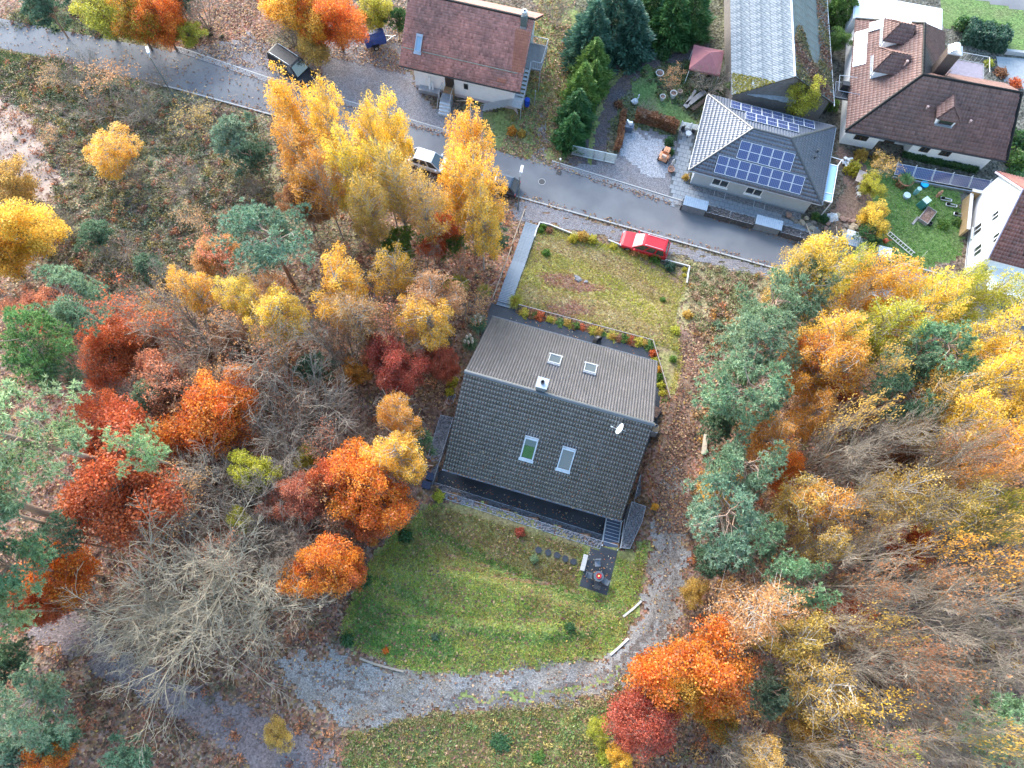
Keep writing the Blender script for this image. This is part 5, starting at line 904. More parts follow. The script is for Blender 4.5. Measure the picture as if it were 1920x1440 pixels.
# black cocoon chair, beige grill, planter on the terrace
cc_ = empty('cocoon_chair', hl(1.95, 8.1, 2.66), HYAW+0.4, 'tall black curved cocoon chair on the terrace behind the house', 'chair'); V = []; F = []; na, nb = 12, 9
for i in range(na+1):
    th = PI*0.15+PI*1.1*i/na
    for j in range(nb+1): ph = PI*j/nb; V.append((0.45*math.cos(th)*math.sin(ph)*1.0, 0.42*math.sin(th)*math.sin(ph), 0.95-0.72*math.cos(ph)))
for i in range(na):
    for j in range(nb): F.append((i*(nb+1)+j, (i+1)*(nb+1)+j, (i+1)*(nb+1)+j+1, i*(nb+1)+j+1))
MB().add(V, F).build('shell', black_metal, cc_, smooth=True); MB().lathe([(0, 0), (.36, 0), (.36, .05), (.05, .05), (.05, .26)], n=18).build('base', black_metal, cc_); MB().lathe([(0, .5), (.34, .5), (.36, .58), (0, .6)], n=16).build('cushion', pmat('dark_cushion', (.06, .06, .065), None, 5, .9), cc_)
beige = pmat('beige_ceramic', (0.48, 0.4, 0.3), (0.38, 0.3, 0.22), 3, .6)
g_ = empty('garden_oven', hl(8.2, 2.05, 2.66), HYAW-0.5, 'beige garden oven with grey front right of the house', 'oven'); MB().lathe([(0, 0), (.34, 0), (.42, .25), (.44, .7), (.36, 1.05), (.16, 1.25), (.13, 1.5), (0, 1.5)], n=16).build('body', beige, g_, smooth=True); MB().box((.22, -.32, .7), (.5, .2, .7), .6, rx=-.25).build('front_panel', zinc, g_); MB().lathe([(.1, 1.5), (.12, 1.5), (.12, 1.75), (.1, 1.75)], n=12).build('flue', zinc, g_)
pl_ = empty('planter_box', hl(8.0, 3.6, 2.66), HYAW-.3, 'black rectangular planter box on the terrace right of the roof', 'planter'); MB().box((0, 0, .28), (.8, .9, .56), taper=1.08).build('tub', black_metal, pl_); MB().box((0, 0, .565), (.74, .84, .02)).build('soil', MATS['red_soil'], pl_)
# ------------------------------------------------------------------ plank walkway from the street to the terrace
wa = np.array(G(997, 421)); wb = np.array([*from_house(-6.65, 9.25), 2.66]); wa[2] += 0.05; dv = wb-wa; Lw = np.linalg.norm(dv[:2]); aw = math.atan2(dv[1], dv[0]); pitch = math.atan2(dv[2], Lw)
ww = empty('plank_walkway', wa, aw, 'blue grey plank walkway from the street to the terrace', 'walkway'); npk = 62; pk = None; wid = 1.25
for i in range(npk):
    x = (i+.5)*Lw/npk; gx_, gy_ = wa[0]+math.cos(aw)*x, wa[1]+math.sin(aw)*x; z = max(dv[2]*x/Lw+.04, float(max(T(gx_-math.sin(aw)*.6, gy_+math.cos(aw)*.6), T(gx_+math.sin(aw)*.6, gy_-math.cos(aw)*.6)))+.16-wa[2])
    if pk is None: pk = MB().box((0, 0, 0), (Lw/npk*.9, wid, .05)).mesh('plank'); pk.materials.append(blue_wood)
    o = link('plank', pk, None, ww, (x, random.uniform(-.015, .015), z+random.uniform(-.004, .004))); o.rotation_euler = (0, -pitch, random.uniform(-.006, .006))
for s in (-1, 1): MB().add([(0, s*.5-.05, -.25), (0, s*.5+.05, -.25), (Lw, s*.5+.05, dv[2]-.25), (Lw, s*.5-.05, dv[2]-.25), (0, s*.5-.05, .01), (0, s*.5+.05, .01), (Lw, s*.5+.05, dv[2]+.01), (Lw, s*.5-.05, dv[2]+.01)], [(0, 1, 2, 3), (7, 6, 5, 4), (0, 4, 5, 1), (1, 5, 6, 2), (2, 6, 7, 3), (3, 7, 4, 0)]).build('joist', wood_d, ww)
for (x0, x1) in ((-0.9, 3.6), (3.9, Lw-0.2)):
    za = dv[2]*x0/Lw; zb = dv[2]*x1/Lw; off = -.95; hrl = MB().tube((x0, off, za+1.0), (x1, off-.05, zb+1.0), .045, .04, n=6).build('handrail', wood, ww)
    for x in np.linspace(x0+.2, x1-.2, 3): MB().tube((x, off, dv[2]*x/Lw-.4), (x, off, dv[2]*x/Lw+.98), .04, n=6).build('post', wood_d, ww)
for x in (0.15, Lw*.5): pass
# pale board edging round the upper lawn
edge_m = pmat('pale_edging', (0.6, 0.58, 0.55), (0.48, 0.46, 0.44), 4, .8)
def edging(name, pxs, label, h=0.28, w=0.1, mat=None, cat='edging'):
    t = empty(name, G(*pxs[0]), 0, label, cat); o = np.array(t.location)
    for a, b in zip(pxs[:-1], pxs[1:]):
        A = G(*a); B = G(*b); d = B-A; L_ = np.linalg.norm(d[:2]); m = MB(); n = np.array([-d[1], d[0], 0])/L_*w/2; V = []
        for q, dz in ((A, -.3), (B, -.3), (A, h), (B, h)):
            V.append(q-o+n+np.array([0, 0, dz])); V.append(q-o-n+np.array([0, 0, dz]))
        m.add(V, [(0, 1, 3, 2), (4, 6, 7, 5), (0, 4, 5, 1), (2, 3, 7, 6), (0, 2, 6, 4), (1, 5, 7, 3)]).build('board', mat or edge_m, t)
edging('board_edging', [(1002, 446), (1006, 432), (1012, 419), (1030, 423), (1050, 431), (1075, 441)], 'pale board edging at the street end of the plank walkway')
edging('board_edging', [(1238, 487), (1265, 494), (1292, 501), (1289, 516), (1287, 532)], 'pale angled board edging right of the red car')
edging('board_edging', [(1140, 452), (1160, 460), (1182, 468)], 'short pale edging in front of the red car')
edging('board_edging', [(1233, 497), (1250, 508), (1268, 520), (1280, 530)], 'thin dark edging across the soil bed right of the red car', .1, .06, wood_d)
for pxs, l in (([(675, 1234), (700, 1244), (730, 1252), (757, 1259)], 'pale log along the gravel track below the front lawn'), ([(1168, 1156), (1186, 1142), (1202, 1127)], 'upper pale board where the track bends'), ([(1144, 1228), (1162, 1212), (1178, 1197)], 'lower pale board where the track bends')): edging('track_board', pxs, l, .16, .14, wood if 'log' in l else edge_m)
lb = G(1319, 835); lgb = empty('log_bench', lb, 1.45, 'pale split log bench beside the leaf covered path', 'bench'); MB().bbox(-.85, .85, -.18, .18, .32, .44).build('seat', pmat('pale_log', (.55, .47, .36), (.45, .38, .29), 4, .8), lgb)
for s in (-1, 1): MB().lathe([(0, -.2), (.16, -.2), (.15, .32), (0, .32)], (s*.6, 0, 0), 10).build('leg', wood, lgb)
# ------------------------------------------------------------------ house with the solar panels
SX, SY, SYAW = 21.793, 44.467, -0.2
sr = empty('solar_house', (SX, SY, 0), SYAW, 'grey bungalow with dark hipped roof covered in solar panels', 'house')
SL, SW, SE, ST = 6.247, 4.476, 2.685, 0.48; SR = SE+SW*ST; RL = SL-SW
MB().prism([(-5.6, -3.95), (5.6, -3.95), (5.6, 3.95), (-5.6, 3.95)], -0.2, SE+.05).build('wall', grey_wall, sr)
MB().prism([(-5.62, -3.97), (5.62, -3.97), (5.62, 3.97), (-5.62, 3.97)], -0.2, 0.25).build('plinth', pmat('plinth_grey', (.3, .36, .42), None, 4, .9), sr)
P = {'fl': (-SL, -SW, SE), 'fr': (SL, -SW, SE), 'bl': (-SL, SW, SE), 'br': (SL, SW, SE), 'rl': (-RL, 0, SR), 'rr': (RL, 0, SR)}
m = MB(); m.add([P['fl'], P['fr'], P['br'], P['bl'], P['rl'], P['rr']], [(0, 1, 5, 4), (2, 3, 4, 5), (3, 0, 4), (1, 2, 5), (3, 2, 1, 0)]); sroof = m.build('roof', MATS['roof_edge'], sr)
TILE_S = tile_mat('slate_blue_tile', (0.05, 0.066, 0.105), (0.042, 0.056, 0.09), 0.42, 1.0)
TILE_S.node_tree.nodes['Principled BSDF'].inputs['IOR'].default_value = 1.6
for i, k in enumerate((('fl', 'fr', 'rr', 'rl'), ('br', 'bl', 'rl', 'rr'), ('bl', 'fl', 'rl'), ('fr', 'br', 'rr'))): tiles_on(sroof, [P[q] for q in k], 0.27, 0.36, WAVE, TILE_S, 0.03, .1, seed=20+i)
zz = lambda p: (p[0], p[1], p[2]+.06)
for a, b in (('fl', 'rl'), ('bl', 'rl'), ('fr', 'rr'), ('br', 'rr'), ('rl', 'rr')): ridge_line(sroof, zz(P[a]), zz(P[b]), 0.11, 0.4, TILE_S)
for a, b, nme in (('fl', 'fr', 0), ('br', 'bl', 0), ('bl', 'fl', 0), ('fr', 'br', 0)):
    A = np.array(P[a]); B = np.array(P[b]); d = unit(B-A); n_ = np.array([d[1], -d[0], 0]); MB().path([tuple(A+n_*.07-np.array([0, 0, .04])), tuple(B+n_*.07-np.array([0, 0, .04]))], .06, 6).build('gutter', zinc, sr)
pv_cell = bpy.data.materials.new('solar_cells'); pv_cell.use_nodes = True
def pvmat(m):
    n = m.node_tree; L = n.links.new; b = n.nodes['Principled BSDF']; b.inputs['Roughness'].default_value = .12; b.inputs['Specular IOR Level'].default_value = .6; b.inputs['Coat Weight'].default_value = .5
    tc = n.nodes.new('ShaderNodeTexCoord'); sp = n.nodes.new('ShaderNodeSeparateXYZ'); L(tc.outputs['Object'], sp.inputs[0])
    def grid(ax, per, w):
        a = n.nodes.new('ShaderNodeMath'); a.operation = 'DIVIDE'; a.inputs[1].default_value = per; L(sp.outputs[ax], a.inputs[0]); f = n.nodes.new('ShaderNodeMath'); f.operation = 'FRACT'; L(a.outputs[0], f.inputs[0]); g = n.nodes.new('ShaderNodeMath'); g.operation = 'LESS_THAN'; g.inputs[1].default_value = w; L(f.outputs[0], g.inputs[0]); return g.outputs[0]
    mx = n.nodes.new('ShaderNodeMath'); mx.operation = 'MAXIMUM'; L(grid(0, .155, .22), mx.inputs[0]); L(grid(1, .16, .1), mx.inputs[1])
    c = n.nodes.new('ShaderNodeMix'); c.data_type = 'RGBA'; c.inputs[6].default_value = (.025, .038, .12, 1); c.inputs[7].default_value = (.1, .13, .22, 1); L(mx.outputs[0], c.inputs[0]); L(c.outputs[2], b.inputs['Base Color'])
pvmat(pv_cell); alu = pmat('aluminium', (.7, .72, .75), (.62, .64, .67), 5, .35, .5, metal=.3)
pf_ = MB(); hw, hl_ = .49, .8
pf_.bbox(-hw, hw, hl_-.03, hl_, 0, .045).bbox(-hw, hw, -hl_, -hl_+.03, 0, .045).bbox(-hw, -hw+.03, -hl_+.03, hl_-.03, 0, .045).bbox(hw-.03, hw, -hl_+.03, hl_-.03, 0, .045).bbox(-hw+.03, hw-.03, -.02, .02, 0, .042)
pv_frame_me = pf_.mesh('solar_panel'); pv_frame_me.materials.append(alu); pv_cell_me = MB().bbox(-hw+.03, hw-.03, -hl_+.03, hl_-.03, .005, .035).mesh('cells'); pv_cell_me.materials.append(pv_cell)
def solar_panel(parent, u, v, sgn, zf, pitch, sc=(1, 1, 1)):
    o = link('solar_panel', pv_frame_me, None, parent, (u, v, zf(v)+.15)); o.rotation_euler = (pitch, 0, 0) if sgn < 0 else (pitch, 0, PI); o.scale = sc; link('cells', pv_cell_me, None, o)
SPA = math.atan(ST); sz_ = lambda v: SR-abs(v)*ST
for i in range(8): solar_panel(sr, -3.57+i*1.02, -3.5, -1, sz_, SPA); solar_panel(sr, -3.55+i*1.02, 3.46, 1, sz_, SPA)
for i in range(5): solar_panel(sr, -2.0+i*1.02, -1.93, -1, sz_, SPA); solar_panel(sr, -2.05+i*1.02, 2.0, 1, sz_, SPA)
for u in (-3.0, .25): win(sr, (u, -3.95, 1.35), 1.55, 1.0, -PI/2, white_pl, glass, white_pl, 2)
for u in (-2.6, 1.3):   # light wells
    t = MB(); t.bbox(u-.55, u+.55, -4.75, -4.7, -.05, .12).bbox(u-.55, u-.5, -4.7, -4.0, -.05, .12).bbox(u+.5, u+.55, -4.7, -4.0, -.05, .12).build('light_well', steel, sr)
for u, v in ((4.6, -2.0), (4.75, -1.2)):   # roof vents on the right hip
    MB().lathe([(.06, -.2), (.06, .2), (.11, .2), (.11, .28), (0, .3)], (u, v+1.6, SR-(u-RL)*ST+.15), 10).build('roof_vent', black_metal, sr)
for u in (-4.6, 4.9): MB().lathe([(0, -.06), (.08, -.06), (.08, .06), (0, .06)], (u, -4.02, 2.3), 10, 'y').build('wall_lamp', black_metal, sr)
pg_ = empty('glass_canopy', (SX, SY, 0), SYAW, 'pale blue glass canopy on white posts right of the solar house', 'canopy'); MB().bbox(6.4, 7.12, -3.72, .3, 2.42, 2.45).build('roof_pane', glass_mat('pale_glass', (.25, .4, .55), .1), pg_)
for v in (-3.78, -2.9, .33): MB().bbox(6.35, 7.2, v-.03, v+.03, 2.38, 2.5).build('beam', white_pl, pg_)
for u, v in ((7.2, -3.75), (7.2, .35), (7.45, 1.1)): MB().bbox(u-.04, u+.04, v-.04, v+.04, 0, 2.42).build('post', white_pl, pg_)
MB().path([(7.2, -3.78, 2.45), (7.2, .33, 2.45), (7.45, 1.15, 2.45), (6.4, 1.2, 2.45)], .035, 5).build('rail', white_pl, pg_)
# paved yard: single slabs
paver_m = pmat('blue_grey_paver', (.25, .27, .295), (.2, .22, .245), 2.5, .8); yd = MB(); pv_poly = np.array([(-7.95, 2.2), (-6.3, 2.3), (-5.7, -4.1), (5.4, -4.9), (7.0, -5.2), (12, -5.9), (12, -6.6), (5.8, -6.55), (3.6, -6.5), (-3.6, -5.95), (-5.9, -5.95), (-6.2, -6.9), (-7.2, -6.9), (-7.6, -3)])
MB().prism([tuple(p) for p in pv_poly], -.1, .02).build('paving_bed', pmat('joint_sand', (.12, .125, .13), None, 6, .9), None, (SX, SY, 0), SYAW)['kind'] = 'structure'
pav = []; 
for i in range(-17, 26):
    for j in range(-15, 6):
        u = i*.48+(.24 if j % 2 else 0); v = j*.48
        if in_poly(u, v, pv_poly) and in_poly(u+.2, v, pv_poly) and in_poly(u-.2, v, pv_poly): yd.bbox(u-.225, u+.225, v-.225, v+.225, .0, .045+random.uniform(-.004, .004))
pvo = yd.build('paving_slabs', paver_m, None, (SX, SY, 0), SYAW, fixn=False); tag(pvo, 'blue grey paving slabs round the solar house', 'paving', kind='stuff')
gs = MB().prism([(-5.6, -4.02), (5.3, -4.02), (5.4, -4.75), (-5.6, -4.6)], 0, .05).build('gravel_strip', stone_m, None, (SX, SY, 0), SYAW); gs['kind'] = 'structure'
# front yard wall of slotted stone blocks, with ribbed metal covers
wall_st = gravel_mat('dark_block', (.09, .085, .09), (.06, .057, .06), None, 10)
for i, (u0, u1) in enumerate(((-6.0, -3.7), (-3.65, -1.35), (-1.3, 1.0), (3.6, 5.4), (5.45, 7.2), (7.25, 9.0))):
    t = empty('gabion_block', (SX, SY, 0), SYAW, '%s dark stone filled wire block along the street before the solar house' % (['leftmost', 'second from the left', 'third from the left', 'fourth from the left', 'fifth from the left', 'rightmost'][i]), 'wall', 'stone blocks along the street'); v = -6.65-.02*i
    MB().bbox(u0, u1, v-.42, v+.4, 0, .75).build('stone_fill', wall_st, t); V, F = stones_on([(u0, v-.42), (u1, v-.42), (u1, v+.4), (u0, v+.4)], .76, 30, .07, 50+i); o = link('loose_stones', mesh_np('loose_stones', V, F), pmat('dark_stone', (.11, .105, .11), (.07, .068, .07), 4, .85) if 'dark_stone' not in MATS else MATS['dark_stone'], t); o['kind'] = 'stuff'
    MB().path([(u0, v-.42, .8), (u1, v-.42, .8), (u1, v+.4, .8), (u0, v+.4, .8), (u0, v-.42, .8)], .012, 4).build('wire_frame', steel, t)
rib_m = pmat('ribbed_blue_metal', (.3, .36, .42), (.25, .3, .36), 4, .35, .5, metal=.4)
for (u, v, w, l) in ((-4.75, -6.68, 2.3, 'ribbed blue grey metal cover at the left end of the stone wall'), (2.3, -6.68, 2.5, 'ribbed blue grey metal cover in the middle of the stone wall'), (10.3, -6.3, 2.4, 'ribbed blue grey metal cover at the right end of the stone wall')):
    t = empty('bin_shelter', (SX+u*math.cos(SYAW)-v*math.sin(SYAW), SY+u*math.sin(SYAW)+v*math.cos(SYAW), 0), SYAW, l, 'shelter', 'ribbed metal bin shelters'); MB().bbox(-w/2+.05, w/2-.05, -.4, .4, .0, 1.05).build('box', pmat('shelter_grey', (.2, .22, .25), None, 4, .6) if 'shelter_grey' not in MATS else MATS['shelter_grey'], t)
    MB().box((0, 0, 1.12), (w, 1.0, .04), rx=.06).build('roof', rib_m, t)
    for i in range(int(w/.2)): MB().box((-w/2+.1+i*.2, 0, 1.155), (.07, 1.0, .05), rx=.06).build('rib', rib_m, t)
# ------------------------------------------------------------------ house with the red plain-tile roof
RX, RY, RYAW = -6.76, 53.49, -0.164
rr_ = empty('red_roofed_house', (RX, RY, 0), RYAW, 'white house with weathered red plain tile gable roof beside the gravel drive', 'house')
RE, RT, RW, RLn = 3.5, .845, 4.85, 5.98; RRZ = RE+RW*RT
w_ = MB(); w_.prism([(-4.85, -4.1), (5.3, -4.1), (5.3, 4.1), (-4.85, 4.1)], -.3, 4.0)
for x in (-4.85, 5.3): w_.add([(x, -4.1, 4.0), (x, 4.1, 4.0), (x, 0, RRZ-.35)], [(0, 1, 2)])
w_.build('wall', white_wall, rr_); MB().prism([(-4.88, -4.13), (5.33, -4.13), (5.33, 4.13), (-4.88, 4.13)], -.3, .35).build('plinth', pmat('plinth_mauve', (.5, .45, .48), None, 4, .9), rr_)
m = MB(); m.slab([(-RLn, -RW, RE), (RLn, -RW, RE), (RLn, 0, RRZ), (-RLn, 0, RRZ)], .16); m.slab([(RLn, RW, RE), (-RLn, RW, RE), (-RLn, 0, RRZ), (RLn, 0, RRZ)], .16); rroof = m.build('roof', wood_d, rr_)
TILE_R = tile_mat('red_plain_tile', (.42, .2, .17), (.34, .155, .135), .6, .35, (.15, .1, .095)); TILE_R2 = tile_mat('fresh_red_tile', (.36, .15, .1), (.3, .12, .09), .6, .3)
tiles_on(rroof, [(-RLn, -RW, RE), (RLn, -RW, RE), (RLn, 0, RRZ), (-RLn, 0, RRZ)], .19, .24, PLAIN, TILE_R, .028, .3, seed=41); tiles_on(rroof, [(RLn, RW, RE), (-RLn, RW, RE), (-RLn, 0, RRZ), (RLn, 0, RRZ)], .19, .24, PLAIN, TILE_R, .028, .3, seed=42)
pr = lambda u, v, d=0: (u, v, RE+(RW+v)*RT+d)
tiles_on(rroof, [pr(4.8, -3.55, .035), pr(5.85, -3.55, .035), pr(5.85, -.8, .035), pr(4.45, -.8, .035)], .19, .24, PLAIN, TILE_R2, .028, .12, name='patch_tiles', seed=43); tiles_on(rroof, [pr(3.6, -4.5, .035), pr(4.5, -4.5, .035), pr(4.5, -4.2, .035), pr(3.6, -4.2, .035)], .19, .24, PLAIN, TILE_R2, .028, .1, name='patch_tiles', seed=44)
ridge_line(rroof, (-RLn, 0, RRZ+.05), (RLn, 0, RRZ+.05), .15, .38, TILE_R2)
MB().path([pr(-5.85, -3.68, .12), pr(-4.75, -3.68, .12)], .05, 5).build('snow_guard', pmat('mossy_metal', (.25, .25, .22), (.15, .16, .12), 3, .8), rr_); MB().path([pr(-3.95, -3.68, .12), pr(5.4, -3.7, .12)], .05, 5).build('snow_guard', MATS['mossy_metal'], rr_)
roof_window(rr_, -4.35, -3.2, .62, 1.45, -1, math.atan(RT), lambda v: RE+(RW+v)*RT, glass_mat('blue_glass', (.2, .32, .45), .08))
MB().path([(-RLn, -RW-.06, RE-.05), (RLn, -RW-.06, RE-.05)], .07, 6).build('gutter', black_metal, rr_)
c_ = MB().bbox(4.85, 5.4, -.75, -.2, RE+(RW-.75)*RT-.5, RRZ+.75).build('chimney', pmat('chimney_slate', (.1, .13, .13), None, 4, .6), rr_); MB().bbox(4.82, 5.43, -.79, -.755, RE+(RW-.75)*RT-.2, RE+(RW-.75)*RT+.25).build('flashing', zinc, c_); MB().lathe([(.2, 0), (.2, .35), (.27, .35), (.27, .45), (.12, .5), (.12, .3)], (5.12, -.47, RRZ+.75), 12).build('cowl', steel, c_)
for u in (-1.25,): MB().bbox(u-.45, u+.45, -4.16, -4.08, 1.2, 3.35).build('door', pmat('dark_door', (.05, .04, .035), None, 5, .5), rr_)
MB().bbox(-1.75, -.78, -4.95, -4.13, .2, 1.18).build('door_landing', pmat('landing_brown', (.3, .18, .1), None, 5, .8), rr_)
win(rr_, (.4, -4.1, 1.75), .42, .7, -PI/2, black_metal, glass, None, 1)
MB().tube((-3.3, -4.35, .5), (-3.3, -4.3, 2.1), .11, n=10).tube((-3.0, -4.35, .3), (-3.0, -4.3, 1.5), .09, n=10).build('flue_pipe', white_pl, rr_); MB().bbox(-4.4, -2.2, -4.75, -4.14, .1, .55).build('lean_to', zinc, rr_)
fs = empty('front_steps', (RX, RY, 0), RYAW, 'pale stone steps with steel rails at the door of the red-roofed house', 'steps')
for i in range(5): MB().bbox(-1.8, -.74, -5.85-.22*i, -5.85-.22*(i-1) if i else -4.97, -.1, 1.18-i*.24).build('step', zinc if i == 0 else pmat('pale_step', (.55, .57, .6), None, 5, .7) if 'pale_step' not in MATS else MATS['pale_step'], fs)
for u in (-1.86, -.68):
    MB().path([(u, -4.5, 2.1), (u, -5.7, 2.1), (u, -6.75, 1.0)], .025, 5).build('handrail', steel, fs)
    for v, z0, z1 in ((-4.6, 1.1, 2.1), (-5.7, 1.0, 2.1), (-6.7, 0, 1.05)): MB().tube((u, v, z0), (u, v, z1), .022, n=5).build('post', steel, fs)
es = empty('outside_stair', (RX, RY, 0), RYAW, 'galvanised outside stair with landing and balcony on the gable of the red-roofed house', 'stairs')
MB().bbox(5.4, 7.2, -1.35, 1.7, 2.78, 2.9).build('balcony_floor', pmat('balcony_grey', (.2, .19, .19), None, 3, .8), es); MB().bbox(5.2, 6.25, -5.1, -3.8, 1.5, 1.58).build('landing', steel, es)
def flight(a, b, w, n, side):
    a = np.array(a, float); b = np.array(b, float); d = (b-a)/n
    for i in range(n):
        p = a+d*(i+.5)
        if side == 'x': MB().bbox(p[0]-abs(d[0])*.45, p[0]+abs(d[0])*.45, p[1]-w/2, p[1]+w/2, p[2], p[2]+.04).build('tread', steel, es)
        else: MB().bbox(p[0]-w/2, p[0]+w/2, p[1]-abs(d[1])*.45, p[1]+abs(d[1])*.45, p[2], p[2]+.04).build('tread', steel, es)
flight((2.3, -4.75, 0), (5.2, -4.45, 1.5), .9, 8, 'x'); flight((5.75, -3.8, 1.58), (5.75, -1.35, 2.8), .8, 7, 'y')
def railing(parent, pts, h=1.0, every=.16, mat=steel, bars=True, bname='baluster'):
    bm = MB().tube((0, 0, 0), (0, 0, h), .012, n=4).mesh(bname); bm.materials.append(mat)
    for a, b in zip(pts[:-1], pts[1:]):
        a = np.array(a, float); b = np.array(b, float); MB().path([a+np.array([0, 0, h]), b+np.array([0, 0, h])], .03, 5).build('handrail', mat, parent); MB().path([a+np.array([0, 0, .1]), b+np.array([0, 0, .1])], .02, 4).build('lower_rail', mat, parent)
        n = max(2, int(np.linalg.norm(b-a)/every))
        if bars:
            for i in range(n+1): q = a+(b-a)*i/n; link(bname, bm, None, parent, q)
railing(es, [(5.5, 1.65, 2.9), (7.2, 1.65, 2.9), (7.2, -1.3, 2.9), (6.3, -1.3, 2.9)]); railing(es, [(2.3, -5.2, .05), (5.2, -4.95, 1.55), (6.25, -5.1, 1.55), (6.25, -3.8, 1.55), (6.2, -1.35, 2.85)]); railing(es, [(5.32, -3.8, 1.55), (5.32, -1.4, 2.85)], 1.0, .3)
for u, v, z in ((7.15, 1.6, 2.8), (7.15, -1.25, 2.8), (6.2, -5.05, 1.5), (6.2, -3.9, 1.5), (7.15, -3.0, 2.0)): MB().tube((u, v, -.1), (u, v, z), .05, n=6).build('post', steel, es)
MB().add([(5.32, -4.14, 1.5), (5.9, -4.6, 0), (5.32, -4.14, 0), (5.34, -4.2, 1.5), (5.9, -4.66, 0), (5.34, -4.2, 0)], [(0, 1, 2), (5, 4, 3), (0, 3, 4, 1)]).build('buttress', MATS['plinth_mauve'], es)
bb = empty('rain_barrel', (RX+6.45*math.cos(RYAW)+3.3*math.sin(RYAW), RY+6.45*math.sin(RYAW)-3.3*math.cos(RYAW), 0), 0, 'bright blue rain barrel under the outside stair', 'barrel'); MB().lathe([(0, 0), (.25, 0), (.29, .4), (.26, .85), (0, .85)], n=14).build('body', pmat('barrel_blue', (.02, .08, .5), None, 5, .4), bb); MB().lathe([(0, .86), (.27, .86), (.27, .9), (0, .92)], n=14).build('lid', MATS['barrel_blue'], bb)
# ------------------------------------------------------------------ brown-roofed house with dormers
BX, BY, BYAW = 36.5, 50.0, -0.12
br_ = empty('brown_roofed_house', (BX, BY, 0), BYAW, 'large white house with brown tiled roofs, dormers and steel chimney', 'house')
TILE_B = tile_mat('brown_tile', (.18, .105, .092), (.145, .083, .075), .55, .25, (.11, .075, .072)); E_, RB = 2.8, 6.5; RV = .95; FV = -3.62
w_ = MB(); w_.prism([(-5.8, -2.75), (-2.5, -2.75), (-2.4, -1.6), (.6, -1.6), (.7, -2.75), (8.3, -2.75), (8.3, 5.2), (2.2, 5.2), (2.2, 10.2), (-5.8, 10.2)], -.2, E_+.02); w_.build('wall', white_wall, br_)
A_ = (-6.42, FV, E_); B_ = (8.9, FV, E_); C_ = (8.9, 5.5, E_); D_ = (-6.35, .3, E_); R0 = (-1.23, RV, RB); R1 = (7.85, RV, RB); W0 = (-1.2, 7.1, RB); NL = (-6.2, 10.3, E_); NR = (2.7, 10.3, E_+.3); MR = (2.7, 5.5, E_)
L0 = (-6.3, .3, E_)
m = MB(); m.add([A_, B_, C_, R0, R1, W0, NL, NR, MR], [(0, 1, 4, 3), (1, 2, 4), (2, 8, 3, 4), (0, 3, 5, 6), (6, 5, 7), (8, 7, 5, 3), (0, 6, 7, 8, 2, 1)]); broof = m.build('roof', MATS['roof_edge'], br_)
tiles_on(broof, [A_, B_, R1, R0], .3, .36, WAVE, TILE_B, .035, .2, seed=61); tiles_on(broof, [B_, C_, R1], .3, .36, WAVE, TILE_B, .035, .2, seed=62); tiles_on(broof, [C_, (2.7, 5.5, E_), R0, R1], .3, .36, WAVE, TILE_B, .035, .2, seed=63)
tiles_on(broof, [NL, A_, R0, W0], .3, .36, WAVE, TILE_B, .035, .2, seed=64); tiles_on(broof, [NR, NL, W0], .3, .36, WAVE, TILE_B, .035, .2, seed=65)
for a, b in ((A_, R0), (R0, R1), (B_, R1), (R0, W0), (NL, W0)): ridge_line(broof, (a[0], a[1], a[2]+.06), (b[0], b[1], b[2]+.06), .15, .4, TILE_B)
tiles_on(broof, [(2.7, 5.5, E_), (2.7, 10.3, E_+.3), W0, R0][0:4], .3, .36, WAVE, TILE_B, .035, .2, seed=66)
MB().path([(A_[0], A_[1]-.07, E_-.04), (B_[0], B_[1]-.07, E_-.04)], .08, 6).build('gutter', black_metal, br_)
zfr = lambda v: E_+(v-FV)*(RB-E_)/(RV-FV)
zlf = lambda u: E_+(u+6.3)*(RB-E_)/5.1
def dormer(c, L_, w, h, rz, label=None):
    """hipped dormer: local x = outwards"""
    o = MB(); o.prism([(0, -w/2+.15), (0, w/2-.15), (-L_, w/2-.15), (-L_, -w/2+.15)], -1.2, h).build('dormer', white_wall, br_, c, rz)
    d = [x for x in bpy.data.objects if x.parent == br_ and x.name.startswith('dormer')][-1]
    e = .25; rh = h+w*.42; a = (e, -w/2-.1, h); b = (e, w/2+.1, h); r0 = (-w*.35, 0, rh); r1 = (-L_-.5, 0, rh); c1 = (-L_-.4, w/2+.1, h); c0 = (-L_-.4, -w/2-.1, h)
    MB().add([a, b, c1, c0, r0, r1], [(0, 1, 4), (1, 2, 5, 4), (3, 0, 4, 5), (3, 2, 1, 0)]).build('dormer_roof', MATS['roof_edge'], d)
    tiles_on(d, [a, b, r0], .3, .34, WAVE, TILE_B, .03, .18, seed=71); tiles_on(d, [b, c1, r1, r0], .3, .34, WAVE, TILE_B, .03, .18, seed=72); tiles_on(d, [c0, a, r0, r1], .3, .34, WAVE, TILE_B, .03, .18, seed=73)
    MB().bbox(.01, .05, -w/2+.3, w/2-.3, h-.75, h-.12).build('window', zinc, d); MB().bbox(.052, .07, -w/2+.38, w/2-.38, h-.68, h-.2).build('pane', glass, d)
    MB().bbox(.0, .2, -w/2+.2, w/2-.2, h-.85, h-.78).build('sill', zinc, d)
dormer((2.1, -2.1, zfr(-2.1)+.2), 1.7, 2.0, .75, -PI/2); dormer((-4.3, 6.6, zlf(-4.3)+.3), 1.8, 2.6, .9, PI); dormer((-4.9, 3.2, zlf(-4.9)+.3), 2.2, 2.8, 1.0, PI)
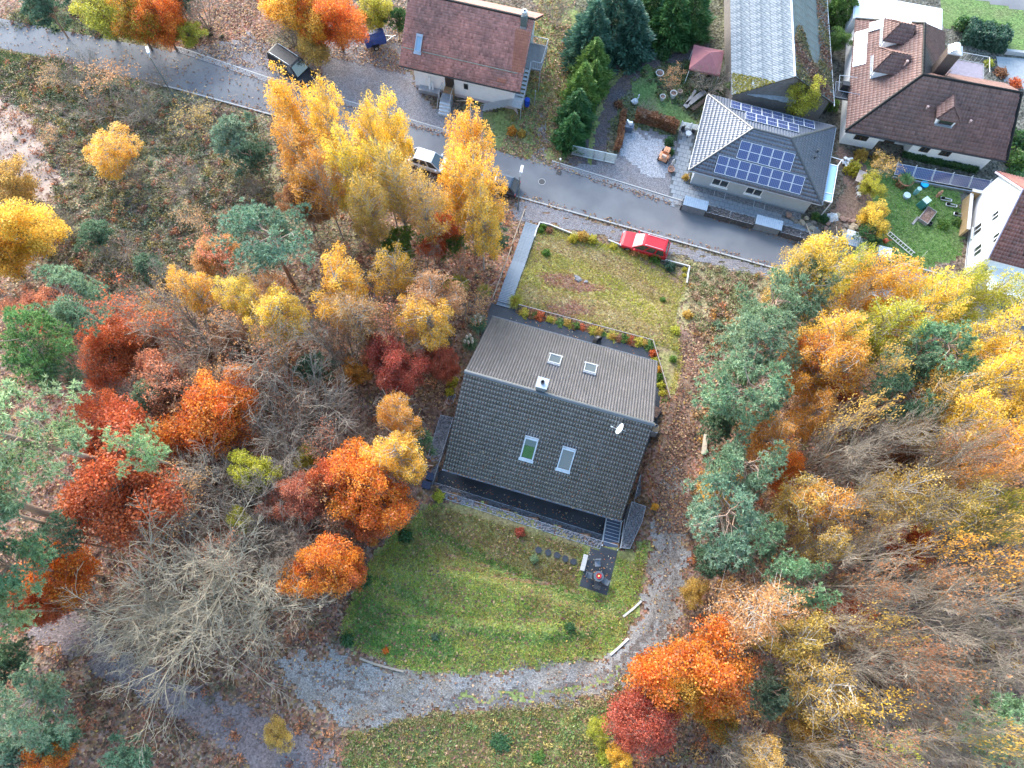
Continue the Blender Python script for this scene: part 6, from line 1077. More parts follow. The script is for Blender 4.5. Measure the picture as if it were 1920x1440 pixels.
for (u, v, z) in ((-2.6, 2.4, zlf(-2.6)+.5), (.1, -1.2, zfr(-1.2)), (4.3, -1.6, zfr(-1.6)), (1.4, 2.2, 6.0)): MB().lathe([(.07, -.2), (.07, .3), (.12, .3), (.12, .42), (0, .45)], (u, v, z), 10).build('roof_vent', pmat('clay_vent', (.5, .34, .3), None, 5, .8) if 'clay_vent' not in MATS else MATS['clay_vent'], br_)
chm = MB().box((1.1, 3.4, 5.9), (1.15, .95, 3.2)).build('chimney', pmat('chimney_brown', (.1, .075, .065), None, 5, .7), br_); MB().box((1.1, 3.4, 7.55), (1.3, 1.1, .12)).build('cap', steel, chm)
arc = [(-.55+1.1*i/8, .5*math.sin(PI*i/8)) for i in range(9)]; m = MB(); V = [(1.1+x, 3.0, 7.62+z) for x, z in arc]+[(1.1+x, 3.8, 7.62+z) for x, z in arc]; m.add(V, [(i, i+1, 10+i, 9+i) for i in range(8)]).build('cowl', pmat('bright_steel', (.85, .86, .88), None, 4, .2, .5, metal=.7), chm, smooth=True)
# thermal collectors with pale glass
coll = pmat('pale_collector', (.82, .83, .85), (.78, .79, .82), 3, .15, .6); npl = unit(np.array([-(RB-E_), 0, 5.1]))
def collector(u0, u1, v0, v1):
    m = MB(); P4 = [(u0, v1, zlf(u0)), (u0, v0, zlf(u0)), (u1, v0, zlf(u1)), (u1, v1, zlf(u1))]; P4 = [tuple(np.array(p)+npl*.16) for p in P4]; f = m.slab(P4, .1).build('thermal_collector', alu, br_); c = np.mean(np.array(P4), 0); MB().slab([tuple(np.array(p)*.97+c*.03+npl*.015) for p in P4], .01).build('pane', coll, f)
collector(-6.15, -5.2, 6.15, 8.3); collector(-6.15, -5.2, 3.95, 6.1); collector(-4.3, -3.2, 8.3, 9.4) if False else None
collector(-5.1, -3.6, 7.9, 9.0); collector(-3.5, -2.1, 7.4, 8.5) if True else None
cv = empty('conservatory', (BX, BY, 0), BYAW, 'white flat glazed conservatory roof behind the brown-roofed house', 'conservatory'); MB().bbox(-6.25, 2.6, 10.75, 13.9, 0, 2.5).build('wall', white_wall, cv)
for i in range(10): MB().bbox(-6.2+i*.88, -5.34+i*.88, 10.72, 13.95, 2.55, 2.6).build('roof_panel', coll, cv)
MB().bbox(-6.35, 2.75, 10.65, 14.0, 2.48, 2.54).build('roof_frame', alu, cv)
for u, w, z in ((-4.2, 1.3, 1.5), (2.0, .9, 1.5), (4.0, 1.0, 1.5)): win(br_, (u, -2.75, z), w, 1.1, -PI/2, wood_d, glass, None, 2)
MB().bbox(-1.4, -.4, -1.66, -1.58, 0, 2.1).build('door', wood_d, br_)
nb_ = empty('roof_terrace', (BX, BY, 0), BYAW, 'railed roof terrace behind the steel chimney of the brown-roofed house', 'balcony'); MB().bbox(3.0, 6.6, 5.3, 7.2, 2.9, 3.0).build('floor', pmat('terrace_mauve', (.3, .26, .3), None, 3, .8), nb_); railing(nb_, [(3.0, 7.2, 3.0), (6.6, 7.2, 3.0), (6.6, 5.4, 3.0)], 1.0, .5); MB().bbox(3.1, 6.5, 5.4, 7.1, 0, 2.9).build('wall', white_wall, nb_)
bl_ = empty('side_balcony', (BX, BY, 0), BYAW, 'dark framed balcony left of the brown-roofed house', 'balcony'); MB().bbox(-7.6, -5.3, .35, 2.2, 2.35, 2.5).build('floor', black_metal, bl_); railing(bl_, [(-5.4, .35, 2.5), (-7.6, .35, 2.5), (-7.6, 2.2, 2.5), (-5.9, 2.3, 2.5)], .95, .5, zinc); MB().box((-6.8, 1.6, 2.9), (.7, .5, .7)).build('storage_box', black_metal, bl_)
for u, v in ((-7.5, .45), (-7.5, 2.1)): MB().tube((u, v, -.1), (u, v, 2.35), .05).build('post', black_metal, bl_)
# ------------------------------------------------------------------ white house at the right edge
wh = empty('white_house', (41.4, 34.4, 0), -.2, 'tall white gable house with dark red roof at the right edge', 'house'); GH, GR, GW = 4.25, 7.8, 8.4
m = MB(); m.prism([(0, 0), (10.5, 0), (10.5, GW), (0, GW)], -.2, GH)
for x in (0, 10.5): m.add([(x, 0, GH), (x, GW, GH), (x, GW/2, GR)], [(0, 1, 2)])
m.build('wall', white_wall, wh); tt = (GR-GH)/(GW/2)
m = MB(); m.slab([(-.3, -.55, GH-.55*tt+.1), (10.8, -.55, GH-.55*tt+.1), (10.8, GW/2, GR+.1), (-.3, GW/2, GR+.1)], .14); m.slab([(10.8, GW+.55, GH-.55*tt+.1), (-.3, GW+.55, GH-.55*tt+.1), (-.3, GW/2, GR+.1), (10.8, GW/2, GR+.1)], .14); whr = m.build('roof', pmat('verge_lilac', (.5, .45, .55), None, 4, .6), wh)
TILE_W = tile_mat('dark_red_tile', (.25, .1, .085), (.19, .075, .065), .5, .5, (.11, .07, .07)); tiles_on(whr, [(-.2, -.55, GH-.55*tt+.1), (10.8, -.55, GH-.55*tt+.1), (10.8, GW/2, GR+.1), (-.2, GW/2, GR+.1)], .27, .34, WAVE, TILE_W, .035, .3, seed=81); tiles_on(whr, [(10.8, GW+.55, GH-.55*tt+.1), (-.2, GW+.55, GH-.55*tt+.1), (-.2, GW/2, GR+.1), (10.8, GW/2, GR+.1)], .27, .34, WAVE, TILE_W, .035, .3, seed=82)
for v, z, w, h in ((4.1, 1.5, 1.1, 1.3), (1.6, 1.8, 1.1, 1.3), (4.0, 4.0, .9, 1.1), (1.45, 4.4, .9, 1.1)): win(wh, (0, v, z), w, h, PI, white_pl, glass, white_pl, 2)
win(wh, (0, 2.7, 6.7), .5, .4, PI, wood_d, glass, None, 1)
MB().bbox(-.03, 0, -.02, GW, .15, .3).build('plinth_line', zinc, wh); MB().bbox(1.0, 6.0, -2.2, -.02, -.2, 2.2).build('porch', pmat('porch_slate', (.16, .19, .22), None, 3, .6), wh); MB().bbox(.8, 6.2, -2.5, .0, 2.2, 2.3).build('porch_roof', white_pl, wh)
# garden solar fence, wooden deck frame
sf = empty('solar_fence', (0, 0, 0), 0, 'long row of dark solar panels along the terrace wall of the brown-roofed house', 'solar panels'); a = Wp(1680, 316, .8); b = Wp(1960, 368, .8); n = 8; d = (b-a)/n; ya = math.atan2(d[1], d[0]); sf.location = (a[0], a[1], 0); sf.rotation_euler = (0, 0, ya); dl = np.linalg.norm(d)
for i in range(n):
    f = MB().box((dl*(i+.5), 0, .75), (dl*.97, 1.05, .05), rx=math.radians(38)).build('solar_panel', alu, sf); MB().box((dl*(i+.5), -.02, .785), (dl*.92, .98, .02), rx=math.radians(38)).build('cells', pv_cell, f)
for i in range(n+1): MB().tube((dl*i, .45, 0), (dl*i, .45, 1.25), .04, n=6).build('post', white_pl, sf)
MB().bbox(0, dl*n, -.62, -.5, 0, .3).build('base_wall', zinc, sf)
dk = empty('timber_deck_frame', (0, 0, 0), -.2, 'brown timber screen frame beside the white house', 'screen'); p0 = Wp(1822, 362, 1.2); dk.location = (p0[0], p0[1], 0)
MB().bbox(0, 6.5, -.1, .1, 0, 1.6).build('screen_board', pmat('brown_timber', (.38, .26, .14), (.3, .2, .1), 3, .8), dk); MB().bbox(-.15, .05, -4.2, -.12, 0, 1.3).build('screen_board', MATS['brown_timber'], dk); MB().bbox(-.2, 6.5, -.16, .16, 1.6, 1.68).build('cap_rail', edge_m, dk); MB().bbox(-.2, .1, -4.2, -.17, 1.3, 1.38).build('cap_rail', edge_m, dk)
# ------------------------------------------------------------------ barn with corrugated roof
bnr = empty('barn', (23.65, 50.0, 0), 0.0, 'old barn with pale corrugated sheet roof, half overgrown', 'barn'); EL, ERz, RDG, BL = -4.9, 5.0, 6.1, 22
m = MB(); m.prism([(-4.6, .45), (4.7, .45), (4.7, BL), (-4.6, BL)], -.1, 3.15); m.add([(-4.6, .45, 3.15), (4.7, .45, 3.15), (0, .45, 5.85)], [(0, 1, 2)]); m.build('wall', pmat('barn_board', (.2, .18, .17), (.14, .125, .12), 4, .9), bnr)
def corrug(parent, P00, Xd, Sd, Lx, Ls, per, amp, mat, name, seed, sheet=(2.4, 1.0)):
    """corrugated sheets as single pieces: ridges run along Sd"""
    Xd = unit(np.array(Xd, float)); Sd = unit(np.array(Sd, float)); N = np.cross(Xd, Sd); rg = np.random.default_rng(seed); nx = int(Lx/sheet[1]); ns = int(math.ceil(Ls/sheet[0])); hx = Lx/nx; hs = Ls/ns; k = 22; t = np.linspace(0, 1, k); me = None
    V = []
    for s in (0, 1): V += [((q*hx*1.0)*Xd+s*hs*1.06*Sd+N*(amp*math.sin(2*PI*q*hx/per)+.03*(1-s))) for q in t]
    F = [(i, i+1, k+i+1, k+i) for i in range(k-1)]
    me = mesh_np(name, np.array(V), np.array(F)); me.materials.append(mat)
    for i in range(nx):
        for j in range(ns): link(name, me, None, parent, np.array(P00)+Xd*i*hx+Sd*j*hs+N*(.02+rg.uniform(0, .015)))
cor_a = pmat('pale_corrugated', (.15, .18, .205), (.09, .11, .13), 2.2, .75, .3, c3=(.32, .34, .36), scale2=2.5, amt2=.8); cor_b = pmat('mossy_corrugated', (.2, .22, .2), (.14, .15, .13), 1.4, .8, .3, c3=(.2, .13, .09), scale2=.5, amt2=.9); 
dl_ = unit(np.array([4.9, 0, RDG-3.0])); SLn = math.hypot(4.9, RDG-3.0)
corrug(bnr, (EL, BL, 3.0), (0, -1, 0), dl_, BL-.0, SLn, .2, .03, cor_a, 'roof_sheet', 1, (2.0, 1.0)); dr_ = unit(np.array([-5.0, 0, RDG-3.0])); corrug(bnr, (5.0, 0, 3.0), (0, 1, 0), dr_, BL, math.hypot(5.0, RDG-3.0), .2, .03, cor_b, 'roof_sheet', 2, (2.0, 1.0))
m = MB(); m.slab([(EL, 0, 2.96), (0, 0, RDG-.04), (0, BL, RDG-.04), (EL, BL, 2.96)], .05); m.slab([(0, 0, RDG-.04), (5.0, 0, 2.96), (5.0, BL, 2.96), (0, BL, RDG-.04)], .05); m.build('roof_boards', wood_d, bnr); MB().path([(5.05, -.2, 2.98), (5.05, BL, 2.98)], .05, 5).build('verge_rail', white_pl, bnr); MB().path([(0, 0, RDG+.04), (0, BL, RDG+.04)], .1, 6).build('ridge_cap', zinc, bnr)
# ================================================================== VEHICLES
tyre_m = pmat('tyre', (.02, .02, .022), None, 8, .85); rim_m = pmat('rim', (.45, .46, .48), None, 6, .35, metal=.6); car_glass = glass_mat('car_glass', (.03, .04, .05), .05); lamp_m = glass_mat('head_glass', (.5, .52, .55), .05); tail_m = glass_mat('tail_glass', (.35, .01, .01), .1); trim_m = pmat('trim_black', (.02, .02, .022), None, 6, .5)
def car(p, rz, Lc, Wc, Hc, paint, label, style='estate', glassm=None, rails=None, cat='car', name='parked_car', wsm=None):
    """x forward. Lofted body, cabin with separate panes, wheels, lamps, mirrors"""
    t = empty(name, p, rz, label, cat); G_ = glassm or car_glass; hl2 = Lc/2; hw = Wc/2; zb = .22; van = style == 'van'; belt = Hc*(.56 if not van else .52)
    st = [(-hl2, .80, .34, belt*.86), (-hl2*.965, .93, zb+.03, belt*.97), (-hl2*.75, 1.0, zb, belt), (-.1*hl2, 1.0, zb, belt*.99), (.30*hl2, 1.0, zb, belt*.97), (.62*hl2, .985, zb, belt*.9), (.86*hl2, .93, zb+.02, belt*.82), (.97*hl2, .82, zb+.08, belt*.7), (hl2, .68, zb+.14, belt*.58)]
    V = []; F = []; k = 10
    for x, w, z0, z1 in st:
        y = hw*w; sec = [(y*.86, z0), (y*.98, z0+.1), (y, z0+(z1-z0)*.55), (y*.97, z1-.08), (y*.88, z1)]
        V += [(x, a, b) for a, b in sec]+[(x, -a, b) for a, b in reversed(sec)]
    n = len(st)
    for i in range(n-1):
        for j in range(k): F.append((i*k+j, i*k+(j+1) % k, (i+1)*k+(j+1) % k, (i+1)*k+j))
    F += [tuple(range(k-1, -1, -1)), tuple(range((n-1)*k, n*k))]
    MB().add(V, F).build('body', paint, t, smooth=False, bevel=.03)
    xr, xf = (-hl2*.95, .47*hl2) if style != 'van' else (-hl2*.96, .52*hl2); rr0, rf0 = (-hl2*.84, .1*hl2) if style == 'estate' else ((-hl2*.93, .28*hl2) if van else (-hl2*.7, .1*hl2)); zt = Hc; zbt = belt*.985; yb = hw*.88; yt = hw*(.72 if not van else .8)
    base = [(xr, yb), (xf, yb*.97)]; top = [(rr0, yt), (rf0, yt*.97)]
    V = [(xr, yb, zbt), (xf, yb*.97, zbt*.97), (xf, -yb*.97, zbt*.97), (xr, -yb, zbt), (rr0, yt, zt-.05), (rf0, yt*.97, zt-.04), (rf0, -yt*.97, zt-.04), (rr0, -yt, zt-.05)]
    MB().add(V, [(0, 1, 5, 4), (1, 2, 6, 5), (2, 3, 7, 6), (3, 0, 4, 7), (4, 5, 6, 7)]).build('cabin', paint, t)
    mid = [(rr0, 0), (rf0, 0)]
    MB().add([(rr0-.02, yt*1.0, zt-.045), (rf0+.02, yt*.97, zt-.035), (rf0+.02, -yt*.97, zt-.035), (rr0-.02, -yt, zt-.045), (rr0+.15, yt*.7, zt), (rf0-.15, yt*.68, zt), (rf0-.15, -yt*.68, zt), (rr0+.15, -yt*.7, zt)], [(4, 5, 6, 7), (0, 1, 5, 4), (1, 2, 6, 5), (2, 3, 7, 6), (3, 0, 4, 7)]).build('roof', paint, t)
    Vv = [Vector(v) for v in V]
    def pane(a, b, c, d, m=.07, name='window', mat=None, s0=0.0, s1=1.0):
        A, B, C, D = [Vv[i] for i in (a, b, c, d)]; A, B, C, D = A.lerp(B, s0), A.lerp(B, s1), D.lerp(C, s1), D.lerp(C, s0)
        c0 = (A+B+C+D)/4; q = [x+(c0-x)*m*1.6 for x in (A, B, C, D)]; nn = (B-A).cross(D-A).normalized()
        if nn.dot(c0-Vector((0, 0, zt*.6))) < 0: nn = -nn
        q = [x+nn*.012 for x in q]; mb = MB(); mb.slab(q, .01); mb.build(name, mat or G_, t)
    pane(1, 2, 6, 5, .05, 'windscreen', wsm); pane(3, 0, 4, 7, .09, 'rear_window')
    cuts = ((.06, .32), (.36, .63), (.67, .97)) if not van else ((.70, .97),)
    for s0, s1 in cuts: pane(0, 1, 5, 4, .06, 'side_window', None, s0, s1); pane(3, 2, 6, 7, .06, 'side_window', None, s0, s1)
    wr = .33 if not van else .35
    for sx in (-.58, .60):
        for s in (-1, 1):
            ty = MB().lathe([(wr*.62, -.1), (wr*.95, -.11), (wr, -.07), (wr, .07), (wr*.95, .11), (wr*.62, .1)], (0, 0, 0), 18, 'y').build('tyre', tyre_m, t, (sx*hl2, s*(hw-.1), wr)); MB().lathe([(0, s*.09), (wr*.25, s*.1), (wr*.62, s*.085), (wr*.62, -s*.05)], (0, 0, 0), 14, 'y').build('rim', rim_m, ty)
    for s in (-1, 1):
        MB().box((hl2*.93, s*hw*.72, belt*.66), (.2, .26, .1), s*-.5).build('headlight', lamp_m, t); MB().box((-hl2*.965, s*hw*.82, belt*.8), (.1, .22, .26)).build('tail_light', tail_m, t); MB().box((xf-.25, s*(hw+.06), belt*1.02), (.14, .2, .12)).build('wing_mirror', paint, t)
        if rails: MB().path([(rr0+.2, s*yt*.86, zt-.0), (rr0+.3, s*yt*.86, zt+.05), (rf0-.35, s*yt*.84, zt+.05), (rf0-.25, s*yt*.84, zt)], .025, 5).build('roof_rail', rails, t)
    MB().box((hl2*.99, 0, belt*.45), (.06, hw*1.1, .16)).build('grille', trim_m, t); MB().box((-hl2*.995, 0, belt*.55), (.02, .5, .11)).build('number_plate', white_pl, t)
    return t
red_p = pmat('red_paint', (.5, .02, .03), (.45, .018, .028), 2, .45, .3, coat=.15); blk_p = pmat('black_paint', (.01, .011, .016), None, 2, .5, .35); wht_p = pmat('white_paint', (.72, .72, .72), None, 2, .45, .4, coat=.2); navy_p = pmat('dark_blue_paint', (.015, .025, .045), None, 2, .28, .6, coat=.8)
pale_glass = glass_mat('windscreen_sky_reflection', (.14, .17, .2), .35); pale_glass.node_tree.nodes['Principled BSDF'].inputs['Coat Weight'].default_value = 0.0  # sky reflection on the windscreen is painted into its pale base colour
c0 = Wp(1209, 458, .75); car((c0[0], c0[1], float(T(c0[0], c0[1]))+.01), PI-.225, 4.55, 1.82, 1.5, red_p, 'bright red estate car with silver roof rails parked at the roadside', 'estate', None, alu, wsm=pale_glass)
c0 = Wp(549, 124, 1.0); vn = car((c0[0], c0[1], .01), -.54, 5.1, 1.95, 2.0, blk_p, 'black van with silver roof rails parked by the gravel drive', 'van', None, alu, 'van', 'parked_van')
c0 = Wp(809, 302, .8); car((c0[0], c0[1], .015), -.24, 4.3, 1.78, 1.5, wht_p, 'white car on the street half hidden under the yellow birches', 'hatch')
c0 = Wp(950, 346, .8); car((c0[0]-.9, c0[1]+.2, .015), PI-.25, 4.2, 1.76, 1.48, navy_p, 'dark blue car beside the street lamp behind the birches', 'hatch')
tr = empty('car_trailer', (*Wp(702, 72, .8)[:2], 0), .42, 'small blue tarpaulin car trailer on the gravel drive', 'trailer'); blue_t = pmat('blue_tarp', (.03, .06, .22), (.024, .045, .17), 3, .5)
MB().bbox(-1.05, 1.05, -.65, .65, .45, .75).build('box', blue_t, tr); m = MB(); m.add([(-1.08, -.68, .75), (1.08, -.68, .75), (1.08, .68, .75), (-1.08, .68, .75), (-1.06, -.62, 1.3), (1.06, -.62, 1.3), (1.06, .62, 1.3), (-1.06, .62, 1.3), (-1.05, 0, 1.42), (1.05, 0, 1.42)], [(0, 1, 5, 4), (2, 3, 7, 6), (1, 2, 6, 9, 5), (3, 0, 4, 8, 7), (4, 5, 9, 8), (6, 7, 8, 9)]); m.build('tarpaulin', blue_t, tr)
for s in (-1, 1):
    w_ = MB().lathe([(.17, -.08), (.28, -.09), (.28, .09), (.17, .08)], (0, 0, 0), 16, 'y').build('tyre', tyre_m, tr, (-.1, s*.78, .28)); MB().lathe([(0, s*.07), (.17, s*.06)], (0, 0, 0), 12, 'y').build('rim', rim_m, w_); MB().box((-.1, s*.78, .6), (.75, .24, .05)).build('mudguard', trim_m, tr)
MB().path([(1.05, -.4, .45), (1.9, 0, .45), (1.05, .4, .45)], .04, 6).build('drawbar', steel, tr); MB().tube((1.9, 0, .45), (2.2, 0, .47), .05, n=8).build('coupling', steel, tr); MB().tube((1.7, .0, .0), (1.7, .0, .6), .035, n=6).build('jockey_leg', steel, tr)
# lamps
def lamp(base, top_px, H, label):
    b = np.array([base[0], base[1], float(T(base[0], base[1]))]); t = empty('street_lamp', b, 0, label, 'street lamp', 'street lamps'); g = pmat('lamp_grey', (.2, .24, .25), None, 5, .5, metal=.4) if 'lamp_grey' not in MATS else MATS['lamp_grey']; tp = Wp(*top_px, b[2]+H)-b; d = np.array([tp[0], tp[1], 0]); k = min(1.0, np.linalg.norm(d)); d = unit(d)*k
    MB().lathe([(.09, -.2), (.09, 1.0), (.06, 1.02), (.045, H)], n=10).build('pole', g, t); MB().path([(0, 0, H), tuple(d*.5+np.array([0, 0, H+.06]))], .03, 6).build('bracket', g, t)
    a = math.atan2(d[1], d[0]); h = MB().box(tuple(d*.5+unit(d)*.4+np.array([0, 0, H+.08])), (.85, .26, .13), a, taper=.85).build('lamp_head', pmat('lamp_white', (.75, .76, .78), None, 5, .4) if 'lamp_white' not in MATS else MATS['lamp_white'], t); MB().box(tuple(d*.5+unit(d)*.45+np.array([0, 0, H-.0])), (.6, .2, .03), a).build('diffuser', lamp_m, h)
lamp(Wp(330, 188), (276, 90), 5.6, 'tall street lamp left of the black van'); lamp(Wp(971, 394), (978, 318), 5.3, 'street lamp beside the dark blue car')
# farm gate, posts
a = Wp(1072, 290); b = Wp(1152, 307); d = b-a; gt = empty('farm_gate', (a[0], a[1], 0), math.atan2(d[1], d[0]), 'wide galvanised four panel gate across the farm track', 'gate'); Lg = np.linalg.norm(d); gm = pmat('gate_grey', (.42, .48, .5), (.34, .4, .42), 4, .5, metal=.3)
for i in range(5): MB().bbox(Lg*i/4-.04, Lg*i/4+.04, -.03, .03, 0 if i in (0, 4) else .1, 1.35).build('upright', gm, gt)
MB().bbox(-.04, Lg+.04, -.035, .035, 1.353, 1.42).build('top_rail', gm, gt); MB().bbox(-.04, Lg+.04, -.035, .035, .05, .1).build('bottom_rail', gm, gt)
bar = None
for i in range(4):
    for j in range(8):
        x0 = Lg*i/4+.045; x1 = Lg*(i+1)/4-.045; MB().bbox(x0, x1, -.015, .015, .17+j*.15, .23+j*.15).build('slat', gm, gt, fixn=False)
for (px, py, l) in ((1049, 318, 'white topped boundary post beside the drain below the gate'),):
    q = Wp(px, py-8); t = empty('boundary_post', (q[0], q[1], 0), 0, l, 'post'); MB().lathe([(.05, 0), (.05, .9), (0, .9)], n=8).build('pole', wood, t); MB().lathe([(0, .9), (.09, .92), (.09, 1.05), (0, 1.08)], n=10).build('cap', white_pl, t)
# orange ride-on mower
q = Wp(1247, 290, .5); mw = empty('ride_on_mower', (q[0], q[1], .015), 1.2, 'faded orange ride-on mower on the gravel yard', 'mower'); og = pmat('faded_orange', (.6, .2, .07), (.66, .36, .22), 2.5, .6)
MB().box((.45, 0, .55), (.75, .62, .42), taper=.9).build('bonnet', og, mw, bevel=.05); MB().box((-.35, 0, .45), (.7, .8, .25)).build('rear_deck', og, mw); MB().box((-.4, 0, .72), (.42, .44, .12)).box((-.6, 0, .95), (.1, .42, .4), ry=-.15).build('seat', pmat('pale_seat', (.62, .45, .35), None, 5, .8), mw); MB().box((.0, 0, .24), (.8, 1.05, .14)).build('cutting_deck', og, mw)
MB().lathe([(.13, 0), (.16, 0), (.16, .03), (.13, .03)], (.08, 0, .92), 14).tube((.2, 0, .6), (.08, 0, .92), .02).build('steering_wheel', trim_m, mw)
for x, y, r in ((.6, .38, .19), (.6, -.38, .19), (-.45, .42, .25), (-.45, -.42, .25)):
    w_ = MB().lathe([(r*.5, -.08), (r, -.09), (r, .09), (r*.5, .08)], (0, 0, 0), 14, 'y').build('tyre', tyre_m, mw, (x, y, r)); s = 1 if y > 0 else -1; MB().lathe([(0, s*.07), (r*.5, s*.075)], (0, 0, 0), 12, 'y').build('rim', white_pl, w_)
# grey tool chest and pots on the yard
q = Wp(1178, 238, .5); tc_ = empty('tool_chest', (q[0], q[1], .015), -.2, 'dark blue chest with white clutter at the top of the gravel yard', 'chest'); MB().box((0, 0, .35), (.95, .6, .7)).build('body', pmat('chest_blue', (.1, .13, .18), None, 4, .5), tc_); MB().box((0, .02, .73), (1.0, .66, .06), rx=-.1).build('lid', MATS['chest_blue'], tc_); MB().box((.15, .1, .95), (.3, .2, .4), .3).box((-.1, .25, .9), (.14, .5, .2), .8).build('clutter', white_pl, tc_)
terracotta = pmat('terracotta', (.42, .22, .15), (.35, .18, .12), 4, .85)
def pot(q, r, h, mat, label, plant_=None):
    t = empty('plant_pot', q, 0, label, 'pot'); MB().lathe([(0, 0), (r*.72, 0), (r, h), (r*1.08, h), (r*1.08, h*1.06), (r*.88, h*1.06), (r*.85, h*.85), (0, h*.85)], n=16).build('body', mat, t); MB().lathe([(0, h*.86), (r*.84, h*.86)], n=12).build('soil', MATS['red_soil'], t); return t
q = Wp(1258, 318, .2); pot((q[0], q[1], .03), .32, .3, terracotta, 'empty terracotta pot at the right edge of the gravel yard')
q = Wp(1262, 305, .3); st_ = empty('stone_figure', (q[0], q[1], .03), .4, 'small pale stone figure below the orange mower', 'statue'); MB().lathe([(0, 0), (.16, 0), (.14, .1), (.1, .15), (.13, .35), (.1, .5), (.05, .55), (.09, .65), (.07, .76), (0, .8)], n=12).build('body', edge_m, st_)
q = Wp(1191, 188, .4); sw = empty('swan_figure', (q[0], q[1], .0), .6, 'white stone swan ornament beside the farm track', 'statue'); MB().lathe([(0, 0), (.28, .05), (.36, .25), (.2, .5), (0, .55)], n=12).build('body', pmat('white_stone', (.62, .63, .66), (.5, .51, .54), 4, .8), sw, smooth=True); MB().path([(.2, 0, .4), (.38, 0, .7), (.3, 0, .95), (.42, 0, .98)], .06, 7).build('neck', MATS['white_stone'], sw); MB().box((-.25, 0, .5), (.4, .3, .25), .2, ry=.6, taper=.4).build('wing', MATS['white_stone'], sw)
# red pavilion
q = Wp(1326, 110, 2.2); pv = empty('garden_pavilion', (q[0], q[1], 0), -.15, 'faded red fabric pavilion in the garden beside the barn', 'pavilion'); rc = pmat('faded_red_fabric', (.36, .14, .14), (.3, .115, .12), 2, .9); h_ = 1.55
for k in range(4):
    a0 = PI/4+k*PI/2; a1 = a0+PI/2; r = h_*1.414; p0 = (r*math.cos(a0), r*math.sin(a0), 2.05); p1 = (r*math.cos(a1), r*math.sin(a1), 2.05); MB().add([p0, p1, (0, 0, 3.0), (p0[0], p0[1], 1.85), (p1[0], p1[1], 1.85)], [(0, 1, 2), (3, 4, 1, 0)]).build('roof_panel', rc, pv, fixn=False); MB().tube((p0[0]*.96, p0[1]*.96, 0), (p0[0]*.96, p0[1]*.96, 2.03), .03, n=6).build('post', white_pl, pv)
q = Wp(1322, 133, .4); ob_ = empty('orange_crate', (q[0], q[1], 0), -.3, 'orange crate under the yellow bush by the pavilion', 'crate'); MB().box((0, 0, .3), (.75, .5, .3)).build('body', pmat('crate_orange', (.7, .28, .03), None, 4, .6), ob_); MB().box((0, 0, .07), (.8, .55, .14)).build('base', wood_d, ob_)
# long weathered planks and trough by the solar house
for i, (a, b, w, l) in enumerate((((1287, 195), (1305, 168), .28, 'short pale plank leaning by the garden bed'), ((1284, 200), (1322, 170), .5, 'long grey plank table behind the solar house'), ((1298, 205), (1328, 182), .4, 'dark plank beside the long plank table'))):
    A = Wp(*a, .5); B = Wp(*b, .5); d = B-A; t = empty('garden_bench', (A[0], A[1], 0), math.atan2(d[1], d[0]), l, 'bench'); Lb = np.linalg.norm(d); MB().bbox(0, Lb, -w/2, w/2, .45, .5).build('board', wood_d if i == 2 else pmat('grey_plank', (.3, .28, .27), (.22, .2, .2), 3, .9) if 'grey_plank' not in MATS else MATS['grey_plank'], t)
    for x in (.3, Lb-.3): MB().bbox(x-.05, x+.05, -w/2+.04, w/2-.04, 0, .45).build('leg', wood_d, t)
for px, py, r, h, l in ((1242, 183, .28, .5, 'pale stone trough pot left of the round planter'), (1262, 178, .34, .6, 'round pale concrete planter in the garden'), (1275, 172, .25, .4, 'small pale planter right of the round one'), (1237, 137, .4, .35, 'round well ring with grey lid in the garden')):
    q = Wp(px, py, .3); pot((q[0], q[1], 0), r, h, edge_m if r > .25 else wood, l)
# stack of slates before the barn
q = Wp(1448, 171, 2.9); sl = empty('slate_shed_roof', (q[0], q[1]+.1, 1.9), -.12, 'low shed with broken grey slate roof in front of the barn', 'shed'); MB().bbox(-2.3, 2.3, -.75, .6, -1.95, .85).build('wall', MATS['barn_board'], sl); slm = pmat('pale_slate', (.36, .38, .41), (.26, .28, .31), 3, .7)
for i in range(9):
    for j in range(4):
        r_ = random.Random(i*7+j); MB().box((-2.1+i*.52+r_.uniform(-.05, .05), -.8+j*.42+r_.uniform(-.04, .04), 1.0+j*.06+r_.uniform(-.02, .02)), (.55, .52, .025), r_.uniform(-.12, .12), rx=.16+r_.uniform(-.05, .05)).build('slate', slm, sl)
# terrace set of the solar house, white fence
q = Wp(1288, 248, .4)
for i, (px, py, l) in enumerate(((1281, 246, 'dark bistro chair on the terrace left of the solar house'), (1301, 248, 'second dark bistro chair beside the solar house wall'))):
    q = Wp(px, py, .4); c = empty('bistro_chair', (q[0], q[1], .045), .4+i*2, l, 'chair', 'bistro chairs by the solar house'); MB().bbox(-.2, .2, -.2, .2, .42, .45).build('seat', black_metal, c); MB().box((0, .2, .68), (.4, .03, .45)).build('backrest', black_metal, c)
    for sx in (-1, 1):
        for sy in (-1, 1): MB().tube((sx*.18, sy*.18, .42), (sx*.2, sy*.2, 0), .015, n=4).build('leg', black_metal, c)
q = Wp(1291, 250, .7); c = empty('bistro_table', (q[0], q[1], .045), 0, 'small round table between the bistro chairs', 'table'); MB().lathe([(0, .68), (.3, .68), (.3, .71), (0, .71)], n=18).build('tabletop', zinc, c); MB().tube((0, 0, 0), (0, 0, .68), .03).build('leg', black_metal, c)
a = Wp(1275, 240); b = Wp(1310, 247); fc_ = empty('white_fence', (a[0], a[1], 0), math.atan2(b[1]-a[1], b[0]-a[0]), 'white slatted fence behind the bistro table', 'fence'); Lf = np.linalg.norm(b-a)
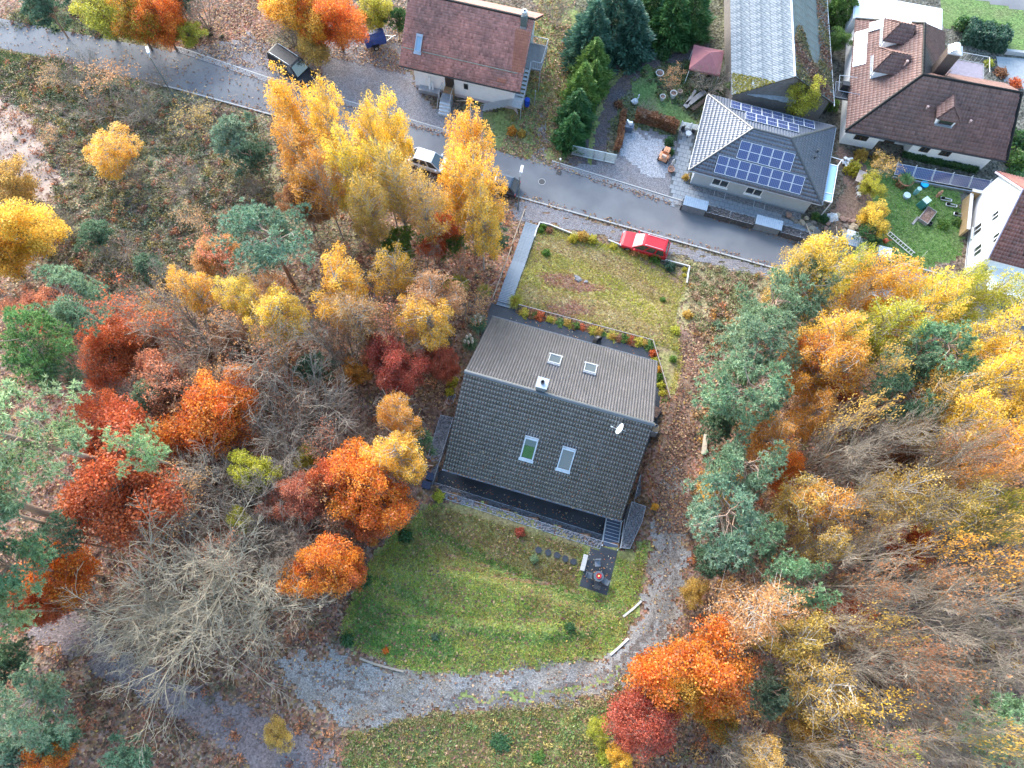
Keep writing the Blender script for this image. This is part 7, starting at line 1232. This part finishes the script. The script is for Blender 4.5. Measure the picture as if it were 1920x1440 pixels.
for i in range(5): MB().bbox(0, Lf, -.02, .02, .15+i*.17, .25+i*.17).build('slat', white_pl, fc_)
for x in (0, Lf/2, Lf): MB().bbox(x-.04, x+.04, .02, .08, 0, 1.0).build('post', white_pl, fc_)
# low field-stone border, boulders by the solar house
bo_m = pmat('field_stone', (.27, .22, .18), (.18, .15, .125), 3, .9)
def boulder(px, py, r, label, mat=None, sq=.65):
    q = G(px, py); rg = np.random.default_rng(int(px*3+py)); m = MB(); prof = []; n = 9; V = []; F = []; rings = 5
    for i in range(rings+1):
        ph = PI*i/rings
        for j in range(n): th = 2*PI*j/n; k = r*(1+.2*rg.normal()*math.sin(ph)); V.append((k*math.sin(ph)*math.cos(th)*1.25, k*math.sin(ph)*math.sin(th), k*math.cos(ph)*sq))
    for i in range(rings):
        for j in range(n): F.append((i*n+j, (i+1)*n+j, (i+1)*n+(j+1) % n, i*n+(j+1) % n))
    o = m.add(V, F).build('boulder', mat or bo_m, None, (q[0], q[1], q[2]+r*sq*.45), rg.uniform(0, 3)); tag(o, label, 'boulder'); return o
sandst = pmat('sand_stone', (.42, .34, .24), (.32, .25, .18), 3, .9); redst = pmat('red_stone', (.36, .22, .17), (.28, .17, .13), 3, .9)
bl = [(1478, 404, .28, redst), (1486, 411, .26, bo_m), (1492, 416, .24, bo_m), (1503, 418, .3, sandst), (1514, 424, .34, bo_m), (1521, 430, .36, sandst), (1530, 436, .28, bo_m), (1512, 410, .24, sandst), (1525, 418, .22, bo_m), (1548, 428, .2, redst), (1553, 420, .22, redst), (1580, 411, .28, redst), (1590, 413, .24, redst), (1600, 415, .22, redst), (1585, 425, .26, bo_m), (1595, 430, .34, sandst), (1582, 436, .32, sandst), (1570, 405, .26, sandst), (1600, 424, .3, sandst), (1610, 418, .24, redst)]
for i, (px, py, r, mt) in enumerate(bl):
    w = 'brown' if mt is bo_m else ('sandy' if mt is sandst else 'reddish'); side = 'below the solar house corner' if px < 1545 else 'in the garden rockery'
    same = [k for k, b in enumerate(bl) if b[3] is mt and (b[0] < 1545) == (px < 1545)]; boulder(px, py, r, '%s boulder %s, %s' % (w, side, (ORD[same.index(i)]+' of its colour') if len(same) > 1 else 'the only one'), mt)['group'] = 'rockery boulders'
boulder(1082, 524, .34, 'lone blue grey boulder on the upper lawn', stone_piece); boulder(1098, 530, .2, 'small grey stone right of the lone lawn boulder', stone_piece)
# garden things by the white house
q = Wp(1564, 405, .3); wc = empty('white_tarp_heap', (q[0], q[1], 0), .3, 'white crumpled tarpaulin heap by the glass canopy', 'tarpaulin'); rg_ = np.random.default_rng(5); V = [(x*.16+rg_.normal()*.04, y*.16+rg_.normal()*.04, max(0, .55-.05*(x*x+y*y)+rg_.normal()*.07)) for x in range(-3, 4) for y in range(-3, 4)]; MB().add(V, [(i*7+j, i*7+j+1, (i+1)*7+j+1, (i+1)*7+j) for i in range(6) for j in range(6)]).build('cloth', white_pl, wc)
q = Wp(1590, 305, .3); wc = empty('white_rubble_heap', (q[0], q[1], 0), .3, 'heap of white boards and sacks between solar house and hedge', 'rubble'); 
for i in range(9): r_ = random.Random(i); MB().box((r_.uniform(-.5, .5), r_.uniform(-.4, .4), .12+.06*i), (r_.uniform(.25, .6), r_.uniform(.15, .35), .1), r_.uniform(0, 3), r_.uniform(-.3, .3)).build('board', white_pl, wc)
q = Wp(1612, 335, .4); tb_ = empty('garden_table', (q[0], q[1], 0), 1.2, 'pale wooden garden table left of the olive hedge', 'table')
for i in range(5): MB().bbox(-.7, .7, -.4+i*.162, -.25+i*.162, .7, .74).build('slat', pmat('pale_timber', (.5, .4, .36), (.42, .34, .3), 4, .8) if 'pale_timber' not in MATS else MATS['pale_timber'], tb_)
for sx in (-1, 1):
    for sy in (-1, 1): MB().bbox(sx*.6-.04, sx*.6+.04, sy*.32-.04, sy*.32+.04, 0, .7).build('leg', MATS['pale_timber'], tb_)
for i, (px, py, l) in enumerate(((1610, 352, 'upper pale stool below the garden table'), (1610, 364, 'lower pale stool below the garden table'))):
    q = Wp(px, py, .3); t = empty('garden_stool', (q[0], q[1], 0), .1, l, 'stool', 'pale garden stools'); MB().bbox(-.2, .2, -.2, .2, .36, .42).build('seat', edge_m, t)
    for sx in (-1, 1):
        for sy in (-1, 1): MB().bbox(sx*.16-.03, sx*.16+.03, sy*.16-.03, sy*.16+.03, 0, .36).build('leg', edge_m, t)
teal = pmat('teal_plastic', (.16, .36, .38), (.13, .3, .32), 3, .5); cyan = pmat('cyan_plastic', (.02, .5, .8), None, 3, .4)
def barrel(px, py, r, h, mat, top, label, name='rain_barrel'):
    q = Wp(px, py, h); t = empty(name, (q[0], q[1], 0), 0, label, 'barrel'); MB().lathe([(0, 0), (r*.85, 0), (r, h*.4), (r*.95, h), (0, h)], n=18).build('body', mat, t); MB().lathe([(0, h+.005), (r*1.02, h+.005), (r*1.02, h+.05), (r*.8, h+.06), (0, h+.05)], n=18).build('lid', top, t)
barrel(1724, 354, .22, .9, teal, pmat('pale_teal', (.3, .5, .5), None, 3, .5), 'teal rain barrel standing below the cyan tub'); barrel(1701, 366, .33, .3, pmat('grey_blue_plastic', (.3, .42, .48), None, 3, .5), pmat('pale_blue_plastic', (.45, .58, .62), None, 3, .5), 'low round grey blue tub left of the teal barrel', 'round_tub'); barrel(1734, 345, .38, .22, pmat('blue_plastic', (.02, .12, .5), None, 3, .4), cyan, 'shallow bright cyan tub near the solar fence', 'round_tub')
q = Wp(1733, 380, .5); cp = empty('compost_bin', (q[0], q[1], 0), .7, 'big green plastic compost bin on the garden lawn', 'compost bin'); MB().box((0, 0, .45), (.95, .8, .9), taper=.72).build('body', pmat('bin_green', (.04, .17, .15), (.03, .13, .12), 3, .5), cp, bevel=.06); MB().box((0, 0, .95), (.7, .6, .08)).build('lid', pmat('lid_pale_green', (.45, .62, .6), None, 3, .4), cp)
q = Wp(1738, 405, .2); rb_ = empty('raised_bed', (q[0], q[1], 0), .95, 'grey plank raised bed full of plants on the garden lawn', 'raised bed')
for x0, x1, y0, y1 in ((-.9, .9, -.5, -.44), (-.9, .9, .44, .5), (-.9, -.84, -.44, .44), (.84, .9, -.44, .44)): MB().bbox(x0, x1, y0, y1, 0, .4).build('board', MATS['grey_plank'], rb_)
MB().bbox(-.83, .83, -.43, .43, 0, .32).build('soil', soil, rb_)
q = Wp(1718, 412, .2); t = empty('loose_plank', (q[0], q[1], .012), .9, 'loose grey plank lying left of the raised bed', 'plank'); MB().box((0, 0, .04), (1.1, .22, .06)).build('board', MATS['grey_plank'], t)
q = Wp(1738, 416, .2); t = empty('black_tray', (q[0], q[1], .012), -.45, 'black plastic tray below the raised bed', 'tray'); m = MB(); m.bbox(-.5, .5, -.16, .16, 0, .04).bbox(-.5, .5, -.18, -.14, 0, .28).bbox(-.5, .5, .14, .18, 0, .28).bbox(-.52, -.48, -.14, .14, 0, .28).bbox(.48, .52, -.14, .14, 0, .28); m.build('body', black_metal, t)
for i, (px, py, l) in enumerate(((1785, 384, 'upper grey wheelbarrow frame on the garden lawn'), (1800, 402, 'lower grey garden frame by the white house'), (1775, 373, 'small dark hose reel right of the clay figure'))):
    q = Wp(px, py, .2); t = empty('garden_trolley', (q[0], q[1], .012), -.2, l, 'trolley'); m = MB(); m.path([(-.5, -.15, .1), (.5, -.12, .15), (.5, .12, .15), (-.5, .15, .1), (-.5, -.15, .1)], .05, 6).build('tube_frame', zinc, t); MB().lathe([(.06, -.05), (.17, -.05), (.17, .05), (.06, .05)], (-.35, 0, .2), 12, 'y').build('wheel', tyre_m, t)
q = Wp(1760, 365, .3); t = empty('clay_figure', (q[0], q[1], .012), .2, 'tall narrow clay figure on the garden lawn', 'figure'); MB().lathe([(0, 0), (.16, .02), (.12, .2), (.18, .5), (.1, .75), (.12, .9), (0, 1.0)], n=12).build('body', terracotta, t)
A = G(1663, 436); B = G(1712, 478); d = B-A; t = empty('ladder', (A[0], A[1], A[2]+.03), math.atan2(d[1], d[0]), 'pale wooden ladder lying on the garden lawn', 'ladder'); Ll = np.linalg.norm(d[:2])
for s in (-1, 1): MB().bbox(0, Ll, s*.22-.03, s*.22+.03, .02, .09).build('rail', edge_m, t)
for i in range(10): MB().bbox(Ll*(i+.5)/10-.02, Ll*(i+.5)/10+.02, -.19, .19, .04, .075).build('rung', edge_m, t)
q = Wp(1598, 444, .6); sh = empty('garden_store', (q[0], q[1], .045), -.2, 'low pale grey metal garden store beside the paved path', 'store'); MB().box((0, 0, .45), (1.25, .75, .9)).build('body', pmat('store_grey', (.4, .43, .48), None, 3, .5), sh); MB().box((0, 0, .93), (1.32, .82, .06), rx=-.05).build('lid', pmat('store_lid', (.55, .58, .62), None, 3, .5), sh)
q = Wp(1657, 474, .6); sh = empty('white_water_tank', (q[0], q[1], .0), -.2, 'white square water tank on the lawn at the end of the path', 'tank'); MB().box((0, 0, .4), (1.15, 1.0, .8)).build('body', pmat('tank_grey', (.5, .55, .58), None, 3, .5), sh); MB().box((0, 0, .83), (1.2, 1.05, .05)).build('lid', white_pl, sh); MB().box((.1, -.15, .87), (.2, .12, .05)).build('cap', zinc, sh)
q = Wp(1662, 450, .3); t = empty('orange_garden_gnome', (q[0], q[1], .012), 0, 'small red orange watering can on the lawn by the ladder', 'watering can'); MB().lathe([(0, 0), (.2, 0), (.22, .3), (.12, .36), (0, .36)], n=14).build('body', pmat('orange_plastic', (.6, .12, .05), None, 3, .5), t); MB().tube((.15, 0, .12), (.48, 0, .42), .035, n=6).build('spout', MATS['orange_plastic'], t); MB().path([(-.2, 0, .1), (-.36, 0, .3), (-.1, 0, .42)], .025, 5).build('handle', MATS['orange_plastic'], t)
# pale retaining wall of the neighbour's drive at the top right
a = Wp(1882, 100); b = Wp(1990, 112); t = empty('low_wall', (a[0], a[1], 0), math.atan2(b[1]-a[1], b[0]-a[0]), 'pale low concrete wall along the drive at the top right', 'wall'); MB().bbox(0, np.linalg.norm(b-a), -.15, .15, 0, .5).build('wall_body', MATS['pale_concrete'], t)
# ================================================================== PLANTS that stand singly: hedges, shrubs, pampas, ornamental grass
def shrub_at(px, py, r, h, pal, label, var=None, name='shrub', cat='shrub', grp='garden shrubs', local=None):
    p = PROTO['shrub'][(int(px*5+py*3) if var is None else var) % 4]; q = np.array(local) if local is not None else G(px, py, h*.4); o = empty(name, q, (px*37+py) % 6, label, cat, grp); o.scale = (r/.8, r/.8, h)
    c1, c2, nm = PAL[pal]
    for key, n_ in (('trunk', 'stem'), ('crown', 'crown')):
        c = bpy.data.objects.new(n_, p[key]); COL.objects.link(c); c.parent = o
        if key == 'crown': c.color = (*lin(c1), 1); c['second_colour'] = [float(v) for v in lin(c2)]
    return o
SH = [(1405, 178, .7, 1.6, 'CG'), (1425, 172, .5, 1.2, 'G'), (1505, 185, .8, 1.8, 'LG'), (1535, 190, .8, 1.5, 'LG'), (1075, 447, .5, .8, 'YG'), (1093, 443, .6, .9, 'OC'), (1110, 449, .55, .7, 'YG'), (1018, 425, .3, .6, 'G'), (1014, 432, .3, .5, 'G'), (1030, 432, .4, .4, 'BR'), (1024, 474, .42, .6, 'G'), (1243, 562, .3, .45, 'G'), (1266, 620, .5, .5, 'LG'), (1262, 673, .35, .5, 'G'), (1190, 472, .5, .6, 'P'), (1210, 477, .5, .6, 'OC'), (1229, 484, .6, .8, 'G'), (1256, 500, .55, .8, 'CB'), (1284, 505, .25, .35, 'YG'), (1283, 516, .22, .35, 'YG'), (1177, 465, .4, .5, 'OC'), (1150, 462, .4, .4, 'YG'),
      (823, 930, .5, .6, 'LG'), (760, 1005, .55, .9, 'CG'), (682, 1090, .55, .7, 'CG'), (700, 1016, .35, .4, 'A'), (651, 1200, .5, .5, 'CG'), (815, 1195, .3, .3, 'PD'), (723, 1220, .25, .3, 'O'), (975, 998, .4, .5, 'R'), (1002, 1048, .35, .6, 'PL'), (1068, 1178, .45, .5, 'CG'), (848, 715, .5, .6, 'YG'), (843, 735, .4, .5, 'YG'), (1228, 950, .3, .4, 'YO'), (1290, 590, .5, .6, 'OC'), (1345, 610, .5, .7, 'PD'), (938, 1396, .8, .4, 'CG'), (1012, 1422, .5, .35, 'G'), (1135, 1420, .6, .6, 'LG'),
      (960, 245, .5, .9, 'A'), (978, 250, .4, .8, 'OC'), (965, 565, .4, .5, 'OC'), (1160, 195, .5, .6, 'BR'), (1255, 265, .5, .9, 'CG'), (1258, 285, .4, .7, 'CG'), (1545, 410, .5, .6, 'CG'), (1530, 405, .45, .5, 'CL'), (1560, 195, .8, 1.0, 'CL'), (1600, 75, .6, .8, 'CL'), (1286, 332, .35, .7, 'OC'), (1345, 168, .8, 1.4, 'CG'), (1310, 165, .6, 1.0, 'CG'), (1245, 100, .8, 1.2, 'CG'), (1640, 455, .7, 1.0, 'CG'), (1660, 470, .5, .7, 'CL'), (1770, 420, .6, .6, 'G'), (1795, 415, .5, .5, 'CL'), (1905, 340, 1.3, 1.3, 'CG'), (1912, 300, 1.3, 1.4, 'CL'), (1915, 260, 1.2, 1.4, 'CG'), (1855, 118, .5, .6, 'LG'), (1878, 135, .7, .6, 'BR'), (1905, 155, .7, .6, 'OR'), (1740, 110, .6, .5, 'G'), (1690, 345, .5, .5, 'BR'), (1600, 315, .8, 1.2, 'YG'), (1615, 290, .7, 1.0, 'OC'), (1650, 300, .8, 1.3, 'OC')]
slst = []
for (px, py, r, h, pal) in SH: slst.append((shrub_at(px, py, r, h, pal, ''), px, py, r, ('low ' if h < .5 else '')+PAL[pal][2], 'shrub'))
# row of low autumn plants along the terrace railing
for i in range(27):
    t_ = i/26; pal = ['OC', 'YG', 'BR', 'G', 'OR', 'BR', 'YG', 'OC', 'G'][i % 9]; u, v = (-5.1+t_*11.4+_rg.normal()*.2, 9.2+t_*.2+_rg.normal()*.06); q = (*from_house(u, v), 2.6); slst.append((shrub_at(1000+i*13, 590+i*3, _rg.uniform(.3, .6), _rg.uniform(.14, .4), pal, '', i, local=q), 985+int(t_*225), 583+int(t_*57), .42, 'bedding '+PAL[pal][2], 'plant on the railing'))
for i in range(7):
    t_ = i/6; pal = ['OR', 'LG', 'YO', 'G', 'LG', 'YG', 'G'][i]; u, v = (6.8+t_*1.9, 8.75-t_*3.9); q = (*from_house(u, v), 2.6); slst.append((shrub_at(1230+i*5, 660+i*15, .4, .5, pal, '', i, local=q), 1228+i*4, 655+i*13, .4, 'bedding '+PAL[pal][2], 'plant at the corner'))
MARKS += [('the upper lawn', 1120, 500), ('the stepping stones', 1045, 1042), ('the rockery', 1560, 420), ('the orange mower', 1247, 288), ('the rear terrace', 1100, 610), ('the gabion wall', 830, 840), ('the front steps', 835, 195), ('the roof terrace', 1820, 125), ('the solar fence', 1800, 340), ('the raised bed', 1738, 405), ('the board edging by the walkway', 1030, 424), ('the angled board edging', 1285, 515)]
label_plants(slst)
for s_ in slst: s_[0]['category'] = 'shrub'
def blade_tuft(name, q, n, L_, spread, c1, c2, label, cat, w=.02, plumes=0, up=.8):
    rg = np.random.default_rng(int(abs(q[0]*100))); d = unit(rg.normal(size=(n, 3))*np.array([spread, spread, .3])+np.array([0, 0, up])); Ls = rg.uniform(.6, 1.1, (n, 1))*L_; b0 = rg.normal(size=(n, 3))*np.array([.07, .07, 0]); wv = unit(np.cross(d, np.array([[0, 0, 1.0]])))*w; m1 = b0+d*Ls*.55; e = b0+d*Ls+np.array([0, 0, -.35])*Ls*np.linalg.norm(d[:, :2], axis=1, keepdims=True)
    V = np.stack([b0-wv, b0+wv, m1+wv*.8, m1-wv*.8, e], 1).reshape(-1, 3); i = np.arange(n)*5; F = np.concatenate([np.stack([i, i+1, i+2], 1), np.stack([i, i+2, i+3], 1), np.stack([i+3, i+2, i+4], 1)])
    t = empty(name, q, 0, label, cat); me = mesh_np('leaves', V, F, lc_attr(rg.uniform(0, 1, n), rg.uniform(.7, 1.15, n), 5)); o = link('leaves', me, needlem, t); o.color = (*lin(c1), 1); o['second_colour'] = [float(v) for v in lin(c2)]
    if plumes:
        pm = pmat('plume_cream', (.78, .73, .62), (.68, .62, .52), 6, .9) if 'plume_cream' not in MATS else MATS['plume_cream']
        for k in range(plumes):
            a = 2*PI*k/plumes+.4; r = .25+.12*(k % 2); z = L_*1.15+.12*(k % 3); MB().lathe([(.015, -z*.7), (.015, -.35), (.11, -.15), (.14, .05), (.1, .25), (0, .4)], (r*math.cos(a), r*math.sin(a), z), 9).build('plume', pm, t, smooth=True)
    return t
blade_tuft('pampas_grass', (*from_house(-8.25, 7.0), 2.6), 420, 1.15, .9, (92, 128, 96), (120, 150, 112), 'pampas grass with cream plumes beside the walkway foot', 'pampas grass', .022, 5)
blade_tuft('pampas_grass', (*from_house(-8.4, 4.95), 2.7), 420, 1.1, .9, (92, 128, 96), (120, 150, 112), 'pampas grass with cream plumes left of the pale roof slope', 'pampas grass', .022, 6)
for px, py, l in ((908, 548, 'upright yellow green ornamental grass left of the walkway'), (966, 567, 'upright yellow green ornamental grass at the railing start')): blade_tuft('ornamental_grass', G(px, py), 380, 1.0, .55, (150, 150, 60), (180, 172, 76), l, 'ornamental grass', .02)
q = Wp(1700, 335, .6); pot((q[0], q[1], .0), .75, .5, pmat('rust_planter', (.3, .13, .08), None, 4, .8), 'big rust brown planter of the palm lily'); blade_tuft('palm_lily', (q[0], q[1], .45), 320, 1.0, 1.3, (100, 138, 84), (130, 160, 100), 'spiky green palm lily in the rust brown planter', 'palm lily', .03)
# clipped hedges
def hedge(name, pts, w, h, pal, label, n, lsize=.12, seed=1):
    rg = np.random.default_rng(seed); P_ = np.array(pts, float); d = np.concatenate([[0], np.cumsum(np.hypot(*np.diff(P_, axis=0).T))]); t = rg.uniform(0, d[-1], n); x = np.interp(t, d, P_[:, 0]); y = np.interp(t, d, P_[:, 1]); x2 = np.interp(t+.05, d, P_[:, 0]); y2 = np.interp(t+.05, d, P_[:, 1]); a = np.arctan2(y2-y, x2-x)
    f = rg.uniform(0, 1, n); ang = f*PI; o = np.cos(ang); z = np.clip(np.sin(ang)*1.5, 0, 1); k = rg.uniform(.8, 1.05, n)*(1+.08*np.sin(t*4)); lx = -np.sin(a)*o*w/2*k; ly = np.cos(a)*o*w/2*k; C = np.stack([x+lx, y+ly, .05+z*h*k+np.where(rg.uniform(0, 1, n) < .45, -rg.uniform(0, h, n)*z*.9, 0)], 1); c0_ = C.mean(0); c0_[2] = 0
    V, F = leaves_np(C-c0_, lsize, .5, 1.6, 0, rg); t_ = empty(name, c0_, 0, label, 'hedge'); o_ = link('crown', mesh_np('crown', V, F, lc_attr(np.clip(.5+.4*np.sin(t*3+o*2)+rg.normal(size=n)*.2, 0, 1), rg.uniform(.65, 1.1, n))), leafm, t_); c1, c2, nm = PAL[pal]; o_.color = (*lin(c1), 1); o_['second_colour'] = [float(v) for v in lin(c2)]
    st = []
    for tt_ in np.arange(.3, d[-1], .6): p_ = np.array([np.interp(tt_, d, P_[:, 0]), np.interp(tt_, d, P_[:, 1]), 0])-c0_; st.append((*p_, *(p_+np.array([0, 0, h*.8])), .03, .02))
    Vt, Ft = tubes_np(st, 4); link('stems', mesh_np('stems', Vt, Ft), bark_brown, t_)
hedge('clipped_hedge', [Wp(1800, 68)[:2], Wp(1880, 88)[:2]], 2.2, 1.7, 'CB', 'dense blue green hedge behind the roof terrace', 6000, .16, 1); hedge('clipped_hedge', [Wp(1785, 52)[:2], Wp(1880, 68)[:2]], .8, 1.3, 'CG', 'thin dark green hedge above the dense blue green one', 2600, .14, 2)
hedge('beech_hedge', [Wp(1190, 222)[:2], Wp(1230, 232)[:2], Wp(1268, 246)[:2]], .9, 1.2, 'BR', 'copper brown hedge along the top of the gravel yard', 3600, .12, 3); hedge('beech_hedge', [Wp(1168, 215)[:2], Wp(1163, 260)[:2], Wp(1155, 285)[:2]], .6, .9, 'BR', 'dark red brown hedge between farm track and gravel yard', 2000, .12, 4)
hedge('low_hedge', [Wp(1690, 292)[:2], Wp(1760, 308)[:2], Wp(1830, 322)[:2]], .5, .5, 'CG', 'low green border along the white wall of the brown-roofed house', 2200, .12, 5)
# creepers over the barn roof: one plant
rg_ = np.random.default_rng(77); n = 6500; uu = rg_.uniform(.1, 4.9, n); vv = rg_.uniform(0, 13, n); keepm = (vv < 4.0+2.2*np.sin(uu*1.7)+uu*.5) | ((uu > 3.4) & (rg_.uniform(0, 1, n) < .6)); uu = uu[keepm]; vv = vv[keepm]; zz_ = RDG-uu*(RDG-3.0)/5.0+.1+rg_.uniform(0, .15, len(uu)); Vc, Fc = leaves_np(np.stack([uu, vv, zz_], 1), .14, 1.2, 1.5, 0, rg_); ivy = empty('roof_creeper', (23.65, 50.0, 0), 0, 'red brown creeper covering the right slope of the barn roof', 'creeper'); o = link('leaves', mesh_np('leaves', Vc, Fc, lc_attr(np.clip(.5+.5*np.sin(vv*1.3+uu)+rg_.normal(size=len(uu))*.2, 0, 1), rg_.uniform(.6, 1.1, len(uu)))), leafm, ivy); o.color = (*lin((120, 84, 72)), 1); o['second_colour'] = [float(v) for v in lin((104, 104, 62))]
seg = []
for i in range(26): u0 = rg_.uniform(.4, 4.8); v0 = rg_.uniform(0, 3); p0 = np.array([u0, v0, RDG-u0*(RDG-3.0)/5.0+.08]); p1 = p0+np.array([rg_.uniform(-.3, .3), rg_.uniform(1, 3), .02]); seg += curve_segs(p0, p1, .02, .008, 0, 3, .1, rg_)
Vt, Ft = tubes_np(seg, 4); link('stem', mesh_np('stem', Vt, Ft), bark_brown, ivy)
ms = np.stack([rg_.uniform(-4.85, -1.5, 1500), rg_.uniform(-.05, 3.0, 1500)], 1); ms = ms[ms[:, 1] < 2.6-(ms[:, 0]+4.85)*.75]; zz_ = 3.0+(ms[:, 0]+4.9)*(RDG-3.0)/4.9+.08; Vc, Fc = leaves_np(np.c_[ms, zz_], .16, 2.5, 1.6, 0, rg_); mo = empty('roof_moss', (23.65, 50.0, 0), 0, 'yellow green moss patch on the lower left corner of the barn roof', 'moss'); o = link('cushions', mesh_np('cushions', Vc, Fc, lc_attr(rg_.uniform(0, 1, len(ms)), rg_.uniform(.7, 1.1, len(ms)))), leafm, mo); o.color = (*lin((150, 142, 48)), 1); o['second_colour'] = [float(v) for v in lin((120, 116, 50))]
# leaves lying on the dark roof, in its gutter and on the terrace
rg_ = np.random.default_rng(9); n1, n2, n3 = 420, 260, 150
u1 = rg_.uniform(-6.8, 6.8, n1); v1 = -W1+abs(rg_.normal(size=n1))*2.2; ok = v1 < -.3; u1 = u1[ok]; v1 = v1[ok]; A1 = np.stack([u1, v1, zf(v1)+.11], 1); u2 = rg_.uniform(-6.9, 6.9, n2); A2 = np.stack([u2, np.full(n2, -W1-.06)+rg_.normal(size=n2)*.04, np.full(n2, zf(W1)+.03)], 1); u3 = rg_.uniform(-7.3, 6.2, n3); v3 = rg_.uniform(-7.1, -6.35, n3); A3 = np.stack([u3, v3, np.full(n3, 2.68)], 1); u4 = rg_.uniform(-6.0, 6.0, 120); A4 = np.stack([u4, rg_.uniform(6.9, 8.8, 120), np.full(120, 2.68)], 1); u5 = rg_.uniform(5.4, 7.3, 70); A5 = np.stack([u5, rg_.uniform(-11.6, -8.9, 70), np.full(70, 4.51)], 1)
C = np.concatenate([A1, A2, A3, A4, A5]); Vl, Fl = leaves_np(C, .075, 2.5, 1.5, 0, rg_); pc = np.array([lin(c) for c in ((206, 176, 130), (190, 120, 70), (214, 196, 160), (170, 96, 60))])[rg_.integers(0, 4, len(C))]
xy = np.array(from_house(Vl[:, 0], Vl[:, 1])).T; rlv = link('roof_leaves', mesh_np('roof_leaves', np.c_[xy, Vl[:, 2]], Fl, {'lc': np.repeat(pc, 4, 0)}), drym); tag(rlv, 'small pale leaves on the dark roof and in its gutter', 'leaves', kind='stuff')
